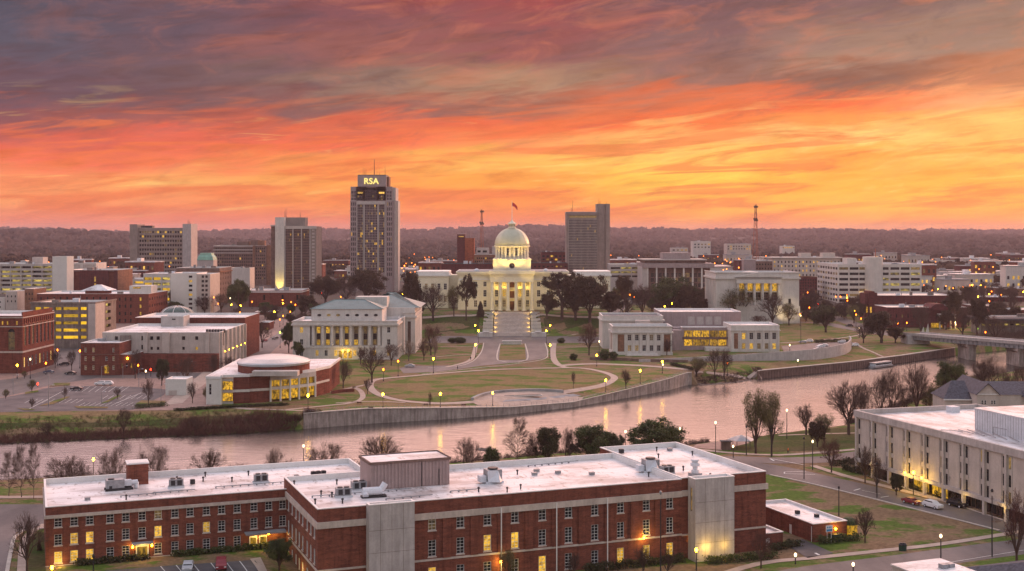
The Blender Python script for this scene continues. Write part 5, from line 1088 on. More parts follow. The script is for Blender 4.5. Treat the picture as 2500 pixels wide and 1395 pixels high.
for k in range(12): a=k*math.pi/6; mb.box(1.45*math.cos(a)-.08,1.45*math.cos(a)+.08,yk-.17,yk-.14,cz(650)+1.45*math.sin(a)-.08,cz(650)+1.45*math.sin(a)+.08)
mb.build('clock_hands','limestone',r)
for px in (1163,1333): mb=MB(); x=cX(px); mb.lathe([(1.6,cz(663)),(1.6,cz(660)),(1.0,cz(657.5)),(.2,cz(656.5))],x,6,10); mb.build('roof_cowl','metal_white',r)
# wings
for sx_,lbl in ((-1,0),(1,1)):
    xa,xb=(cX(1017,790),cX(1095,790)) if sx_<0 else (cX(1405,790),cX(1490,790)); hw=[];ww=[]
    for i in range(5):
        for z,hh in ((cz(700,790),4.0),(cz(730,790),4.2)):
            x=xa+(xb-xa)*(i+.5)/5; hw.append((x-xa-1,x-xa+1,z-hh/2,z+hh/2)); ww.append((x-1,z-hh/2,hh))
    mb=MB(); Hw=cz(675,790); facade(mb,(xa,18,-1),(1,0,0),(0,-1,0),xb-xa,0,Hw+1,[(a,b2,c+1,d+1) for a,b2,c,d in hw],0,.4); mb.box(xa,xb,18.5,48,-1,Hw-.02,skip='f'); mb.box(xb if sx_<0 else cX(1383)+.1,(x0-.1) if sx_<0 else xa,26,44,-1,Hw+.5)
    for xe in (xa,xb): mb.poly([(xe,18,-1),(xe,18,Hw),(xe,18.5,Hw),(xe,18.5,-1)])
    mb.build('wing','floodlit_paint',r)
    for x,z,hh in ww: link('window',win_mesh(2,hh,'lit_dim' if random.random()<.4 else 'glass_dark','white_trim',2,3,.3,.14),r,(x,18,z))
    mb=MB(); mb.box(xa-.8,xb+.8,17.2,49,Hw,Hw+1.1); mb.box(xa-.2,xb+.2,17.8,48,Hw+1.11,Hw+3.2); mb.build('wing_cornice','white_trim',r)
r=root('pavilion_canopy','small white open pavilion on the lawn right of the dark trees','pavilion',P(1527,768)); mb=MB(); mb.box(-3,3,0,5,8,8.6); mb.build('roof','floodlit_paint',r)
for x,y in ((-2.6,.4),(2.6,.4),(-2.6,4.6),(2.6,4.6)): mb=MB(); mb.tube((x,y,-1),(x,y,8),.35,seg=8); mb.build('column','floodlit_paint',r)
# monumental steps down the hill
r=root('hill_steps','broad pale stone stairway rising in landings to the capitol','stairway',(0,716,0)); mb=MB(); ww=10.9
Y0,Y1,ZT=0.,40.,11.3; nst=6; k=0; y=0;z=.1
for f in range(nst):
    for i in range(10): y2=y+.42; z+=ZT/(nst*10); mb.box(-ww+.3*f*.2,ww-.3*f*.2,y,y2+.002,-1,z); y=y2+.004
    y2=y+2.5; mb.box(-ww,ww,y,y2,-1,z-.01); y=y2+.004
mb.build('flight','limestone',r); YS=y
mb=MB(); mb.box(-ww,ww,y,y+5,-1,z); mb.build('upper_landing','limestone',r)
mb=MB()
for sg in (-1,1):
    for i in range(7):
        z=.6+i*1.62+1.6; yy=1.5+i*5.4; a,c=sorted((sg*(ww+.35),sg*(ww+6.6-i*.12))); mb.box(a,c,yy,yy+.5,-.5,z+.1)
mb.build('terrace_wall','white_stone',r)
mb=MB()
for sg in (-1,1):
    for i in range(7):
        z=.6+i*1.62+1.2; yy=1.5+i*5.4; a,c=sorted((sg*(ww+.35),sg*(ww+6.4-i*.12))); mb.box(a,c,yy+.52,yy+5.3,-.5,z+.3)
mb.build('terrace_planting','hedge',r)
mb=MB()
for sg in (-1,1):
    a,c=sorted((sg*(ww+.3),sg*(ww+9))); mb.prism([(a,-4),(c,-4),(c,1.3),(a,1.3)],-.2,2.4 if 1 else 0); mb.box(*sorted((sg*(ww+2.5),sg*(ww+6))),-4.5,1,2.41,3.1)
mb.build('cheek_wall','white_stone',r)
r=root('boulevard_sign','long low white stone bench sign with planting, head of the central median','sign',P(1250,842)); mb=MB(); mb.box(-5.0,5.0,-.5,.6,0,1.8); mb.build('sign_body','white_stone',r); mb=MB(); mb.box(-5.3,5.3,-.8,1.0,1.8,2.15); mb.build('cap','white_trim',r); mb=MB(); mb.lathe([(6,0),(6,.35)],0,1,24,sy=.35); mb.build('base','limestone',r)
# ================================================================ near brick buildings
ANG=math.atan2(.365,.931)
def nbuild(name,label,t0,t1,w0,w1,z0,z1,mat='brick_near',roof='roof_white',front=(),right=(),left=(),par=.9,cat='building',cop='white_trim'):
    p=loc(t0,w0); b=B(name,label,0,0,1,w1-w0,0,mat,roof,zb=z0,cat=cat,par=par,cop=cop,rz=ANG,X0=p.x,W=t1-t0,Z1=z1)
    b.r.location=(p.x,p.y,z0); return b
def tpx(px,A=NA):   # distance along the facade line seen at column px
    k=(px-1250)/F; return (k*A.y-A.x)/(U.x-k*U.y)
LA=loc(-43.4,27.5)
b=nbuild('office_wing','long three storey red brick wing with small white framed windows, lower left',-43.4,19,27.5,54.5,-.4,10.67)
tl=[tpx(px,LA) for px in (142,181,219,269,307,347,386,427,464,504,541,579,620,656,690)]
def nwin(b,ts,z,w_,hh,lits,pane='glass_dark',litm='lit',nx=2,ny=4,side='F',skip=()):
    for i,t in enumerate(ts):
        if i in skip: continue
        b.h[side].append(dict(a=t-w_/2,z=z-hh/2-b.zb,w=w_,h=hh,pane=litm if i in lits else pane,frame='white_trim',nx=nx,ny=ny,name='window',d=.22,sill=True,ft=.1))
# near windows get frame and sill as sub-parts
def near_place(b):
    def place(allw):
        for q,l_,rz in allw:
            if q['name']!='window': link(q['name'],win_mesh(q['w'],q['h'],q['pane'],q['frame'],q['nx'],q['ny'],q['d'],q['ft'],q['sill']),b.r,l_,rz); continue
            g=link('window',win_mesh(q['w'],q['h'],q['pane'],None,1,1,q['d']),b.r,l_,rz)
            k=('nf',round(q['w'],2),round(q['h'],2),q['nx'],q['ny'])
            if k not in WC:
                mb=MB(); w_,h_,ft,d=q['w'],q['h'],.065,q['d']; e=.004; y0=.06; y1=d-.004
                mb.box(e,ft,y0,y1,e,h_-e); mb.box(w_-ft,w_-e,y0,y1,e,h_-e); mb.box(ft,w_-ft,y0,y1,e,ft); mb.box(ft,w_-ft,y0,y1,h_-ft,h_-e)
                for i in range(1,q['nx']): x=w_*i/q['nx']; mb.box(x-.02,x+.02,y0+.05,y1,ft,h_-ft)
                for i in range(1,q['ny']): z=h_*i/q['ny']; t_=.035 if i==q['ny']//2 else .016; mb.box(ft,w_-ft,y0+.055,y1,z-t_,z+t_)
                WC[k]=mb.mesh('window_frame','white_trim'); mb=MB(); mb.box(-.12,w_+.12,-.1,.05,-.2,-.004); WC[k+(1,)]=mb.mesh('window_sill','limestone')
            link('frame',WC[k],g); link('sill',WC[k+(1,)],g)
    b.place=place
near_place(b)
nwin(b,tl,8.0,1.3,2.0,{6},litm='lit_dim'); nwin(b,tl,4.7,1.3,2.0,{1,2,6,9},litm='lit'); nwin(b,tl,1.55,1.3,2.0,{0,1,2},litm='lit',skip=(5,12,13,14)); b.px0=0
b.done()
H1=b.H
def tb(b,name,mat,*bx): return b.part(name,mat,*bx)
tb(b,'cornice','limestone',(-.25,43.3,-.35,-.01,H1-2.0,H1-1.45),(-.25,-.01,-.01,27,H1-2.0,H1-1.45)); tb(b,'plinth','limestone',(-.1,43.3,-.12,-.01,0,.55))
te=tpx(347,LA)
b.h={}
r=b.r
mb=MB(); mb.box(te-1.15,te+1.15,-.32,-.02,.3,3.1); mb.build('door_surround','white_trim',r); mb=MB(); mb.box(te-.9,te+.9,-.36,-.325,.35,2.6); mb.build('door','lit_gold',r); mb=MB(); mb.box(te-1.9,te+1.9,-1.6,-.02,3.2,3.45); mb.build('door_canopy','roof_grey',r)
for dx in (-1.7,1.7): mb=MB(); mb.lathe([(.12,0),(.18,.2),(.1,.4)],te+dx,-.45,8); mb.build('wall_lamp','lamp_yellow',r,loc=(0,0,2.5))
t1_=tpx(622,LA); mb=MB(); mb.box(t1_-2,43.0,-2.2,-.02,3.3,3.6); mb.build('door_canopy','roof_grey',r)
for px in (618,642): t=tpx(px,LA); mb=MB(); mb.box(t-.75,t+.75,-.12,-.02,.3,2.7); mb.build('door','white_trim',r); mb=MB(); mb.box(t-.55,t+.55,-.16,-.125,1.2,2.4); mb.build('door_glass','lit_gold',r)
mb=MB(); mb.lathe([(.15,0),(.2,.15),(.1,.3)],tpx(655,LA),-.4,8); mb.build('wall_lamp','lamp_yellow',r,loc=(0,0,2.8))
# main block
b=nbuild('main_block','large red brick block with stone bands and tall windows, foreground centre',0,71,0,30,-3.4,12.5); near_place(b)
tr=[tpx(px) for px in (1055,1124,1190,1257,1324,1388,1452,1515,1578,1635)]
nwin(b,tr,8.6,1.45,2.9,{0},litm='lit_dim',ny=5); nwin(b,tr,3.95,1.45,2.9,{2,3},litm='lit',ny=5); nwin(b,tr,-.9,1.45,2.9,{0,4,7,8,9},litm='lit',ny=5)
for z in (8.4,3.9,-.9): nwin(b,[2.6,5.6,8.6,12.5,15.5,18.5,22,25.5],z,1.3,2.6,set(),side='L',ny=4)
b.done(); H2=b.H
bl=[(-.3,71,-.35,-.01,H2-3.3,H2-2.2),(-.3,-.01,-.01,30,H2-3.3,H2-2.2)]
tb(b,'cornice','limestone',*bl); tb(b,'string_course','limestone',(-.12,71,-.16,-.01,5.15,5.5),(-.16,-.01,-.01,25,5.15,5.5))
for i,t in enumerate([.5*(a+c) for a,c in zip(tr,tr[1:])]): tb(b,'pilaster','brick_near',(t-.75,t+.75,-.25,-.012,5.51,H2-3.31))
for t in (tr[2]+1.95 if 0 else tpx(1222),tpx(1357),tpx(1481)): mb=MB(); mb.tube((t,-.42,.3),(t,-.42,H2-2.3),.11,seg=6); mb.build('downpipe','white_trim',b.r)
for px in (1218,1350): pass
for px,zz in ((1220,.6),(1569,2.3),(1680,1.0)): t=tpx(px); mb=MB(); mb.lathe([(.14,0),(.2,.2),(.1,.35)],t,-.55,8); mb.build('wall_lamp','lamp_yellow',b.r,loc=(0,0,zz+3.4-.3))
b=nbuild('end_block','taller red brick end block behind the right concrete stair tower',71.02,90,-.02,36.5,-3.6,12.7); b.done(); H3=b.H
tb(b,'cornice','limestone',(0,19.3,-.35,-.01,H3-3.4,H3-2.3),(19.0,19.3,-.01,36,H3-3.4,H3-2.3)); tb(b,'string_course','limestone',(0,19.1,-.16,-.01,5.2,5.55))
for t0,t1,w0,lb in ((8.5,16.7,-2.2,'left concrete stair tower with weather stains on the brick block'),(72.2,80.8,-3.2,'right concrete stair tower with a yellow glow at its foot')):
    b=nbuild('stair_tower',lb,t0,t1,w0,-.3 if w0>-3 else -.4,-3.6,12.95,'concrete','roof_white',par=.3)
    b.h['L']+=grid([abs(w0)/2],[12.5],.8,4.5,lit=0,pane='lit_dim',frame='brown_stone',d=.2) if w0<-3 else []
    b.done(); mb=MB()
    for i in (1,2,3): x=(t1-t0)*i/4; mb.box(x-.03,x+.03,-.012,-.002,0,b.H-.02)
    for z in (4.3,8.2,12.1): mb.box(0,t1-t0,-.016,-.003,z,z+.06)
    mb.build('panel_joint','concrete_dark',b.r)
def onroof(name,label,t,w,z,cat,build,rz=0,group=None):
    p=loc(t,w); r=root(name,label,cat,(p.x,p.y,z),ANG+rz,group); build(r); return r
RZ1=9.77; RZ2=11.6; RZ3=11.8
def t_of(px,py,z):   # roof pixel to local coords
    D=(CH-z)*F/(py-HY); v=Vector((XD(px,D),D))-NA; return v.dot(U),v.dot(W_)
# brick chimney stack / stair head on the left wing
t,w=t_of(337,1184,RZ1)
def f_(r):
    mb=MB(); mb.box(-2,2,-2,2,0,4.1); mb.build('brick_shaft','brick_near',r); mb=MB(); mb.box(-2.15,2.15,-2.15,2.15,4.11,4.35); mb.box(-1.7,1.7,-1.7,1.7,4.36,4.4); mb.build('coping','white_trim',r)
onroof('rooftop_brick_block','square red brick stair head standing on the left wing roof',t,w+2,RZ1,'stair head',f_)
def ac(kind):
    def g(r):
        if kind==0:
            mb=MB(); mb.box(-1.4,1.4,-.8,.8,.35,1.7); mb.build('casing','metal_grey',r); mb=MB(); mb.lathe([(.5,1.7),(.5,1.85)],-.6,0,12); mb.lathe([(.5,1.7),(.5,1.85)],.6,0,12); mb.build('fan_guard','metal_dark',r); mb=MB(); mb.box(-1.6,1.6,-.9,-.6,0,.3); mb.box(-1.6,1.6,.6,.9,0,.3); mb.build('skid','metal_white',r); mb=MB(); mb.box(-1.0,-.2,-.83,-.805,.5,1.5); mb.box(.2,1.1,-.83,-.805,.5,1.5); mb.build('louvre','metal_dark',r)
        elif kind==1:
            mb=MB(); mb.box(-2.2,1.2,-1,1,.5,2.1); mb.build('casing','metal_grey',r); mb=MB(); mb.box(1.21,2.6,-.6,.6,.7,1.8); mb.tube((2.6,0,1.2),(3.8,0,1.2),.5,seg=10); mb.tube((3.6,0,1.2),(3.6,0,.1),.45,seg=10); mb.build('duct','metal_white',r); mb=MB(); mb.box(-2.4,2.8,-1.1,-.8,.0,.45); mb.box(-2.4,2.8,.8,1.1,0,.45); mb.build('skid','metal_dark',r); mb=MB(); mb.lathe([(.6,2.1),(.6,2.3)],-1.2,0,12); mb.build('fan_guard','metal_dark',r)
        elif kind==2:
            mb=MB(); mb.prism([(-1.5,-1.2),(1.5,-1.2),(1.5,1.2),(-1.5,1.2)],.4,2.6); mb.build('casing','metal_grey',r); mb=MB(); mb.poly([(-1.5,-1.25,.4),(.6,-2.4,.4),(.6,-1.25,2.5),(-1.5,-1.25,2.6)]); mb.poly([(.6,-2.4,.4),(1.5,-1.25,.4),(.6,-1.25,2.5)]); mb.poly([(-1.5,-1.25,.4),(-1.5,-1.25,2.6),(-1.6,-1.25,2.6)]); mb.build('hood','metal_white',r); mb=MB(); mb.lathe([(1.0,2.6),(1.0,2.9)],0,0,14); mb.build('fan_guard','metal_dark',r); mb=MB(); mb.box(-1.8,1.8,-1.3,1.3,0,.39); mb.build('curb','metal_white',r); mb=MB(); mb.box(-2.9,-1.6,-.8,.8,.3,1.5); mb.build('control_box','metal_white',r)
        elif kind==3:
            mb=MB(); mb.lathe([(.75,0),(.75,1.2),(.5,1.25),(.5,1.9),(.95,2.0),(.95,2.5),(.6,2.7),(.6,2.9),(.9,3.0),(.8,3.3)],0,0,14); mb.build('stack','metal_white',r); mb=MB(); mb.box(-1.1,1.1,-.9,.9,-.0,.6); mb.build('curb','metal_grey',r)
        elif kind==4:
            mb=MB(); mb.box(-.45,.45,-.45,.45,.15,1.0); mb.build('casing','metal_dark',r); mb=MB(); mb.lathe([(.35,1.0),(.35,1.1)],0,0,10); mb.build('fan_guard','metal_grey',r)
        elif kind==5:
            mb=MB(); mb.tube((-2,0,1.1),(1.5,0,1.1),.75,seg=12); mb.tube((1.3,0,1.1),(2.2,.2,2.4),.6,seg=12); mb.tube((-1.6,0,1.1),(-1.6,-.9,.4),.55,seg=12); mb.build('duct','metal_white',r); mb=MB(); mb.box(-2.3,2.3,-.8,.8,0,.35); mb.build('skid','metal_dark',r)
    return g
for px,py,z,k,lb in ((287,1196,RZ1,1,'grey rooftop unit with a fat duct, left of the brick stair head'),(268,1199,RZ1,4,'small dark rooftop box near the left end of the wing roof'),(430,1190,RZ1,0,'twin fan rooftop unit right of the brick stair head'),(470,1183,RZ1,4,'small dark vent box beside the twin fan unit'),(637,1178,RZ1,0,'square rooftop cooler in the middle of the left wing roof'),(724,1172,RZ1,4,'dark cube cooler just left of the roof step'),(765,1163,RZ1,4,'first of three dark vents in a row near the roof step'),(777,1162,RZ1,4,'second of three dark vents in a row near the roof step'),(790,1161,RZ1,4,'third of three dark vents in a row near the roof step'),
    (838,1213,RZ2,0,'low rooftop unit with pipes, left of the bent duct'),(876,1197,RZ2,0,'rooftop unit beside the ribbed plant room'),(912,1214,RZ2,5,'bulky bent blue grey duct in front of the ribbed plant room'),(1203,1178,RZ2,2,'big hooded rooftop unit in the middle of the main roof'),(1588,1152,RZ2,2,'large dark hooded unit near the right end of the main roof'),(1628,1158,RZ2,0,'low unit with pipes right of the large dark hooded unit'),(1697,1162,RZ3,3,'turned white exhaust stack on the end block roof'),(1517,1108,RZ3,4,'small round vent near the back parapet of the end block')):
    t,w=t_of(px,py,z); onroof('rooftop_unit',lb,t,w,z,'rooftop unit',ac(k),rz=random.uniform(-.1,.1))
t,w=t_of(905,1198,RZ2)
def f_(r):
    t2,_=t_of(1080,1185,RZ2); L=15.6; mb=MB(); n=46
    for i in range(n):
        x=L*i/n; d=0 if i%2 else .12; mb.box(x,x+L/n-.001,-d,8,0,5.0)
    mb.build('ribbed_wall','siding',r); mb=MB(); mb.box(-.2,L+.2,-.3,-.13,4.8,5.3); mb.box(-.2,L+.2,8.01,8.3,4.8,5.3); mb.box(-.3,-.001,-.13,8.01,4.8,5.3); mb.box(L+.001,L+.3,-.13,8.01,4.8,5.3); mb.build('trim','brown_stone',r); mb=MB(); mb.box(0,L,0,8,5.0,5.1); mb.build('roof','roof_white',r); mb=MB(); mb.box(9.9,10.0,-.2,-.13,.1,4.8); mb.box(13.4,13.5,-.25,-.13,.1,3.2); mb.build('pipe','metal_dark',r)
onroof('plant_room','long ribbed brown metal plant room on the brick block roof',t,w,RZ2,'plant room',f_)
for k,(t,w,L,rz) in enumerate(((2,14,19,0),(27,9,6,.0),(50,27,12,.1),(-30,36,9,.05),(-12,38,16,0),(-24,37,8,0),(14,7,9,.03))):
    p=loc(t,w); mb=MB(); z=RZ1 if t<0 else RZ2; mb.tube((0,0,.3),(L,0,.3),.09,seg=5)
    for i in range(int(L/1.6)): mb.box(i*1.6,i*1.6+.2,-.2,.2,0,.24)
    o=mb.build('roof_pipe','metal_grey',None,loc=(p.x,p.y,z),rz=ANG+rz); tag(o,'thin grey pipe on blocks '+('along the left part of the wing roof','near the middle of the wing roof','beside the wing roof units','ahead of the hooded unit','near the back of the main roof','across the corner block roof','in front of the ribbed plant room')[(4,5,6,1,2,0,3)[0] if 0 else [5,3,4,0,1,2,6][k]],'pipe')
for k in range(26):
    pass
# seams and stains live in the roof material
mb=MB(); p=loc(0,0)
# small annex + lean-to
def wb(name,label,c,ang,W,dep,z0,z1,mat,roof,par,cop='white_trim'):
    b=B(name,label,0,0,1,dep,0,mat,roof,zb=z0,par=par,cop=cop,rz=ang,X0=c[0],W=W,Z1=z1); b.r.location=(c[0],c[1],z0); return b
zA=.9
def gp(px,py,z): D=(CH-z)*F/(py-HY); return Vector((XD(px,D),D))
A1=gp(1985,1281,zA); A2=gp(2078,1268,zA); A3=gp(1935,1228,zA)
ang=math.atan2(A2.y-A1.y,A2.x-A1.x); Wd=(A2-A1).length; nn=Vector((-math.sin(ang),math.cos(ang))); dp=abs((gp(1868,1248,zA)-A1).dot(nn))
ang=ANG; Wd=abs((A2-A1).dot(U))
b=wb('brick_annex','low red brick annex with a bright wall lamp, right of the end block',A1,ANG,8.3,22,-3.2,.9,'brick_near','roof_white',.35)
b.h['L']+=grid([8],[1.3],1.0,2.2,lit=0,pane='white_trim',name='door',d=.08); b.done(); b.part('downpipe','white_trim',(-.1,-.01,.4,.5,.2,3.6)); mb=MB(); mb.lathe([(.15,0),(.22,.2),(.1,.35)],5.2,-.4,8); mb.build('wall_lamp','lamp_yellow',b.r,loc=(0,0,2.7)); b.part('air_conditioner','metal_dark',(3,3.8,10,10.8,3.76,4.5),(5,5.8,6,6.8,3.76,4.4)); ANX=b
p=loc(90.1,2.5); b=wb('lean_to','tiny red brick lean-to with a white roof between the end block and the annex',p,ANG,5.6,9,-3.4,-.4,'brick_near','roof_white',.3); b.done(); b.part('door','white_trim',(1.5,2.4,-.06,-.01,0,2.1))
# greenhouse porch beside the annex
q=A1+U*9.4+W_*1.0; r=root('glazed_porch','small rounded glowing porch at the right end of the annex','porch',(q.x,q.y,-3.0),ANG)
mb=MB(); mb.prism([(0,0),(2.2,0),(2.6,1.5),(2.2,3),(0,3)],0,2.6); mb.build('glazing','lit_gold',r); mb=MB(); mb.lathe([(1.9,2.61),(1.6,3.4),(.8,3.9)],1.2,1.5,12); mb.build('hood','hedge',r)
# ---------------------------------------------------------------- concrete office, right
OA=Vector((90.4,323.)); V2=Vector((.297,-.955)); ang2=math.atan2(V2.y,V2.x)  # facade runs towards the camera; local x=along facade, y=back to the right
b=wb('concrete_office','long concrete office with tall pilasters and slit windows above a dark recessed ground floor',OA,ang2,86,38,-2.9,13.4,'panel_beige','roof_white',1.0,'concrete_pale')
sp=7.2; st0=.6
for i in range(12):
    s0=st0+sp*i
    for z in (13.0,9.1,5.4):
        for o_ in (.95,sp-.95): b.h['F'].append(dict(a=s0+o_-.4,z=z-1.3,w=.8,h=2.6,pane='lit_dim' if random.random()<.08 else 'glass_dark',frame=None,nx=1,ny=1,name='window',d=.12,sill=False,ft=.05))
    lit=i in (3,4)
    b.h['F'].append(dict(a=s0+.5,z=.35,w=sp-1.0,h=2.75,pane='lit_gold' if lit else 'glass_dark',frame='brown_stone',nx=4,ny=1,name='glazed_bay',d=1.6,sill=False,ft=.1))
b.rev=.15
b.done(); b.part('fascia','concrete',(-.3,86,-.5,-.01,b.H-1.5,b.H+.17)); b.part('fascia_side','concrete',(-.5,-.01,-.01,38,b.H-1.5,b.H+.17)) ; b.part('first_floor_beam','concrete',(0,86,-.5,-.01,3.2,4.1))
for i in range(13): s0=st0+sp*i; b.part('pilaster','concrete_pale',(s0-.36,s0+.36,-.45,-.012,0,b.H-1.51))
for i in range(12):
    s0=st0+sp*i; b.part('rib','concrete_pale',(s0+1.6,s0+1.75,-.1,-.012,4.12,b.H-1.6),(s0+sp-1.75,s0+sp-1.6,-.1,-.012,4.12,b.H-1.6))
OFF=b
b.part('penthouse','metal_white',(31,86,13,30,b.H-1,b.H+4.2)); b.part('penthouse_roof','roof_white',(30.8,86,12.8,30.2,b.H+4.21,b.H+4.4)); mb=MB()
for i in range(60): mb.box(31+i*.9,31.06+i*.9,12.94,12.99,b.H-.8,b.H+4.0)
for i in range(18): mb.box(30.94,30.99,13+i*.95,13.06+i*.95,b.H-.8,b.H+4.0)
mb.build('panel_joint','metal_grey',b.r); b.part('vent','metal_dark',(30.85,30.93,26.5,28,b.H+2,b.H+3.2)); mb=MB()
for i in range(7): mb.tube((30+i*.4,4+i*2.2,b.H-.7),(31+i*3,6.5+i*.7,b.H-.7),.12,seg=5)
mb.tube((40,11,b.H-.8),(40,11,b.H+1.2),.1,seg=5); mb.tube((40,11,b.H+1.2),(44,11.5,b.H+1.2),.1,seg=5); mb.build('roof_pipe','metal_grey',b.r); b.part('roof_hatch','metal_white',(2.5,5,26,28.5,b.H-1,b.H+.5))
for s0 in (st0+sp*3+1.2,st0+sp*4+.6): mb=MB(); mb.lathe([(.16,0),(.24,.25),(.1,.45)],s0,-1.4,8); mb.build('entrance_lamp','lamp_yellow',b.r,loc=(0,0,4.2))
# ---------------------------------------------------------------- gabled house
HX=Vector((XD(2385,372),372.)); r=root('gabled_house','pale house with steep dark shingle roofs and a front gable, behind the concrete office','house',(HX.x,HX.y,-2.8),-.05)
hz=lambda py,D=372: ZD(py,D)+2.8
e=hz(962); pk=hz(936); gw=6.5
mb=MB(); mb.box(0,gw,0,24,0,e); mb.poly([(0,0,e),(gw,0,e),(gw/2,0,pk)]); mb.build('wall','panel_beige',r); mb=MB(); mb.box(gw+.01,30,1.5,14,0,e-.3); mb.build('wall','panel_beige',r); mb=MB(); mb.box(-8,-.01,5,18,0,e-2.2); mb.build('wall','panel_beige',r)
def gab(mb,x0,x1,y0,y1,z0,z1,o=.4):
    xm=(x0+x1)/2; a,b2,c,d=(x0-o,y0,z0-.3),(xm,y0,z1),(xm,y1,z1),(x0-o,y1,z0-.3); mb.poly([a,b2,c,d][::-1]); mb.poly([(x1+o,y0,z0-.3),(x1+o,y1,z0-.3),c,b2][::-1])
    for p,q in ((a,b2),((x1+o,y0,z0-.3),b2)): mb.tube(p,q,.12,seg=4)
mb=MB(); gab(mb,0,gw,-.5,24,e,pk); ym=9.5; z1=hz(930,382); mb.poly([(gw*.5,1.2,e-.4),(31,1.2,e-.4),(31,ym,z1),(gw*.5,ym,z1)]); mb.poly([(gw*.5,ym,z1),(31,ym,z1),(31,18,e-.4),(gw*.5,18,e-.4)]); mb.poly([(-8.5,4.6,e-2.3),(0,4.6,e-2.3),(0,12,e+2.6),(-4,12,e+2.6)]); mb.poly([(-8.5,4.6,e-2.3),(-4,12,e+2.6),(-8.5,19,e-2.3)]); mb.poly([(16,-4,e-1),(30,-4,e-1),(30,2,e+4.5),(18,2,e+4.5)]); mb.poly([(16,-4,e-1),(18,2,e+4.5),(13,3,e-1)]); mb.build('roof','shingle',r)
mb=MB(); mb.box(-8.6,0,4.4,4.6,e-2.6,e-2.25); mb.box(.0,gw,-.3,-.01,e-.2,e+.0); mb.build('gutter','white_trim',r)
for x in (1.3,2.2,4.2,5.0): link('window',win_mesh(.55,1.3,'glass_dark','white_trim',1,2,-.02,.06),r,(x,0,e-3.2))
# bottom right roofs
q=gp(2178,1381,1.5); r=root('low_building','flat white roofed pale building cut by the bottom edge, lower right','building',(q.x,q.y,-3),ANG)
mb=MB(); mb.box(0,10.4,-20,0,0,4.5); mb.build('wall','panel_beige',r); mb=MB(); mb.box(-.2,10.6,-20.2,.2,4.51,4.75); mb.build('roof','roof_white',r); mb=MB(); mb.box(6,7.2,-6,-4.8,4.76,5.5); mb.box(7.6,8.8,-5.8,-4.6,4.76,5.4); mb.build('air_conditioner','metal_grey',r)
q=gp(2318,1376,1.0); r=root('shingle_roofed_building','dark shingle roofed building cut by the bottom edge, lower right corner','building',(q.x,q.y,-3),ANG)
mb=MB(); mb.box(0,26,-22,-4,0,4); mb.build('wall','panel_beige',r); mb=MB(); mb.poly([(-.5,-23,4),(27,-23,4),(22,-13,7),(5,-13,7)]); mb.poly([(27,-23,4),(27,-3,4),(22,-13,7)]); mb.poly([(27,-3,4),(-.5,-3,4),(5,-13,7),(22,-13,7)]); mb.poly([(-.5,-3,4),(-.5,-23,4),(5,-13,7)]); mb.build('roof','shingle',r)
# ---------------------------------------------------------------- bridge, boat
r=root('road_bridge','grey steel girder road bridge crossing the river at the right edge','bridge',(0,0,0))
def BP(px,py,D): return Vector((XD(px,D),D,ZD(py,D)))
a=Vector((213.6,671,5.2)); c=Vector((247,593,7.0)); c=a+(c-a)*1.9; nrm=Vector((-(c-a).y,(c-a).x,0)).normalized(); 
if nrm.y<0: nrm=-nrm
def slab(mb,o0,o1,zt_,zb_):
    p=[a+nrm*o0,c+nrm*o0,c+nrm*o1,a+nrm*o1]; up=[(v.x,v.y,v.z+zt_) for v in p]; lo=[(v.x,v.y,v.z+zb_) for v in p]; mb.poly(up); mb.poly(lo[::-1])
    for k in range(4): mb.poly([lo[k],lo[(k+1)%4],up[(k+1)%4],up[k]])
mb=MB(); slab(mb,-.3,12,0,-.8); mb.build('deck','concrete',r); mb=MB(); slab(mb,.5,.9,-.81,-2.9); slab(mb,10.8,11.2,-.81,-2.9)
L=(c-a).length; dd=(c-a)/L
for i in range(int(L/3)): q=a+dd*(i*3)+nrm*.3; mb.box(q.x-.1,q.x+.1,q.y-.25,q.y+.3,q.z-2.85,q.z-.9)
mb.build('girder','metal_grey',r); mb=MB(); slab(mb,-.35,0,.7,.01); slab(mb,11.7,12.05,.7,.01); mb.build('barrier','concrete',r)
for px,wd in ((2340,6.5),(2462,8.0)):
    k=(XD(px,1)*1.0); 
    t=((px-1250)/F*a.y-a.x)/(dd.x-(px-1250)/F*dd.y); q=a+dd*t+nrm*5.5; mb=MB(); o=wd/2
    for y in (-6.5,6.5): mb.box(q.x-o*.55,q.x+o*.55,q.y+y-1.2,q.y+y+1.2,-8,q.z-2.9)
    mb.box(q.x-o*.5,q.x+o*.5,q.y-5.5,q.y+5.5,-8,q.z-5); mb.box(q.x-o*.7,q.x+o*.7,q.y-8,q.y+8,q.z-4.2,q.z-2.91) ; mb.build('pier','concrete_stained',r)
mb=MB(); q=a+dd*6+nrm*5.5; mb.box(q.x-7,q.x+5,q.y-3,q.y+9,-2,q.z-.82); mb.build('abutment','concrete',r)
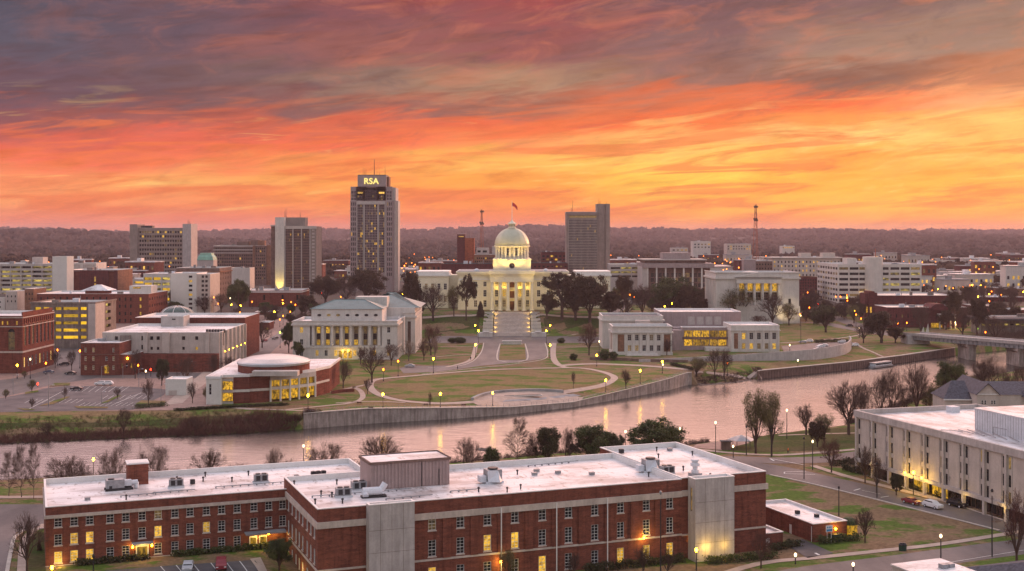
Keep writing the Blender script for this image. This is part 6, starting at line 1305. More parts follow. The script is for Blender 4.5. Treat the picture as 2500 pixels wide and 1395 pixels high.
# moored boat
q=Vector((XD(2138,602),602.)); r=root('moored_boat','long low white river boat moored at the sheet pile wall, right','boat',(q.x,fw(q.x)-4.5,WZ),math.atan2(fw(q.x+8)-fw(q.x-8),16))
mb=MB(); hl=9.0; pts=[(-hl,0),(-hl+1.5,-2),(hl-.5,-2.1),(hl,-1.6),(hl,1.6),(hl-.5,2.1),(-hl+1.5,2)]; mb.prism(pts,-.3,.9); mb.build('hull','metal_grey',r); mb=MB(); mb.box(-6.5,8,-1.5,1.5,.91,2.2); mb.build('cabin','metal_white',r); mb=MB(); mb.box(-6.2,7.7,-1.54,-1.51,1.4,2.0); mb.build('cabin_window','glass_dark',r); mb=MB(); mb.box(-7,8.4,-1.8,1.8,2.41,2.55); mb.build('canopy','metal_grey',r); mb=MB()
for i in range(12): mb.tube((-8+i*1.45,-1.9,.9),(-8+i*1.45,-1.9,1.7),.04,seg=4)
mb.build('rail','metal_dark',r); mb=MB(); mb.prism([(-hl-1,-2.6),(hl+1.5,-2.6),(hl+1.5,-2.2),(-hl-1,-2.2)],-.2,.3); mb.build('fender_beam','metal_dark',r)
# radio masts
def mast(px,yb,yt_,D,label,half=4.2):
    r=root('radio_mast',label,'mast',(XD(px,D),D,h(XD(px,D),D))); hh=ZD(yt_,D)-h(XD(px,D),D); mb=MB(); k=max(10,int(hh/7)); 
    cor=lambda i,j:(half*(1-.82*i/k)*math.cos(j*2.0944+.5),half*(1-.82*i/k)*math.sin(j*2.0944+.5),hh*i/k)
    for i in range(k):
        for j in range(3): mb.tube(cor(i,j),cor(i+1,j),.38,seg=4,cap=False); mb.tube(cor(i,j),cor(i+1,(j+1)%3),.16,seg=4,cap=False); mb.tube(cor(i,j),cor(i,(j+1)%3),.16,seg=4,cap=False)
    mb.build('lattice','steel_red',r); mb=MB()
    for i,z in enumerate((.97,.8,.78)): 
        for a_ in (0,2.1,4.2): x,y=1.8*math.cos(a_+i),1.8*math.sin(a_+i); mb.lathe([(.2,hh*z-1.3),(1.1,hh*z-.8),(1.1,hh*z+.8),(.2,hh*z+1.3)],x,y,8)
    mb.build('aerial','metal_dark',r)
mast(1176,640,512,1550,'left red lattice radio mast, beyond the brick tower'); mast(1845,610,500,1500,'right red lattice radio mast standing above the far trees',5)
# ================================================================ trees
def tubes(segs,k,mi=0):
    """segs: list (p0,p1,r0,r1)"""
    n=len(segs); P0=np.array([s[0] for s in segs]);P1=np.array([s[1] for s in segs]);R0=np.array([s[2] for s in segs]);R1=np.array([s[3] for s in segs])
    d=P1-P0; d/=np.linalg.norm(d,axis=1)[:,None]+1e-9; up=np.where(np.abs(d[:,2:3])<.9,[[0,0,1.]],[[1.,0,0]]); a=np.cross(d,up); a/=np.linalg.norm(a,axis=1)[:,None]; b=np.cross(d,a)
    V=[]
    for PP,RR in ((P0,R0),(P1,R1)):
        for i in range(k): t=2*math.pi*i/k; V.append(PP+a*(RR*math.cos(t))[:,None]+b*(RR*math.sin(t))[:,None])
    V=np.stack(V,1).reshape(-1,3); base=np.arange(n)[:,None]*2*k; fs=[]
    for i in range(k): j=(i+1)%k; fs.append(np.concatenate([base+i,base+j,base+k+j,base+k+i],1))
    return V,np.stack(fs,1).reshape(-1,4)
def npmesh(name,V,Fq,mat):
    me=bpy.data.meshes.new(name); me.vertices.add(len(V)); me.vertices.foreach_set('co',np.asarray(V,dtype=np.float32).ravel()); k=Fq.shape[1]
    me.loops.add(len(Fq)*k); me.loops.foreach_set('vertex_index',Fq.astype(np.int32).ravel()); me.polygons.add(len(Fq)); me.polygons.foreach_set('loop_start',np.arange(len(Fq),dtype=np.int32)*k); me.polygons.foreach_set('loop_total',np.full(len(Fq),k,dtype=np.int32))
    me.update(calc_edges=True); me.materials.append(M[mat]); return me
def grow(seed,style,levels=5,tr=.03):
    rs=random.Random(seed); segs=[];tips=[]
    def br(p,d,L,r_,lv):
        n=3 if lv<3 else 2; q=p
        for i in range(n):
            d2=(d+Vector((rs.gauss(0,.12),rs.gauss(0,.12),rs.gauss(0,.08)+(.05 if style!='pine' else .02)))).normalized(); q2=q+d2*(L/n); r2=max(r_*(1-.35/n),.0012); segs.append((tuple(q),tuple(q2),r_,r2,lv)); q=q2; d=d2; r_=r2
            if lv>=1 and lv<levels and rs.random()<.75: side(q,d,L*.62,r_*.55,lv+1)
        if lv<levels:
            for _ in range(2 if lv else 3): side(q,d,L*rs.uniform(.62,.8),r_*.68,lv+1,.55 if lv else .5)
        else: tips.append(tuple(q))
    def side(p,d,L,r_,lv,sp=.7):
        a=d.orthogonal().normalized(); a.rotate(Matrix.Rotation(rs.uniform(0,6.28),3,d)); dd=(d+a*rs.uniform(sp*.6,sp*1.3)).normalized()
        if dd.z<-.1: dd.z=-.1
        br(p,dd,L,r_,lv)
    if style=='vase':
        for i in range(5): a=i*1.26+rs.uniform(-.3,.3); br(Vector((0,0,.03)),Vector((math.cos(a)*.5,math.sin(a)*.5,1)).normalized(),.34,tr*.6,1)
        segs.append(((0,0,-.02),(0,0,.05),tr,tr*.9,0))
    elif style=='tall':
        top=1.0; k=13; p=Vector((0,0,0)); pr=tr
        for i in range(k):
            q=Vector((rs.gauss(0,.006),rs.gauss(0,.006),top*(i+1)/k*.97)); segs.append((tuple(p),tuple(q),pr,pr*.9,0)); p=q; pr*=.86
            if i>=2:
                f=1-(i/k); L=.12+.22*f*(1 if i>3 else .7)
                for _ in range(3): a=rs.uniform(0,6.28); br(q,Vector((math.cos(a),math.sin(a),.75+.4*(1-f))).normalized(),L*.62,pr*.5,2)
    else:
        th={'round':.2,'oak':.14,'pine':.36}[style]; segs.append(((0,0,-.03),(0,0,th),tr*1.2,tr,0)); 
        for i in range(5): a=i*1.26+rs.uniform(-.3,.3); s=rs.uniform(.35,.95) if style!='pine' else rs.uniform(.25,.8); br(Vector((0,0,th*rs.uniform(.85,1))),Vector((math.cos(a)*s,math.sin(a)*s,1)).normalized(),.27,tr*.66,1)
        br(Vector((0,0,th)),Vector((0,0,1)),.27,tr*.75,1)
    return segs,tips
def leaves(pts,n,spread,size,rs,flat=1.):
    pts=np.array(pts); idx=rs.integers(0,len(pts),n); c=pts[idx]+rs.normal(0,1,(n,3))*np.array([spread,spread,spread*flat]); a=rs.normal(0,1,(n,3)); a/=np.linalg.norm(a,axis=1)[:,None]; b=np.cross(a,rs.normal(0,1,(n,3))); b/=np.linalg.norm(b,axis=1)[:,None]+1e-9; s=size*rs.uniform(.6,1.4,(n,1)); a*=s; b*=s*.7
    V=np.stack([c-a-b,c+a-b,c+a+b,c-a+b],1).reshape(-1,3); return V,np.arange(n*4).reshape(n,4)
def norm_(segs,tips):
    P_=np.array([s[1] for s in segs]); z=P_[:,2].max(); rx=np.percentile(np.hypot(P_[:,0],P_[:,1]),99)
    f=lambda p:(p[0]/(2*rx),p[1]/(2*rx),p[2]/z); k=1/z
    return [(f(s[0]),f(s[1]),s[2]*k,s[3]*k,s[4]) for s in segs],[f(t) for t in tips]
TV={}
def variant(kind,i):
    k=(kind,i)
    if k in TV: return TV[k]
    rs=np.random.default_rng(i*7+len(kind)); trunk='bark'; crown='twig'
    if kind in ('bare','vase','tall','fine','pale','redbare'):
        st={'bare':'round','fine':'round','pale':'round','redbare':'round'}.get(kind,kind); lv=6 if kind in('fine','redbare','vase') else 5
        segs,tips=norm_(*grow(i*31+5,st,lv,.028)); t=[s for s in segs if s[4]<=2]; c=[s for s in segs if s[4]>2]
        if len(c)>6500: c=[c[i] for i in rs.permutation(len(c))[:6500]]
        crown={'pale':'twig_pale','redbare':'twig_red'}.get(kind,'twig'); 
        V,Q=tubes([(s[0],s[1],s[2],s[3]) for s in t],6); V2,Q2=tubes([(s[0],s[1],max(s[2]*1.35,.0016),max(s[3]*1.35,.001)) for s in c],3)
        # finest twigs
        n=2800; tp=np.array([s[1] for s in c if s[4]>=4]); o=rs.integers(0,len(tp),n); p0=tp[o]; dr=p0-np.array([0,0,.35]); dr/=np.linalg.norm(dr,axis=1)[:,None]+1e-6; dr=dr+rs.normal(0,.55,(n,3)); p1=p0+dr*rs.uniform(.018,.05,(n,1)); V3,Q3=tubes([(tuple(a),tuple(b2),.0011,.0005) for a,b2 in zip(p0,p1)],3)
        V2=np.concatenate([V2,V3]); Q2=np.concatenate([Q2,Q3+len(V2)-len(V3)]); TV[k]=(npmesh('trunk',V,Q,'bark_grey' if kind in('pale','tall') else 'bark'),npmesh('crown',V2,Q2,crown))
        return TV[k]
    if kind in ('oak','oakbrown','oakgreen','sparse','pine'):
        segs,tips=norm_(*grow(i*17+3,'pine' if kind=='pine' else 'oak',4,.03)); t=[s for s in segs if s[4]<=3]; V,Q=tubes([(s[0],s[1],s[2],s[3]) for s in t],5)
        tp=np.array(tips); rs2=rs.permutation(len(tp))[:{'sparse':240,'pine':150}.get(kind,210)]; tp=tp[rs2]
        # clumps
        cl=tp+0; n={'sparse':9000,'pine':16000}.get(kind,21000); V2,Q2=leaves(cl,n,{'pine':.028,'sparse':.05}.get(kind,.042),{'pine':.0085,'sparse':.008}.get(kind,.0105),rs,.75)
        TV[k]=(npmesh('trunk',V,Q,'bark'),npmesh('crown',V2,Q2,{'oak':'leaf_dark','oakbrown':'leaf_brown','oakgreen':'leaf_green','sparse':'leaf_olive','pine':'leaf_brown'}[kind])); return TV[k]
    if kind=='cone':
        V,Q=tubes([((0,0,-.03),(0,0,.95),.025,.006)],6); n=14; pts=[]
        for _ in range(200): z=rs.uniform(.1,1); r_=.5*(1-z)**.8*rs.uniform(.5,1)+.02; a=rs.uniform(0,6.28); pts.append((r_*math.cos(a),r_*math.sin(a),z))
        V2,Q2=leaves(pts,9000,.035,.016,rs); TV[k]=(npmesh('trunk',V,Q,'bark'),npmesh('crown',V2,Q2,'leaf_brown')); return TV[k]
    if kind in ('shrub','shrubgold'):
        V,Q=tubes([((0,0,-.05),(0,0,.5),.04,.02),((0,0,.2),(.2,.1,.6),.03,.01),((0,0,.2),(-.2,.1,.6),.03,.01)],5); pts=[]
        for _ in range(90): v=rs.normal(0,1,3); v/=np.linalg.norm(v); v*=.36*rs.uniform(.5,1); pts.append((v[0],v[1],.5+v[2]*1.15))
        V2,Q2=leaves(pts,7000,.06,.022,rs); V2[:,2]=np.clip(V2[:,2],0,None); TV[k]=(npmesh('stem',V,Q,'bark'),npmesh('foliage',V2,Q2,'leaf_green' if kind=='shrub' else 'leaf_olive')); return TV[k]
tn={}
def tree(kind,px,pb,pt,w,label,name=None,cat=None,group=None,p=None,hm=None):
    p=P(px,pb) if p is None else p; D=p[1]; hh=(pb-pt)*D/F if hm is None else hm; wm=w*D/F; i=tn.get(kind,0); tn[kind]=i+1; a,c=variant(kind,i%(4 if kind in('bare','fine') else 3))
    sh='shrub' in kind
    r=root(name or ('shrub' if sh else 'evergreen_tree' if kind in('oak','oakgreen','cone','oakbrown','pine') else 'bare_tree'),label,cat or ('shrub' if sh else 'tree'),p,random.uniform(0,6.28),group)
    r.location.z-=.1; r.scale=(wm,wm,hh); link('stem' if sh else 'trunk',a,r); link('foliage' if sh else 'crown',c,r); return r
T=tree
# capitol hill
T('pine',1138,783,672,52,'tall umbrella shaped tree in front of the left capitol windows'); T('cone',1173,778,738,24,'small dark conical tree at the head of the steps, left')
for a in ((1372,780,668,120,'pine','largest dark rounded tree right of the capitol portico'),(1440,786,676,96,'oakbrown','second large dark tree, right of the largest one'),(1335,778,722,52,'oakbrown','low wide dark tree hiding the right end of the portico'),(1405,782,705,80,'oakbrown','dark tree filling the gap between the two largest ones'),(1488,782,712,62,'oakbrown','dark spreading tree at the right end of the capitol trees')): T(a[4],a[0],a[1],a[2],a[3],a[5])
T('fine',1057,783,690,86,'big bare rounded tree in front of the left capitol wing'); T('oakbrown',1003,790,668,44,'dark narrow evergreen at the left edge of the capitol grounds'); T('sparse',1108,772,700,34,'thin leafy tree lit yellow beside the capitol left wing'); T('fine',1030,782,706,50,'smaller bare tree left of the big rounded one')
T('redbare',1052,868,790,58,'leafless reddish tree on the corner below the capitol lawn'); T('redbare',1438,868,786,60,'leafless reddish tree beside the left brick pavilion'); T('bare',1528,785,712,60,'bare tree on the drive right of the capitol trees',); T('bare',1568,780,690,76,'wide bare tree in front of the columned hall')
T('oakgreen',1636,775,680,110,'broad green tree in front of the columned hall'); T('oakbrown',1680,782,700,60,'dark reddish tree right of the broad green one'); T('oakbrown',1520,745,676,54,'dark evergreen behind the drive, below the beige garage')
T('sparse',1808,790,706,118,'broad half leafy tree before the left of the temple'); T('bare',1886,800,712,86,'spreading bare tree before the right of the temple'); T('sparse',1926,795,742,40,'small half leafy tree at the temple right corner')
T('oak',2016,812,746,74,'compact dark evergreen on the lawn beside the road'); T('oakbrown',2152,838,764,92,'wide brown tree at the bridge end, right bank'); T('bare',2108,838,790,50,'small bare tree left of the wide brown one'); T('oakbrown',2186,838,800,50,'low dark tree right of the wide brown one')
T('bare',1985,775,700,50,'bare tree before the white office corner'); T('oakbrown',1968,780,728,44,'dark round tree between the temple and the white office'); T('bare',2055,775,735,50,'low bare tree below the white office'); T('sparse',2085,790,745,40,'small leafy tree below the brick theatre corner')
T('fine',2248,822,745,62,'bare purple tree before the brick lobby'); T('fine',2350,828,745,78,'large bare tree right of the columned portico'); T('oakbrown',2385,820,735,50,'dark evergreen right of the brick lobby'); T('fine',2430,838,770,80,'low tangled bare tree above the bridge'); T('oakbrown',2330,800,715,50,'dark tree behind the columned portico')
# museum fronts
T('bare',908,935,838,74,'tall bare tree right of the archives entrance'); T('fine',838,948,876,48,'reddish bare tree in the garden by the round theatre'); T('fine',955,893,838,44,'bare tree at the right corner of the archives'); T('pale',998,882,828,40,'pale twiggy tree by the archives side wing'); T('fine',1035,880,828,40,'dull reddish bare tree right of the side wing')
T('bare',897,963,922,24,'small bare tree at the left tip of the oval path'); T('bare',880,890,845,36,'small bare tree close to the archives steps'); T('pale',1062,880,820,24,'pale slender tree at the corner of the drive'); T('oakgreen',725,882,836,30,'small green tree left of the archives front'); T('oakgreen',705,862,790,34,'dark green tree on the slope left of the archives'); T('bare',1528,950,900,36,'small bare leaning tree near the right tip of the oval path')
T('bare',1050,1000,955,14,'sapling on the oval lawn, left'); T('bare',1400,950,905,14,'sapling on the oval lawn, right')
T('fine',1745,925,848,44,'left of two brown leafless cypresses by the flood wall'); T('fine',1768,925,850,46,'right of two brown leafless cypresses by the flood wall'); T('sparse',1700,918,874,58,'low yellow green tree by the river wall end'); T('bare',1628,868,826,34,'thin bare tree before the left brick pavilion'); T('bare',1560,866,830,30,'small bare tree at the pavilion steps')
T('redbare',1855,800,770,50,'low reddish tree behind the right pavilion')
# left city
for a in (('oakgreen',585,768,686,62,'dark green tree between the brown office and the brick shop'),('oakbrown',795,742,676,74,'dark tree below the right foot of the uplit tower'),('oakbrown',745,775,722,50,'dark tree right of the brick shop'),('oakbrown',895,742,662,100,'big dark tree in front of the white garage below the tallest tower'),('fine',845,745,690,60,'bare tree left of the big dark tree'),('fine',640,850,778,50,'bare tree beside the side street'),('fine',615,845,790,40,'thin bare tree behind the beige civic building'),('oakgreen',425,770,738,46,'green bushy tree beside the green dome'),('fine',500,770,720,56,'bare tree below the white tower'),('fine',540,765,716,44,'bare tree before the brown office'),('oakbrown',970,780,716,50,'dark tree behind the archives roof, right'),('fine',765,800,756,40,'bare tree left of the archives roof'),
    ('oak',395,942,878,34,'dark round evergreen beside the white shed'),('fine',455,940,868,60,'bare tree in front of the brick base of the civic building'),('fine',520,925,862,56,'bare tree by the brick promenade'),('fine',330,925,852,40,'bare tree right of the yellow arched door'),('bare',362,993,920,34,'slender bare tree on the right car park island'),('bare',287,975,945,20,'small bare tree in the car park middle'),('bare',158,975,942,18,'small bare tree on the left car park island'),('bare',78,1000,970,18,'tiny bare tree near the lower left car park corner'),('sparse',78,957,928,22,'small leafy tree at the car park entrance'),('sparse',14,975,950,16,'small leafy street tree at the left edge'),('fine',135,900,850,34,'bare street tree along the arched hall'),('sparse',35,905,868,52,'palm like leafy tree before the arched hall'),('fine',175,905,852,26,'bare tree at the street corner by the brick house'),('fine',470,985,930,30,'small bare tree by the promenade'),('sparse',505,985,945,24,'low leafy tree left of the round theatre'),('bare',560,905,868,40,'bare tree behind the round theatre'),('sparse',60,925,905,14,'clipped tree on the left corner')): T(*a)
# far bank scrub trees
T('fine',302,1066,996,44,'bare tree on the far river bank below the car park'); T('fine',115,1070,1030,40,'small bare scrub tree on the far bank, left'); T('fine',480,1060,1012,50,'bare scrub tree on the far bank beside the thicket')
# near bank
for a in (('tall',22,1212,1110,46,'slender bare tree at the left edge of the near bank'),('tall',52,1215,1090,44,'second slender bare tree from the left edge'),('tall',82,1218,1082,34,'tallest slender bare tree left of the brick wing'),('vase',168,1210,1114,112,'wide dense bare tree behind the left end of the wing'),('vase',274,1200,1098,62,'bare tree behind the brick stair head, left side'),('vase',372,1195,1086,74,'bare tree with ivy clumps right of the brick stair head'),('vase',512,1180,1098,74,'bare tree behind the middle of the wing'),('vase',672,1172,1100,46,'small bare tree behind the right part of the wing'),('vase',792,1168,1082,84,'wide bare tree left of the lamp post behind the wing'),('bare',926,1170,1064,92,'bare tree with a leaning crown behind the roof step'),('vase',1145,1160,1070,66,'pale twiggy tree behind the ribbed plant room'),('tall',1264,1150,1028,64,'tall upright bare tree in the centre of the near bank'),('vase',1308,1150,1060,56,'dark twiggy tree right of the tall upright one'),('oak',1338,1152,1056,60,'dark ragged evergreen in the near bank row'),('fine',1385,1148,1048,52,'pinkish bare tree in the near bank row'),('oakgreen',1445,1145,1052,90,'wide green tree left of the two white lamps'),('oak',1496,1140,1066,50,'low dark green tree between the green tree and the first white lamp'),('oakgreen',1597,1128,1035,112,'large rounded green tree behind the end block roof'),('shrub',1200,1150,1095,40,'grey green bush on the bank right of the twiggy tree'),('fine',1035,1155,1110,30,'small bush like tree behind the plant room')): T(a[0],a[1],a[2],a[3]-8,a[4]*1.2,a[5])
# right bank
for a in (('sparse',1845,1108,958,72,'tall ragged half leafy tree, left one of the pair'),('sparse',1884,1114,962,60,'tall ragged half leafy tree, right one of the pair'),('bare',1968,1062,984,74,'twisted bare tree by the riverside fence'),('sparse',2012,1078,1010,54,'low yellow lit tree by the fence'),('oakbrown',1996,1092,1030,46,'small round dark tree on the lawn'),('bare',2072,1062,925,124,'large sprawling bare tree at the office corner'),('fine',2108,1050,928,66,'bare tree right of the large sprawling one'),('fine',2150,1040,905,60,'tall bare tree in the riverside row'),('fine',2178,1035,890,66,'tallest bare tree in the riverside row'),('bare',2238,1028,878,96,'bare tree with dark clumps in the riverside row'),('oakgreen',2318,1015,890,84,'big evergreen rising above the concrete office roof'),('sparse',2270,1020,940,60,'brown bushy tree below the big evergreen'),('fine',2210,1020,940,60,'dense bare tree behind the office parapet'),('bare',2405,985,868,84,'pale bare tree left of the bridge pier'),('sparse',2370,985,920,60,'golden lit tree above the house'),('fine',2455,985,900,60,'bare tree above the house ridge'),('fine',2490,980,885,50,'bare tree at the right edge above the house'),
    ('redbare',2030,1155,1068,66,'spreading bare crape myrtle at the street corner'),('bare',2112,1180,1085,60,'bare tree before the left end of the office'),('fine',2140,1205,1110,50,'second bare tree before the left end of the office'),('pale',2338,1228,1150,60,'pale bare myrtle right of the office entrance'),('pale',2392,1242,1160,44,'pale bare myrtle beside the dark recess'),('pale',2440,1262,1165,50,'pale bare myrtle near the right edge'),('pale',2486,1275,1150,46,'pale bare myrtle at the right edge of the office'),('oak',2188,1210,1160,34,'small dark evergreen by the office hedge'),('redbare',2482,1392,1188,100,'big dark bare tree in the lower right corner'),('bare',2112,1326,1238,56,'lone bare tree on the vacant lot'),
    ('bare',66,1398,1246,92,'bare tree at the left end of the brick wing'),('redbare',1858,1388,1296,62,'small reddish tree at the corner of the end block'),('oakgreen',682,1398,1318,70,'dark evergreen beside the lit entrance'),('bare',1570,1410,1330,50,'small bare tree before the main block'),('bare',1630,1410,1335,46,'second small bare tree before the main block'),('bare',1400,1425,1345,50,'small bare tree before the middle of the main block'),('sparse',1240,1425,1340,44,'small tree lit yellow by a wall lamp'),('cone',96,1345,1318,14,'small clipped conifer by the wing corner')): T(*a)
# shrubs & hedges
for a in ((1476,880,852,30),(1498,880,856,26),(1400,880,862,24),(1104,838,824,26),(1124,838,822,36),(1370,838,824,24),(1665,1000,990,10)):
    T('shrub',a[0],a[1],a[2],a[3],{1476:'dark round bush before the left brick pavilion',1498:'second dark round bush touching the pavilion corner',1400:'small bush beside the garden wall',1104:'left clipped bush on the corner of the drive',1124:'broad clipped bush on the corner of the drive',1370:'small bush on the right corner of the drive',1665:'tiny bush on the river wall end'}[a[0]])
def hedge(name,px,lift,ht,w,label):
    d=dense(pp(px) if len(px[0])==2 and not isinstance(px[0],Vector) else px,1.2); V=[];Q=[]; n=0
    mb=MB(); r=root(name,label,'hedge',(d[0].x,d[0].y,h(*d[0]))); L=sum((d[i+1]-d[i]).length for i in range(len(d)-1)); m_=int(L*260); o=rng.random(m_)*(len(d)-1); i0=o.astype(int); fr=(o-i0)[:,None]; A=np.array([(p.x,p.y) for p in d]); c=A[i0]*(1-fr)+A[np.minimum(i0+1,len(d)-1)]*fr
    bump_=1+.18*np.sin(o*2.1)+.1*np.sin(o*5.3); xyz=np.zeros((m_,3)); xyz[:,:2]=c+rng.normal(0,1,(m_,2))*w*.28; hz_=np.array([h(*p) for p in d])[i0]; xyz[:,2]=hz_+rng.random(m_)**.7*ht*bump_; xyz-=np.array([d[0].x,d[0].y,h(*d[0])])
    V,Q=leaves(xyz,m_,.01,.11,rng); link('foliage',npmesh('foliage',V,Q,'leaf_dark' if lift==0 else 'leaf_green'),r)
    return r
hedge('hedge',[(2062,1148),(2110,1160),(2180,1178)],0,1.3,1.8,'long clipped dark hedge before the left end of the office'); hedge('hedge',[(2215,1192),(2245,1200)],0,1.2,1.6,'short clipped hedge left of the office steps'); hedge('hedge',[(2290,1212),(2380,1238),(2480,1262)],0,1.2,1.8,'long dark hedge before the right part of the office'); hedge('hedge',[(2035,1138),(2080,1132),(2095,1140)],0,1.4,2.2,'dark shrubs at the office corner')
hw=lambda pts:[loc(*p) for p in pts]
hedge('hedge',hw([(-38,26.3),(-26,26.3)]),0,1.0,1.4,'clipped hedge under the left windows of the wing'); hedge('hedge',hw([(-21,26.3),(-2,26.3)]),1,1.0,1.3,'clipped hedge right of the lit wing entrance'); hedge('hedge',hw([(50,-2),(70,-2)]),0,1.4,1.8,'dark hedge below the right windows of the main block'); hedge('hedge',hw([(74,-5),(88,-6)]),1,1.2,2.2,'low green planting at the foot of the right stair tower'); hedge('hedge',hw([(90,-1.5),(98,0)]),0,1.3,1.6,'hedge before the brick lean-to')
q0=A1-W_*1.6+U*.8; hedge('hedge',[q0,q0+U*9],1,1.4,2.2,'mixed clipped bushes in front of the brick annex')
hedge('hedge',[(430,1004),(470,1001),(560,996),(700,990)],0,.8,2.0,'dark planting bed before the round theatre'); hedge('hedge',[(1990,838),(2060,836),(2074,848),(2060,862)],0,1.6,1.8,'clipped dark hedge round the small car park'); hedge('hedge',[(850,868),(1020,866)],0,1.0,2,'low dark hedge along the archives front') if 0 else None
hedge('hedge',[(335,998),(400,992)],1,1.2,3,'rounded green shrubs at the car park corner'); hedge('hedge',[(1640,892),(1690,905)],0,1.1,2,'low planting along the riverside path')
# bank thicket (uncountable)
def thicket(name,n,fx,mat,label,L=1.0,r_=.02,k=1):
    segs=[]
    for _ in range(n):
        x,y,s=fx(); p=np.array([x,y,h(x,y)-.1]); m_=random.randint(5,9); hh=s
        for j in range(m_):
            a=random.uniform(0,6.28); d=np.array([math.cos(a)*.55,math.sin(a)*.55,random.uniform(.4,1.2)]); q=p+d*hh*.5; segs.append((tuple(p),tuple(q),r_*2,r_*1.3))
            for _2 in range(3): q2=q+(d+np.random.default_rng(random.randint(0,9**8)).normal(0,.5,3))*hh*.4; q2[2]=max(q2[2],p[2]); segs.append((tuple(q),tuple(q2),r_*1.2,r_*.6))
    V,Q=tubes(segs,3); o=link(name,npmesh(name,V,Q,mat)); return tag(o,label,'brush',kind='stuff')
def bankpt():
    x=random.uniform(-175,-66); f=fw(x); w_=30 if x<-95 else 30-26*S((x+95)/26); big=-108<x<-76; y=f+random.uniform(.5,min(.75*w_,15 if big else 9)); return x,y,random.uniform(1.5,3.6) if big else random.uniform(.8,2.0)
thicket('river_brush',1900,bankpt,'twig_red','tangle of leafless purplish brush on the far river bank')
def bankpt2():
    x=random.uniform(-200,-64); f=fw(x); w_=30 if x<-95 else 30-26*S((x+95)/26); y=f+random.uniform(.2,.8*w_); return x,y,random.uniform(.6,1.3)
thicket('river_brush',1800,bankpt2,'leaf_olive','low olive grass and weeds on the far river bank')
def bankpt3(): x=random.uniform(77,112); return x,fw(x)+random.uniform(.3,9),random.uniform(.4,1.1)
thicket('river_brush',500,bankpt3,'twig','short brown scrub on the bank between the two river walls')
def bankpt4(): x=random.uniform(-128,60); return x,nb(x)-random.uniform(0,9),random.uniform(.6,2.0)
thicket('river_brush',1500,bankpt4,'twig','brown scrub along the near river bank')
def bankpt5(): x=random.uniform(112,215); return x,nb(x)-random.uniform(0,12),random.uniform(.8,2.6)
thicket('river_brush',1300,bankpt5,'twig','brown undergrowth below the riverside row of trees')
def bankpt6(): x=random.uniform(240,330); return x,fw(x)+random.uniform(2,26),random.uniform(1.5,4)
thicket('river_brush',700,bankpt6,'twig','dark scrub on the bank beyond the road bridge')
# rocks on the near bank
for px,py,s,lb in ((1178,1116,3.2,'large grey boulder on the near river bank'),(1195,1120,2.2,'smaller boulder right of the large grey one'),(1085,1125,1.8,'square brick coloured block on the near bank')):
    p=P(px,py); mb=MB(); mb.lathe([(s*.9,-.5),(s,.4),(s*.7,s*.6),(s*.3,s*.8)],0,0,9,sx=1.2,sy=.8); me=mb.mesh('boulder','rock'); 
    for v in me.vertices: v.co+=Vector((random.gauss(0,.18),random.gauss(0,.18),random.gauss(0,.12)))*s*.5
    o=link('boulder',me,None,p); tag(o,lb,'boulder')
for i in range(26):
    X=random.uniform(78,106); 
rk=MB()
for i in range(160):
    X=random.uniform(77,106); y=fw(X)+random.uniform(-.3,2.4); s=random.uniform(.3,.9); rk.lathe([(s,-.5),(s*.9,s*.3),(s*.4,s*.6)],X,y,6); 
    for j in range(1,19): v=rk.v[-j]; rk.v[-j]=(v[0]+random.gauss(0,.1),v[1]+random.gauss(0,.1),v[2]+h(X,y)+.2)
tag(rk.build('riprap','rock'),'strip of broken rocks at the waterline between the river walls','rocks',kind='stuff')
# ================================================================ far woods: masses of low crowns
def crowns(name,n,fx,mat,label,seg=7,ring_=5,jit=.28):
    th=np.linspace(0.0,math.pi*.62,ring_); VV=[];FF=[];base=0
    unit=[];
    for t in th:
        for i in range(seg): a=2*math.pi*i/seg; unit.append((math.sin(t)*math.cos(a),math.sin(t)*math.sin(a),math.cos(t)))
    unit=np.array(unit); fq=[]
    for j in range(ring_-1):
        for i in range(seg): fq.append((j*seg+i,(j+1)*seg+i,(j+1)*seg+(i+1)%seg,j*seg+(i+1)%seg))
    fq=np.array(fq)
    for _ in range(n):
        x,y,r_,hh=fx(); 
        z=h(x,y)
        for b_ in range(3):
            ox,oy,oz=rng.normal(0,.42,3)*r_; k=r_*rng.uniform(.45,.8); v=unit*k*(1+rng.normal(0,jit,(len(unit),1))); v[:seg]=v[:seg].mean(0); v=v+np.array([x+ox,y+oy,z+hh-k*.8+min(oz,0)*.6]); VV.append(v); FF.append(fq+base); base+=len(v)
    V=np.concatenate(VV); Q=np.concatenate(FF); o=link(name,npmesh(name,V,Q,mat)); return tag(o,label,'wood',kind='stuff')
mk('wood_far',(.075,.055,.055),var=.4,scale=.012,c2=(.12,.085,.075),rough=.95,spec=.05); mk('wood_mid',(.035,.026,.022),var=.5,scale=.03,c2=(.1,.065,.045),rough=.95,spec=.05)
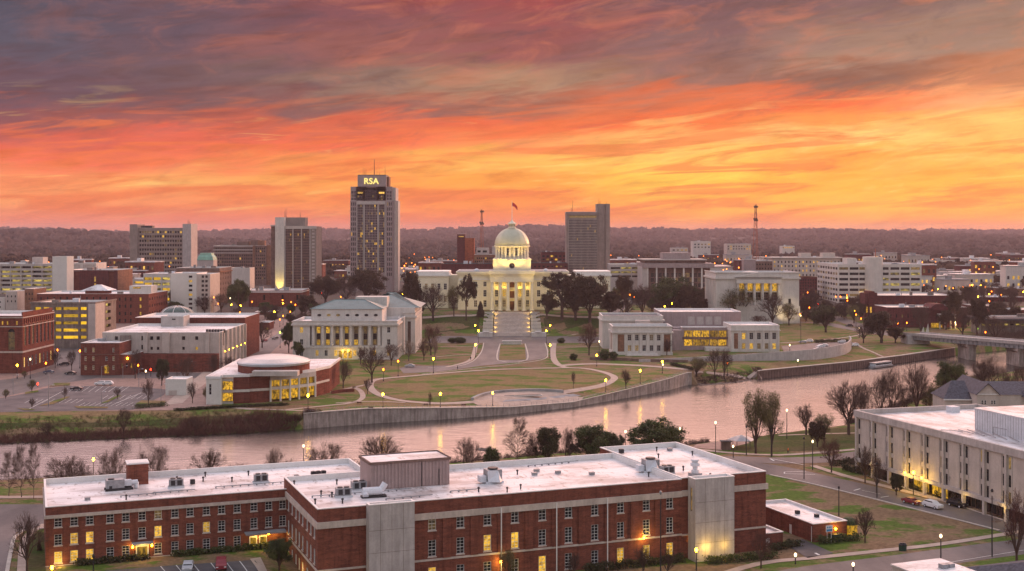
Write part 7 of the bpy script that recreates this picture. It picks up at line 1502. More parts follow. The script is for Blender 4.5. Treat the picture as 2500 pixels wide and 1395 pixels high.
def leafwood(name,n,fx,mat,label,k=60):
    c=[];s=[]
    for _ in range(n):
        x,y,r_,hh=fx(); z=h(x,y); u=rng.normal(0,1,(k,3)); u/=np.linalg.norm(u,axis=1)[:,None]; u[:,2]=np.abs(u[:,2])*.9-.15; rad=r_*rng.uniform(.75,1.12,(k,1)); q=u*rad; q[:,:2]*=1.0; q+=np.array([x,y,z+hh-r_]); c.append(q); s.append(np.full(k,r_*.2))
    c=np.concatenate(c); s=np.concatenate(s)[:,None]; n2=len(c); a=rng.normal(0,1,(n2,3)); a/=np.linalg.norm(a,axis=1)[:,None]; b=np.cross(a,rng.normal(0,1,(n2,3))); b/=np.linalg.norm(b,axis=1)[:,None]; a*=s; b*=s; V=np.stack([c-a-b,c+a-b,c+a+b,c-a+b],1).reshape(-1,3)
    o=link(name,npmesh(name,V,np.arange(n2*4).reshape(n2,4),mat)); return tag(o,label,'wood',kind='stuff')
def band_(y0,y1,r0,r1,h0,h1,edge=1.):
    def f():
        y=math.exp(random.uniform(math.log(y0),math.log(y1))); x=random.uniform(-.47,.47)*y; r_=random.uniform(r0,r1); return x,y,r_,random.uniform(h0,h1)
    return f
crowns('far_wood',1500,band_(1450,2100,6,10,9,17),'wood_mid','nearest belt of dark trees beyond the downtown towers'); leafwood('far_wood',900,band_(1450,2100,6,10,11,19),'wood_mid','ragged crowns of the nearest tree belt')
crowns('far_wood',2600,band_(2100,3200,8,13,10,20),'wood_far','middle belt of woodland across the plain')
crowns('far_wood',3200,band_(3200,5200,11,18,12,22),'wood_far','distant woodland fading into haze')
crowns('far_wood',2600,band_(5200,8200,16,26,15,27),'wood_far','wooded ridge on the horizon')
def cityt(): 
    y=random.uniform(1120,1450); return random.uniform(-.45,.45)*y,y,random.uniform(3.5,7),random.uniform(7,12)
crowns('street_trees',260,cityt,'wood_mid','low dark street trees among the roofs behind downtown')
# ================================================================ lamps
def lamp_proto(kind):
    if kind in TV: return TV[kind]
    p=MB(); hd=MB(); 
    if kind=='acorn': p.tube((0,0,0),(0,0,4.6),.11,.08,6); p.lathe([(.25,0),(.22,.5),(.12,.7)],0,0,8); hd.lathe([(.12,4.6),(.27,4.8),(.33,5.1),(.24,5.4),(.08,5.6)],0,0,10)
    elif kind=='tallglobe': p.tube((0,0,0),(0,0,5.6),.13,.09,6); hd.lathe([(.1,5.6),(.24,5.8),(.26,6.05),(.14,6.3)],0,0,10)
    elif kind=='cobra': p.tube((0,0,0),(0,0,8.6),.12,.07,6); p.tube((0,0,8.5),(1.6,0,9.0),.06,.05,5); hd.box(1.2,2.0,-.16,.16,8.82,8.98)
    elif kind=='pole': p.tube((0,0,0),(0,0,10),.16,.11,6); hd.lathe([(.2,10),(.3,10.2),(.12,10.5)],0,0,8)
    TV[kind]=(p,hd); return TV[kind]
def lamp(kind,px,pb,pt,label,mat='lamp_yellow',pole='metal_dark',group='street lamps',scale=1.0,D=None,z=None):
    p=P(px,pb) if D is None else Vector((XD(px,D),D,h(XD(px,D),D) if z is None else z)); hh=(pb-pt)*p.y/F if D is None else ZD(pt,D)-p.z
    ref={'acorn':5.5,'tallglobe':6.2,'cobra':9,'pole':10.2}[kind]; key=('L',kind,mat,pole); 
    if key not in TV: a,c=lamp_proto(kind); TV[key]=(a.mesh('pole',pole),c.mesh('lamp_head',mat))
    a,c=TV[key]; r=root('street_lamp',label,'street lamp',p,0 if kind!='cobra' else random.uniform(-.5,.5),group); k=hh/ref; link('pole',a,r).scale=(1,1,k); q=link('lamp_head',c,r); q.location.z=(k-1)*(ref-.6)*1.0; 
    q.location.z=ref*k-ref
    if scale!=1: q.scale=(scale,scale,1)
    return r
G='acorn lamps around the oval lawn'
for px,pb,pt,lb,mt in ((935,996,960,'lit acorn lamp at the lower left of the oval path','lamp_yellow'),(1075,996,959,'lit acorn lamp below the oval path, left of the stage','lamp_yellow'),(1203,992,957,'lit acorn lamp beside the riverside stage','lamp_yellow'),(1479,958,926,'lit acorn lamp at the right tip of the oval path','lamp_yellow'),(1563,938,903,'lit acorn lamp near the promenade bend','lamp_yellow'),(1617,912,881,'lit acorn lamp beside the garden path, right end','lamp_yellow'),(1457,895,866,'lit acorn lamp at the garden path, left end','lamp_yellow'),(1058,912,874,'bright acorn lamp at the drive junction','lamp_yellow'),(972,920,880,'dim acorn lamp near the archives lawn','lamp_amber'),(936,931,900,'dim acorn lamp left of the oval path','lamp_amber'),(752,1000,963,'lit acorn lamp in front of the round theatre','lamp_yellow')): lamp('acorn',px,pb,pt,lb,mt,group=G)
for px,pb,pt,lb,mt in ((1161,872,840,'lit lamp on the left path of the boulevard','lamp_yellow'),(1168,838,806,'tall double lit lamp at the left foot of the steps','lamp_yellow'),(1334,838,806,'tall double lit lamp at the right foot of the steps','lamp_yellow'),(1343,875,841,'lit lamp on the right path of the boulevard','lamp_yellow'),(1463,862,832,'lamp by the left brick pavilion','lamp_white'),(1160,814,793,'lone light on the dark lawn left of the steps','lamp_yellow'),(1343,814,793,'lone light on the dark lawn right of the steps','lamp_yellow'),(1776,918,885,'orange lamp by the two cypresses','lamp_amber'),(1948,897,878,'white globe lamp under the flood wall','lamp_white'),(1618,905,888,'white lamp beside the garden path','lamp_white'),(2098,825,800,'lit lamp at the road fork by the wide brown tree','lamp_white'),(1928,860,841,'small lamp in the small car park','lamp_white'),(1838,785,765,'lit lamp behind the right pavilion','lamp_amber'),(2192,808,788,'left of two orange lamps above the bridge','lamp_amber'),(2214,808,787,'right of two orange lamps above the bridge','lamp_amber'),(2388,815,800,'green white lamp above the bridge','lamp_green'),(2406,820,810,'small amber light on the scrub bank','lamp_amber'),
    (1640,770,740,'yellow lamp left under the broad green tree','lamp_yellow'),(1666,768,735,'yellow lamp right under the broad green tree','lamp_yellow'),(1710,770,735,'amber lamp left of the temple','lamp_amber'),(1976,780,750,'amber lamp left of the white office','lamp_amber'),(2090,800,767,'amber lamp below the white office','lamp_amber'),(1997,765,741,'red traffic glow at the white office corner','lamp_red'),(2123,800,776,'orange lamp at the theatre corner','lamp_amber')): lamp('acorn',px,pb,pt,lb,mt)
for px,pb,pt,lb,mt in ((140,893,853,'orange lamp at the corner of the arched hall','lamp_amber'),(195,900,855,'orange lamp at the corner of the brick house','lamp_amber'),(112,915,885,'amber lamp along the arched hall','lamp_amber'),(42,925,890,'yellow lamp before the arched hall','lamp_yellow'),(74,925,875,'tall white lamp on the arched hall street','lamp_white'),(337,915,890,'orange lamp before the civic building','lamp_amber'),(343,900,866,'yellow green lamp before the civic building','lamp_yellow'),(370,905,884,'upper red signal light before the civic building','lamp_red'),(368,920,900,'lower red signal light before the civic building','lamp_red'),(356,925,904,'white lamp beside the red signals','lamp_white'),(92,945,935,'red signal at the car park entrance','lamp_red'),(522,770,725,'amber lamp below the brown office','lamp_amber'),(562,772,727,'white lamp left of the brick shop','lamp_white'),(721,785,743,'amber lamp behind the archives, left','lamp_amber'),(832,760,724,'amber lamp behind the archives roof','lamp_amber'),(960,760,718,'amber lamp right of the archives roof','lamp_amber'),(982,745,716,'yellow lamp below the tallest tower','lamp_yellow'),(670,790,760,'bright yellow lamp over the low shop','lamp_yellow'),(684,850,810,'green yellow lamp on the side street','lamp_green'),(785,730,716,'red signal behind the brick shop','lamp_red'),(793,738,715,'second red signal behind the brick shop','lamp_red'),(520,800,765,'glowing yellow light among the shops','lamp_yellow'),(540,805,765,'second glowing light among the shops','lamp_yellow'),(600,800,775,'yellow light under the low shop roof','lamp_yellow'),(630,840,808,'small green lamp beside the bare tree','lamp_green')): lamp('acorn',px,pb,pt,lb,mt,group='lamps in the left streets')
for px,pb,pt,lb in ((119,990,905,'grey twin head lamp post left in the car park'),(248,930,893,'short grey lamp post before the yellow door'),(300,925,893,'second grey lamp post before the brick annex'),(459,925,882,'grey lamp post before the civic building'),(118,995,940,'lamp post in the car park near the island'),(248,985,955,'short lamp post in the middle of the car park'),(393,980,937,'curved lamp post at the right edge of the car park'),(32,965,915,'lamp post by the arched hall trees'),(339,945,900,'dark post at the top of the car park')): lamp('cobra',px,pb,pt,lb,'metal_white','metal_grey',group='unlit car park lamp posts')
for px,pt,D,lb,mt in ((1527,1052,335,'first white lamp behind the main roof, left of the rounded green tree','lamp_white'),(1660,1045,338,'white lamp right of the rounded green tree','lamp_white'),(1747,1030,345,'white lamp standing before the river at the fence','lamp_white'),(741,1087,330,'thin lit lamp behind the left wing','lamp_white'),(228,1120,325,'lamp behind the wing, left of the stair head','lamp_yellow'),(1132,1085,335,'dark lamp post beside the pale twiggy tree','metal_dark'),(932,1092,330,'dark post in front of the leaning bare tree','metal_dark')): lamp('tallglobe',px,0,pt,lb,mt,'bark_grey' if mt!='metal_dark' else 'metal_dark',D=D,group='lamps on the near bank')
for px,pb,pt,lb,mt in ((1921,1072,1000,'rusty lamp post between the bare trees','lamp_white'),(1822,1112,1040,'dark unlit post left of the pair of ragged trees','metal_dark'),(1883,1116,1050,'dark unlit post between the pair of ragged trees','metal_dark'),(1963,1170,1068,'tall dark post at the crossing, left','metal_dark'),(1984,1148,1076,'dark post with a white globe at the crossing','lamp_white'),(1790,1118,1088,'short lamp at the plaza corner','lamp_white'),(2048,1262,1188,'plain brown pole on the vacant lot','metal_dark'),(2141,1216,1130,'dark pole by the left end of the office','metal_dark'),(2230,1210,1152,'bright lamp pole at the office entrance','lamp_yellow'),(2422,1360,1195,'tall dark pole in the lower right street','metal_dark'),(2297,1372,1306,'black pole with white head beside the street','lamp_white'),(2083,1400,1375,'small white headed lamp cut by the bottom edge','lamp_white'),(1942,1378,1352,'short black lamp with a white head at the driveway','lamp_white'),(1700,1394,1340,'lit lamp at the foot of the right stair tower','lamp_yellow'),(108,1262,1192,'black lamp at the left end of the brick wing','metal_dark'),(127,1398,1383,'bright starlike light at the lower left corner','lamp_yellow'),(228,1400,1355,'grey lamp before the lit entrance','metal_dark'),(1613,1415,1200,'tall thin grey pole before the main block','metal_grey'),(1955,840,770,'slim dark lamp post on the lawn below the temple','lamp_white')): lamp('tallglobe',px,pb,pt,lb,mt,'metal_dark')
# far sparkle lamps
for i in range(170):
    y=random.choice([random.uniform(1120,1500),random.uniform(1120,1900)]); 
    px=random.choice([random.uniform(960,1130),random.uniform(1490,2500),random.uniform(1490,2500),random.uniform(1600,1900),random.uniform(0,650),random.uniform(1000,2500)]); X=XD(px,y)
    key='FL'
    if key not in TV: a=MB(); a.tube((0,0,0),(0,0,9),.1,.07,4); c=MB(); c.lathe([(.1,9),(.42,9.3),(.42,9.8),(.1,10.1)],0,0,6); TV[key]=(a.mesh('pole','metal_dark'),c.mesh('lamp_head','lamp_far'))
    r=root('street_lamp','tiny amber street lamp glowing among the dark trees beyond downtown','street lamp',(X,y,h(X,y)+9),0,'far street lamps'); r.scale=(1,1,random.uniform(.6,1.3)); link('pole',TV[key][0],r); link('lamp_head',TV[key][1],r)
# ================================================================ cars
def car_mesh(kind):
    if kind=='suv': L,Wd,prof=4.7,1.9,[(0,.35),(0,.95),(.12,1.0),(1.15,1.08),(1.75,1.62),(3.9,1.68),(4.45,1.1),(4.68,1.0),(4.7,.4)]; cab=[(1.25,1.1),(1.8,1.58),(3.85,1.62),(4.3,1.12)]
    else: L,Wd,prof=4.6,1.8,[(0,.35),(0,.78),(.15,.86),(1.2,.95),(1.95,1.38),(3.2,1.42),(4.0,1.0),(4.55,.92),(4.6,.4)]; cab=[(1.3,.97),(1.98,1.33),(3.15,1.36),(3.85,1.0)]
    body=MB(); n=len(prof)
    for y,m_ in ((-Wd/2,1),(Wd/2,0)):
        pts=[(x-L/2,(y*(.86 if z>1.2 else 1)),z) for x,z in prof]; body.poly(pts[::-1] if m_==0 else pts)
    for i in range(n-1):
        (xa,za),(xb,zb_)=prof[i],prof[i+1]; ka=.86 if za>1.2 else 1; kb=.86 if zb_>1.2 else 1
        body.poly([(xa-L/2,-Wd/2*ka,za),(xa-L/2,Wd/2*ka,za),(xb-L/2,Wd/2*kb,zb_),(xb-L/2,-Wd/2*kb,zb_)])
    body.poly([(prof[0][0]-L/2,-Wd/2,.35),(prof[-1][0]-L/2,-Wd/2,.4),(prof[-1][0]-L/2,Wd/2,.4),(prof[0][0]-L/2,Wd/2,.35)])
    gl=MB()
    for sg in (-1,1): gl.poly([(x-L/2,sg*(Wd/2*(.95 if z<1.2 else .87)+.02),z) for x,z in cab])
    (x1,z1),(x2,z2)=(cab[0][0],cab[0][1]),(cab[1][0],cab[1][1]); gl.poly([(x1-L/2-.03,-Wd/2*.85,z1+.04),(x2-L/2-.03,-Wd/2*.74,z2+.02),(x2-L/2-.03,Wd/2*.74,z2+.02),(x1-L/2-.03,Wd/2*.85,z1+.04)])
    (x1,z1),(x2,z2)=cab[2],cab[3]; gl.poly([(x1-L/2+.04,-Wd/2*.74,z1+.02),(x2-L/2+.08,-Wd/2*.85,z2+.04),(x2-L/2+.08,Wd/2*.85,z2+.04),(x1-L/2+.04,Wd/2*.74,z1+.02)])
    wh=MB(); wh.tube((0,-.12,0),(0,.12,0),.34,seg=14); rim=MB(); rim.tube((0,-.14,0),(0,.14,0),.2,seg=10)
    hl=MB(); hl.box(-.04,.02,-.2,.2,-.08,.08)
    return dict(L=L,W=Wd,body=body,glass=gl.mesh('glass','glass_dark'),tyre=wh.mesh('tyre','rubber'),rim=rim.mesh('rim','metal_white'),hl=hl.mesh('headlight','white_trim'),tl=hl.mesh('tail_light','flag_red'))
CM={'suv':car_mesh('suv'),'sedan':car_mesh('sedan')}; CB={}
def car(kind,col,p,ang,label,lit=False,group='cars'):
    m_=CM[kind]; k=(kind,col)
    if k not in CB: CB[k]=m_['body'].mesh('body',col)
    r=root('parked_car',label,'car',p,ang,group); link('body',CB[k],r); link('glass',m_['glass'],r)
    for x in (-m_['L']*.3,m_['L']*.3):
        for y in (-m_['W']/2+.06,m_['W']/2-.06): t=link('wheel',m_['tyre'],r,(x,y,.34)); link('rim',m_['rim'],t)
    for y in (-m_['W']*.36,m_['W']*.36): link('headlight',m_['hl'],r,(-m_['L']/2,y,.72)); link('tail_light',m_['tl'],r,(m_['L']/2+.01,y,.78))
    r.location.z+=.1; return r
ra_=math.atan2(-.93,.36)
def dirpx(a,b): A=P(*a);B_=P(*b); return math.atan2(B_.y-A.y,B_.x-A.x)
sd=dirpx((2330,1252),(2180,1215))
car('sedan','car_red',P(2225,1231),sd,'dark red car parked on the street before the office'); car('suv','car_white',P(2277,1241),sd,'white car parked between the red and the black one'); car('suv','car_black',P(2337,1238),sd,'black car parked by the far kerb before the office')
car('sedan','car_silver',P(459,1392),1.75,'pale blue car in the lower left parking bays'); car('suv','car_red',P(540,1388),1.8,'dark red car in the lower left parking bays')
car('sedan','car_black',P(187,953),0,'black car alone in the middle of the car park'); car('suv','car_white',P(246,941),0,'white car, left one at the top of the car park'); car('suv','car_white',P(262,941),.0,'white car, right one at the top of the car park')
car('sedan','car_silver',P(1001,897),0,'silver car parked at the drive junction'); 
for px,py,k,c_,lb in ((1960,838,'sedan','car_silver','silver car at the back of the small car park'),(1975,836,'suv','car_white','white car at the back of the small car park'),(2003,850,'suv','car_white','white car in the middle of the small car park'),(1996,856,'sedan','car_silver','silver car nearest the flood wall'),(2012,846,'sedan','car_white','white sedan behind the middle car'),(2056,838,'suv','car_white','first white car on the ramp'),(2072,842,'sedan','car_silver','second, silver car on the ramp'),(2086,846,'suv','car_white','third car on the ramp, near the footpath')): car(k,c_,P(px,py),random.choice([0,.4,-.3]),lb)
car('suv','car_black',P(2074,798),-.5,'black car driving down the right road'); car('suv','car_black',P(157,893),.3,'dark car on the left street'); car('sedan','car_blue',P(119,912),.3,'blue car with headlights by the arched hall'); car('sedan','car_black',P(172,915),0,'dark car beside the brick house'); car('sedan','car_red',P(645,835),1.2,'red car parked on the side street'); car('sedan','car_black',P(672,829),1.2,'black car on the side street')
for px,py,k,c_,lb in ((530,790,'suv','car_white','white van shape among the shops'),(560,785,'sedan','car_silver','silver car among the shops'),(585,782,'sedan','car_red','red car among the shops'),(610,790,'suv','car_black','black car behind the low shop')): car(k,c_,P(px,py),0,lb)
# ================================================================ people (tiny in the photo)
def person(px,py,hm,ang,top,legs,label):
    p=P(px,py,.05); r=root('person',label,'person',p,ang)
    J=[(0,0,.92),(0,0,1.2),(0,0,1.42),(0,0,1.52),(0,0,1.68),(.19,0,1.4),(.27,.03,1.12),(.28,-.08,.88),(-.19,0,1.4),(-.27,.03,1.12),(-.28,-.08,.88),(.1,0,.88),(.11,-.1,.5),(.11,.06,.08),(.11,-.12,.03),(-.1,0,.88),(-.11,.12,.5),(-.11,.2,.08),(-.11,.05,.03)]
    Rr=[.15,.15,.16,.06,.1,.06,.045,.035,.06,.045,.035,.09,.065,.045,.04,.09,.065,.045,.04]
    E=[(0,1),(1,2),(2,3),(3,4),(2,5),(5,6),(6,7),(2,8),(8,9),(9,10),(0,11),(11,12),(12,13),(13,14),(0,15),(15,16),(16,17),(17,18)]
    me=bpy.data.meshes.new('body'); me.from_pydata(J,E,[]); o=link('body',me,r); sk=o.modifiers.new('s','SKIN'); me.skin_vertices[0].data[0].use_root=True
    for i,v in enumerate(me.skin_vertices[0].data): v.radius=(Rr[i],Rr[i]*.75 if i<3 else Rr[i])
    ss=o.modifiers.new('ss','SUBSURF'); ss.levels=1; ss.render_levels=2; me.materials.append(M[legs])
    mb=MB(); mb.lathe([(.2,.9),(.2,1.1),(.22,1.38),(.12,1.5)],0,0,12,sy=.68); mb.build('jacket',top,r,smooth=True); mb=MB(); mb.lathe([(.03,1.54),(.1,1.6),(.11,1.7),(.08,1.8),(.02,1.83)],0,0,10); mb.build('head','skin',r,smooth=True); mb=MB(); mb.lathe([(.115,1.72),(.1,1.82),(.03,1.86)],0,.01,10); mb.build('hair','cloth_dark',r,smooth=True)
    r.scale=(1,1,1); return r
person(1924,1108,1.8,.3,'cloth_orange','cloth_dark','person in an orange top walking along the pavement by the crossing'); person(1117,903,1.8,1.0,'cloth_dark','cloth_dark','person in dark clothes standing on the drive'); person(1149,880,1.8,0,'cloth_dark','cloth_dark','person in dark clothes on the left boulevard path')
# ================================================================ street furniture
for px,lb in ((2200,'left of two dark litter bins on the pavement'),(2207.5,'right of two dark litter bins on the pavement')):
    p=P(px,1345); r=root('litter_bin',lb,'litter bin',p); mb=MB(); mb.lathe([(.45,0),(.5,1.1)],0,0,12); mb.build('drum','bin_green',r); mb=MB(); mb.lathe([(.52,1.1),(.5,1.25),(.3,1.45),(.3,1.6)],0,0,12); mb.build('lid','metal_dark',r)
q=A1-W_*.9+U*4.8
r=root('dumpster','dark green lidded refuse bin between the bushes at the annex','dumpster',(q.x,q.y,-2.8),ANG); mb=MB(); mb.prism([(-1.2,-.7),(1.2,-.7),(1.2,.7),(-1.2,.7)],.1,1.5); mb.build('body','bin_green',r); mb=MB(); mb.box(-1.25,1.25,-.75,.75,1.51,1.62); mb.build('lid','metal_dark',r)
q=A1-W_*1.8+U*2.6; r=root('notice_sign','small white and blue sign board on two legs before the annex','sign',(q.x,q.y,-3.0),ANG); mb=MB()
for x in (-.5,.5): mb.tube((x,0,0),(x,0,3.2),.05,seg=5)
mb.build('post','white_trim',r); mb=MB(); mb.box(-.8,.8,-.08,.0,2.6,3.9); mb.build('board','sign_white',r); mb=MB(); mb.box(-.7,.7,-.1,-.085,2.7,3.15); mb.build('stripe','sign_blue',r); mb=MB(); 
for x in (-.45,-.05,.35): mb.box(x-.12,x+.12,-.1,-.085,3.35,3.7)
mb.build('lettering','sign_blue',r)
for px,py,lb in ((1040,992,'park bench on the lawn strip, left'),(1132,993,'park bench on the lawn strip, right'),(877,988,'park bench near the round theatre'),(905,1000,'park bench by the river wall')):
    p=P(px,py); r=root('park_bench',lb,'bench',p); mb=MB(); mb.box(-.8,.8,-.25,.25,.42,.48); mb.build('seat','door_wood',r); mb=MB(); mb.box(-.8,.8,.22,.28,.5,.9); mb.build('backrest','door_wood',r); 
    for x in (-.7,.7): mb=MB(); mb.box(x-.04,x+.04,-.22,.22,0,.42); mb.build('leg','metal_dark',r)
r=root('open_shelter','small pale tent roof shelter on the plaza by the river path','shelter',P(1810,1093)); mb=MB(); mb.lathe([(4.2,2.4),(2,3.2),(.2,3.7)],0,0,6); mb.build('roof','metal_grey',r)
for a_ in range(6): mb=MB(); mb.tube((3.8*math.cos(a_*1.047),3.8*math.sin(a_*1.047),0),(3.8*math.cos(a_*1.047),3.8*math.sin(a_*1.047),2.5),.09,seg=6); mb.build('post','metal_dark',r)
r=root('plaza_kiosk','dark square kiosk on the plaza by the river path','kiosk',P(1772,1098)); mb=MB(); mb.box(-1.3,1.3,-1,1,0,2.4); mb.build('body','brown_stone',r); mb=MB(); mb.box(-1.6,1.6,-1.3,1.3,2.41,2.65); mb.build('roof','roof_dark',r)
for px,lb in ((2254,'left small white sail sculpture by the bridge'),(2265,'right taller white sail sculpture by the bridge')):
    p=P(px,818); mb=MB(); hh=5 if px<2260 else 7; mb.poly([(-1.3,0,0),(1.1,.4,0),(.3,.2,hh)]); mb.poly([(1.1,.4,0),(-1.3,.9,0),(.3,.2,hh)]); mb.poly([(-1.3,.9,0),(-1.3,0,0),(.3,.2,hh)]); o=mb.build('sail_sculpture','white_paint',None,loc=p); tag(o,lb,'sculpture')
# ================================================================ floodlights that the photograph shows lit
def spot(loc_,tgt,e,col,size=1.2,r_=.5,blend=.8):
    l=bpy.data.lights.new('floodlight','SPOT'); l.energy=e; l.color=col; l.spot_size=size; l.spot_blend=blend; l.shadow_soft_size=r_; o=bpy.data.objects.new('floodlight',l); C.objects.link(o); o.location=loc_; o.rotation_euler=(Vector(loc_)-Vector(tgt)).to_track_quat('Z','Y').to_euler()
def pt(loc_,e,col,r_=.3):
    l=bpy.data.lights.new('lamp_glow','POINT'); l.energy=e; l.color=col; l.shadow_soft_size=r_; o=bpy.data.objects.new('lamp_glow',l); C.objects.link(o); o.location=loc_
for x in (-34,-18,18,34): spot((x,CD-30,CZ+.6),(x*.12,CD+13,CZ+47),24000,(1,.66,.17),.42)
YL=(1,.62,.12); PY=(1,.66,.17)
for x in (-58,-34,-21,-11,11,21,34,58): spot((x,CD-24,CZ+.5),(x*.9,CD,CZ+13),2000,PY,1.9)
for x in (-14,-5,5,14): spot((x,CD+4,CZ+27.5),(x*.3,CD+17,CZ+38),3600,PY,1.9)
for x in (-13,13): spot((x*1.6,CD+3,CZ+26),(x*.5,CD+14,CZ+52),8000,PY,1.3)
for x in (-9.5,-4.6,4.6,9.5): pt((x,CD-2.2,CZ+14.5),420,YL); 
pt((0,CD-2.2,CZ+10.5),130,YL); pt((0,CD-2.2,CZ+4.5),110,YL)
for sg in (-1,1):
    for i in range(5): pt((sg*10.0,722+i*7.2,2.4+i*2.2),130,YL,.15)
spot(upl[0],(upl[0][0],1040,upl[0][2]+24),26000,(1,.7,.1),1.0,.4)
def wpt(b,x,y,z): mt=Matrix.Translation(b.r.location)@Matrix.Rotation(b.r.rotation_euler.z,4,'Z'); return mt@Vector((x,y,z))
def nl(t,w,z,e,c=YL): p=loc(t,w); pt((p.x,p.y,z),e,c,.15)
te=tpx(347,LA)-43.4
nl(te,25.4,2.4,150); nl(te-1.9,26.7,2.7,60); nl(te+1.9,26.7,2.7,60); t6=tpx(630,LA)-43.4; nl(t6,26.2,2.6,260); nl(t6+3,26.2,2.6,160); nl(-41,26.2,.6,150)
for px,zz in ((1220,.3),(1569,2.1),(1680,.6)): nl(tpx(px),-1.3,zz,330)
nl(74.5,-4.6,-.1,330); nl(78.5,-4.4,.0,170); nl(.5,-1.4,-.5,160); nl(-1.3,12,-1,200)
p=A1+U*5.2-W_*.9; pt((p.x,p.y,-.3),170,YL,.12)
for s0 in (22.5,26,31): q=wpt(OFF,s0,-2.2,3.9); pt(tuple(q),380,YL,.2)
for s0 in (8,45,58,66): q=wpt(OFF,s0,-1.6,3.0); pt(tuple(q),120,YL,.15)
for x in (-12.5,12.5): pt((XD(843,584)+x*.16,581,3.6),300,YL,.2)
spot((XD(1905,790),786,3),(XD(1930,800),800,16),9000,(1,.75,.4),1.6)
for i in range(5): x=XD(1811+20*i,803); pt((x,801.0,24),160,YL,.2)

# ================================================================ background fill: low buildings, street trees, lamps
FB=[('low_building','small white flat roofed building among the trees far behind downtown','concrete_pale','roof_white'),('low_building','small brown brick building among the trees far behind downtown','brick_dark','roof_grey'),('low_building','small tan building with a few lit windows far behind downtown','panel_beige','roof_grey'),('gabled_shed','small pale shed far behind downtown','white_stone','roof_metal'),('low_building','small red brick building far behind downtown','brick_red','roof_white')]
protos=[]
for i in range(15):
    nm,lb,mw,mr=FB[i%5]; W=random.uniform(14,46); dp=random.uniform(12,24); Hh=random.uniform(5,13); n=int(W/4.2)
    r=root(nm,lb,'building',(0,0,-500),0,'low buildings behind downtown'); mb=MB(); mb.box(0,W,0,dp,-2,Hh); mb.build('wall',mw,r); mb=MB(); mb.box(-.4,W+.4,-.4,dp+.4,Hh+.01,Hh+.5); mb.box(W*.3,W*.45,dp*.3,dp*.6,Hh+.51,Hh+2); mb.build('roof',mr,r)
    if nm=='gabled_shed': mb=MB(); mb.prism([(0,0),(W,0),(W,.01),(0,.01)],0,.01)
    for k in range(n):
        for j in range(int(Hh/3.6)): link('window',win_mesh(1.9,1.6,random.choice(['glass_dark','glass_dark','lit','lit_dim','lit_warm']),None,1,1,-.03),r,(W*(k+.5)/n-.95,0,1.2+j*3.4))
    protos.append(r)
cnt=0
zones=[(960,1120,1080,1500,14),(1290,1400,1150,1500,4),(1490,1700,1080,1800,20),(1700,1900,1100,2000,22),(2040,2500,1050,1900,60),(0,330,1000,1500,30),(460,860,1120,1600,14),(1150,1250,1250,1600,3)]
used=[0]*15
for a,b2,d0,d1,n in zones:
    for k in range(n):
        y=d0*(d1/d0)**((k+random.random())/n); px=random.uniform(a,b2); X=XD(px,y); i=cnt%15; cnt+=1
        r=protos[i] if not used[i] else copy_tree(protos[i]); used[i]=1; r.location=(X,y,h(X,y)); r.rotation_euler=(0,0,random.uniform(-.25,.25)); r.scale=(1,1,random.uniform(1,2.1))
def town(n,a,b2,d0,d1,kinds,label,grp,hh=(7,12)):
    for k in range(n):
        y=random.uniform(d0,d1); px=random.uniform(a,b2); kd=random.choice(kinds); X=XD(px,y); H_t=random.uniform(*hh)
        tree(kd,px,0,0,random.uniform(.8,1.15)*H_t*F/y,label[0 if kd.startswith('oak') else 1],group=grp,p=Vector((X,y,h(X,y))),hm=H_t)
town(26,560,860,770,860,('oakbrown','fine','fine','oakgreen'),('dark street tree in the streets below the uplit tower','bare street tree in the streets below the uplit tower'),'street trees left of the capitol',(6,10))
town(22,960,1090,800,1000,('oakbrown','fine'),('dark street tree behind the archives side wing','bare street tree behind the archives side wing'),'street trees behind the archives')
town(30,1480,1720,820,950,('oakbrown','fine','oakgreen'),('dark street tree round the columned hall','bare street tree round the columned hall'),'street trees round the columned hall',(7,13))
town(22,1950,2110,790,900,('oakbrown','fine'),('dark street tree below the white office','bare street tree below the white office'),'street trees below the white office',(6,11))
town(40,2250,2500,760,1050,('oakbrown','fine','fine'),('dark tree at the far right beyond the bridge','bare tree at the far right beyond the bridge'),'trees beyond the bridge',(7,14))
town(16,300,560,545,600,('fine','fine'),('','bare street tree around the civic building'),'street trees around the civic building',(6,10))
town(24,0,560,860,1000,('oakbrown','fine'),('dark tree among the left city blocks','bare tree among the left city blocks'),'trees among the left city blocks',(7,11))
def lampfield(n,a,b2,d0,d1,label,grp,mats=('lamp_amber','lamp_yellow','lamp_amber')):
    for k in range(n):
        y=random.uniform(d0,d1); px=random.uniform(a,b2); X=XD(px,y); lamp('acorn',px,0,570-(h(X,y)+random.uniform(5,8)-CH)*F/y,label,random.choice(mats),group=grp,D=y)
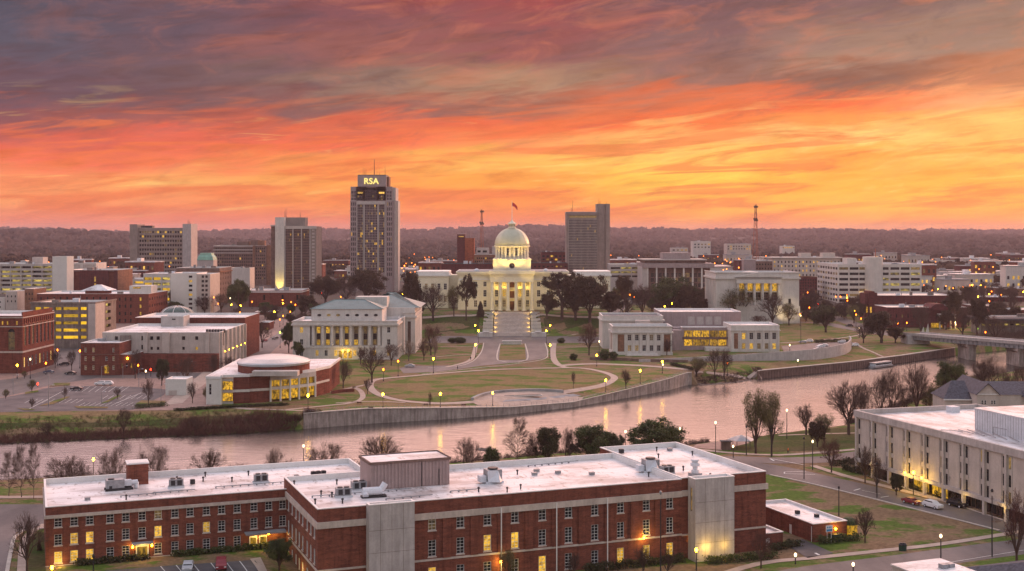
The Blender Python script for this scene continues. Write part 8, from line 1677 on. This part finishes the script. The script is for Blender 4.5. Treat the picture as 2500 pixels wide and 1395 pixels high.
lampfield(26,520,720,760,1000,'glowing street lamp among the shops left of the archives','shop street lamps'); lampfield(16,960,1010,780,1000,'glowing street lamp on the street right of the archives','lamps right of the archives'); lampfield(18,1490,1720,800,960,'glowing street lamp round the columned hall','lamps round the columned hall')
lampfield(18,1950,2110,780,960,'glowing street lamp below the white office','lamps below the white office'); lampfield(26,2250,2500,820,1150,'glowing lamp at the far right beyond the bridge','lamps beyond the bridge'); lampfield(14,200,420,525,540,'small lamp along the street before the civic building','lamps before the civic building') if 0 else None
for (x,y,z,e,c) in ((XD(540,790),785,5,1500,(1,.5,.08)),(XD(610,800),770,5,1500,(1,.5,.08)),(XD(1000,800),850,6,1800,(1,.35,.06)),(XD(170,880),560,6,1200,(1,.35,.06)),(XD(350,915),508,5,900,(1,.35,.06)),(XD(95,890),540,5,900,(1,.3,.05)),(XD(1530,760),850,6,1500,(1,.35,.06)),(XD(2000,780),800,6,1500,(1,.35,.06)),(XD(2290,800),766,4,1200,(1,.6,.2)),(XD(2420,790),830,6,1200,(1,.35,.06)),(XD(580,930),462,4,500,(1,.5,.1))): pt((x,y,h(x,y)+z),e*2.2,c,.3)

rv=MB(); rv.lathe([(.14,0),(.14,.7),(.24,.75),(.24,.95),(.1,1.05)],0,0,8); rvm=rv.mesh('roof_vent','metal_dark'); rv=MB(); rv.box(-.5,.5,-.4,.4,0,.5); rv.box(-.56,.56,-.46,.46,.51,.58); rhm=rv.mesh('roof_hatch','metal_grey')
for i in range(34):
    t=random.uniform(-40,88); 
    if t<0: w_2,z=random.uniform(29.5,52),RZ1-.02
    elif t<70:
        w_2,z=random.uniform(2,28),RZ2-.02
        if 8<t<32 and w_2<20: w_2=random.uniform(22,28)
    else: w_2,z=random.uniform(2,34),RZ3-.02
    p=loc(t,w_2); hat=i%5==0; o=link('roof_hatch' if hat else 'roof_vent',rhm if hat else rvm,None,(p.x,p.y,z),ANG); tag(o,'low grey hatch box on the foreground brick roofs' if hat else 'tiny dark vent pipe on the foreground brick roofs','roof hatch' if hat else 'roof vent','hatches on the brick roofs' if hat else 'vent pipes on the brick roofs')
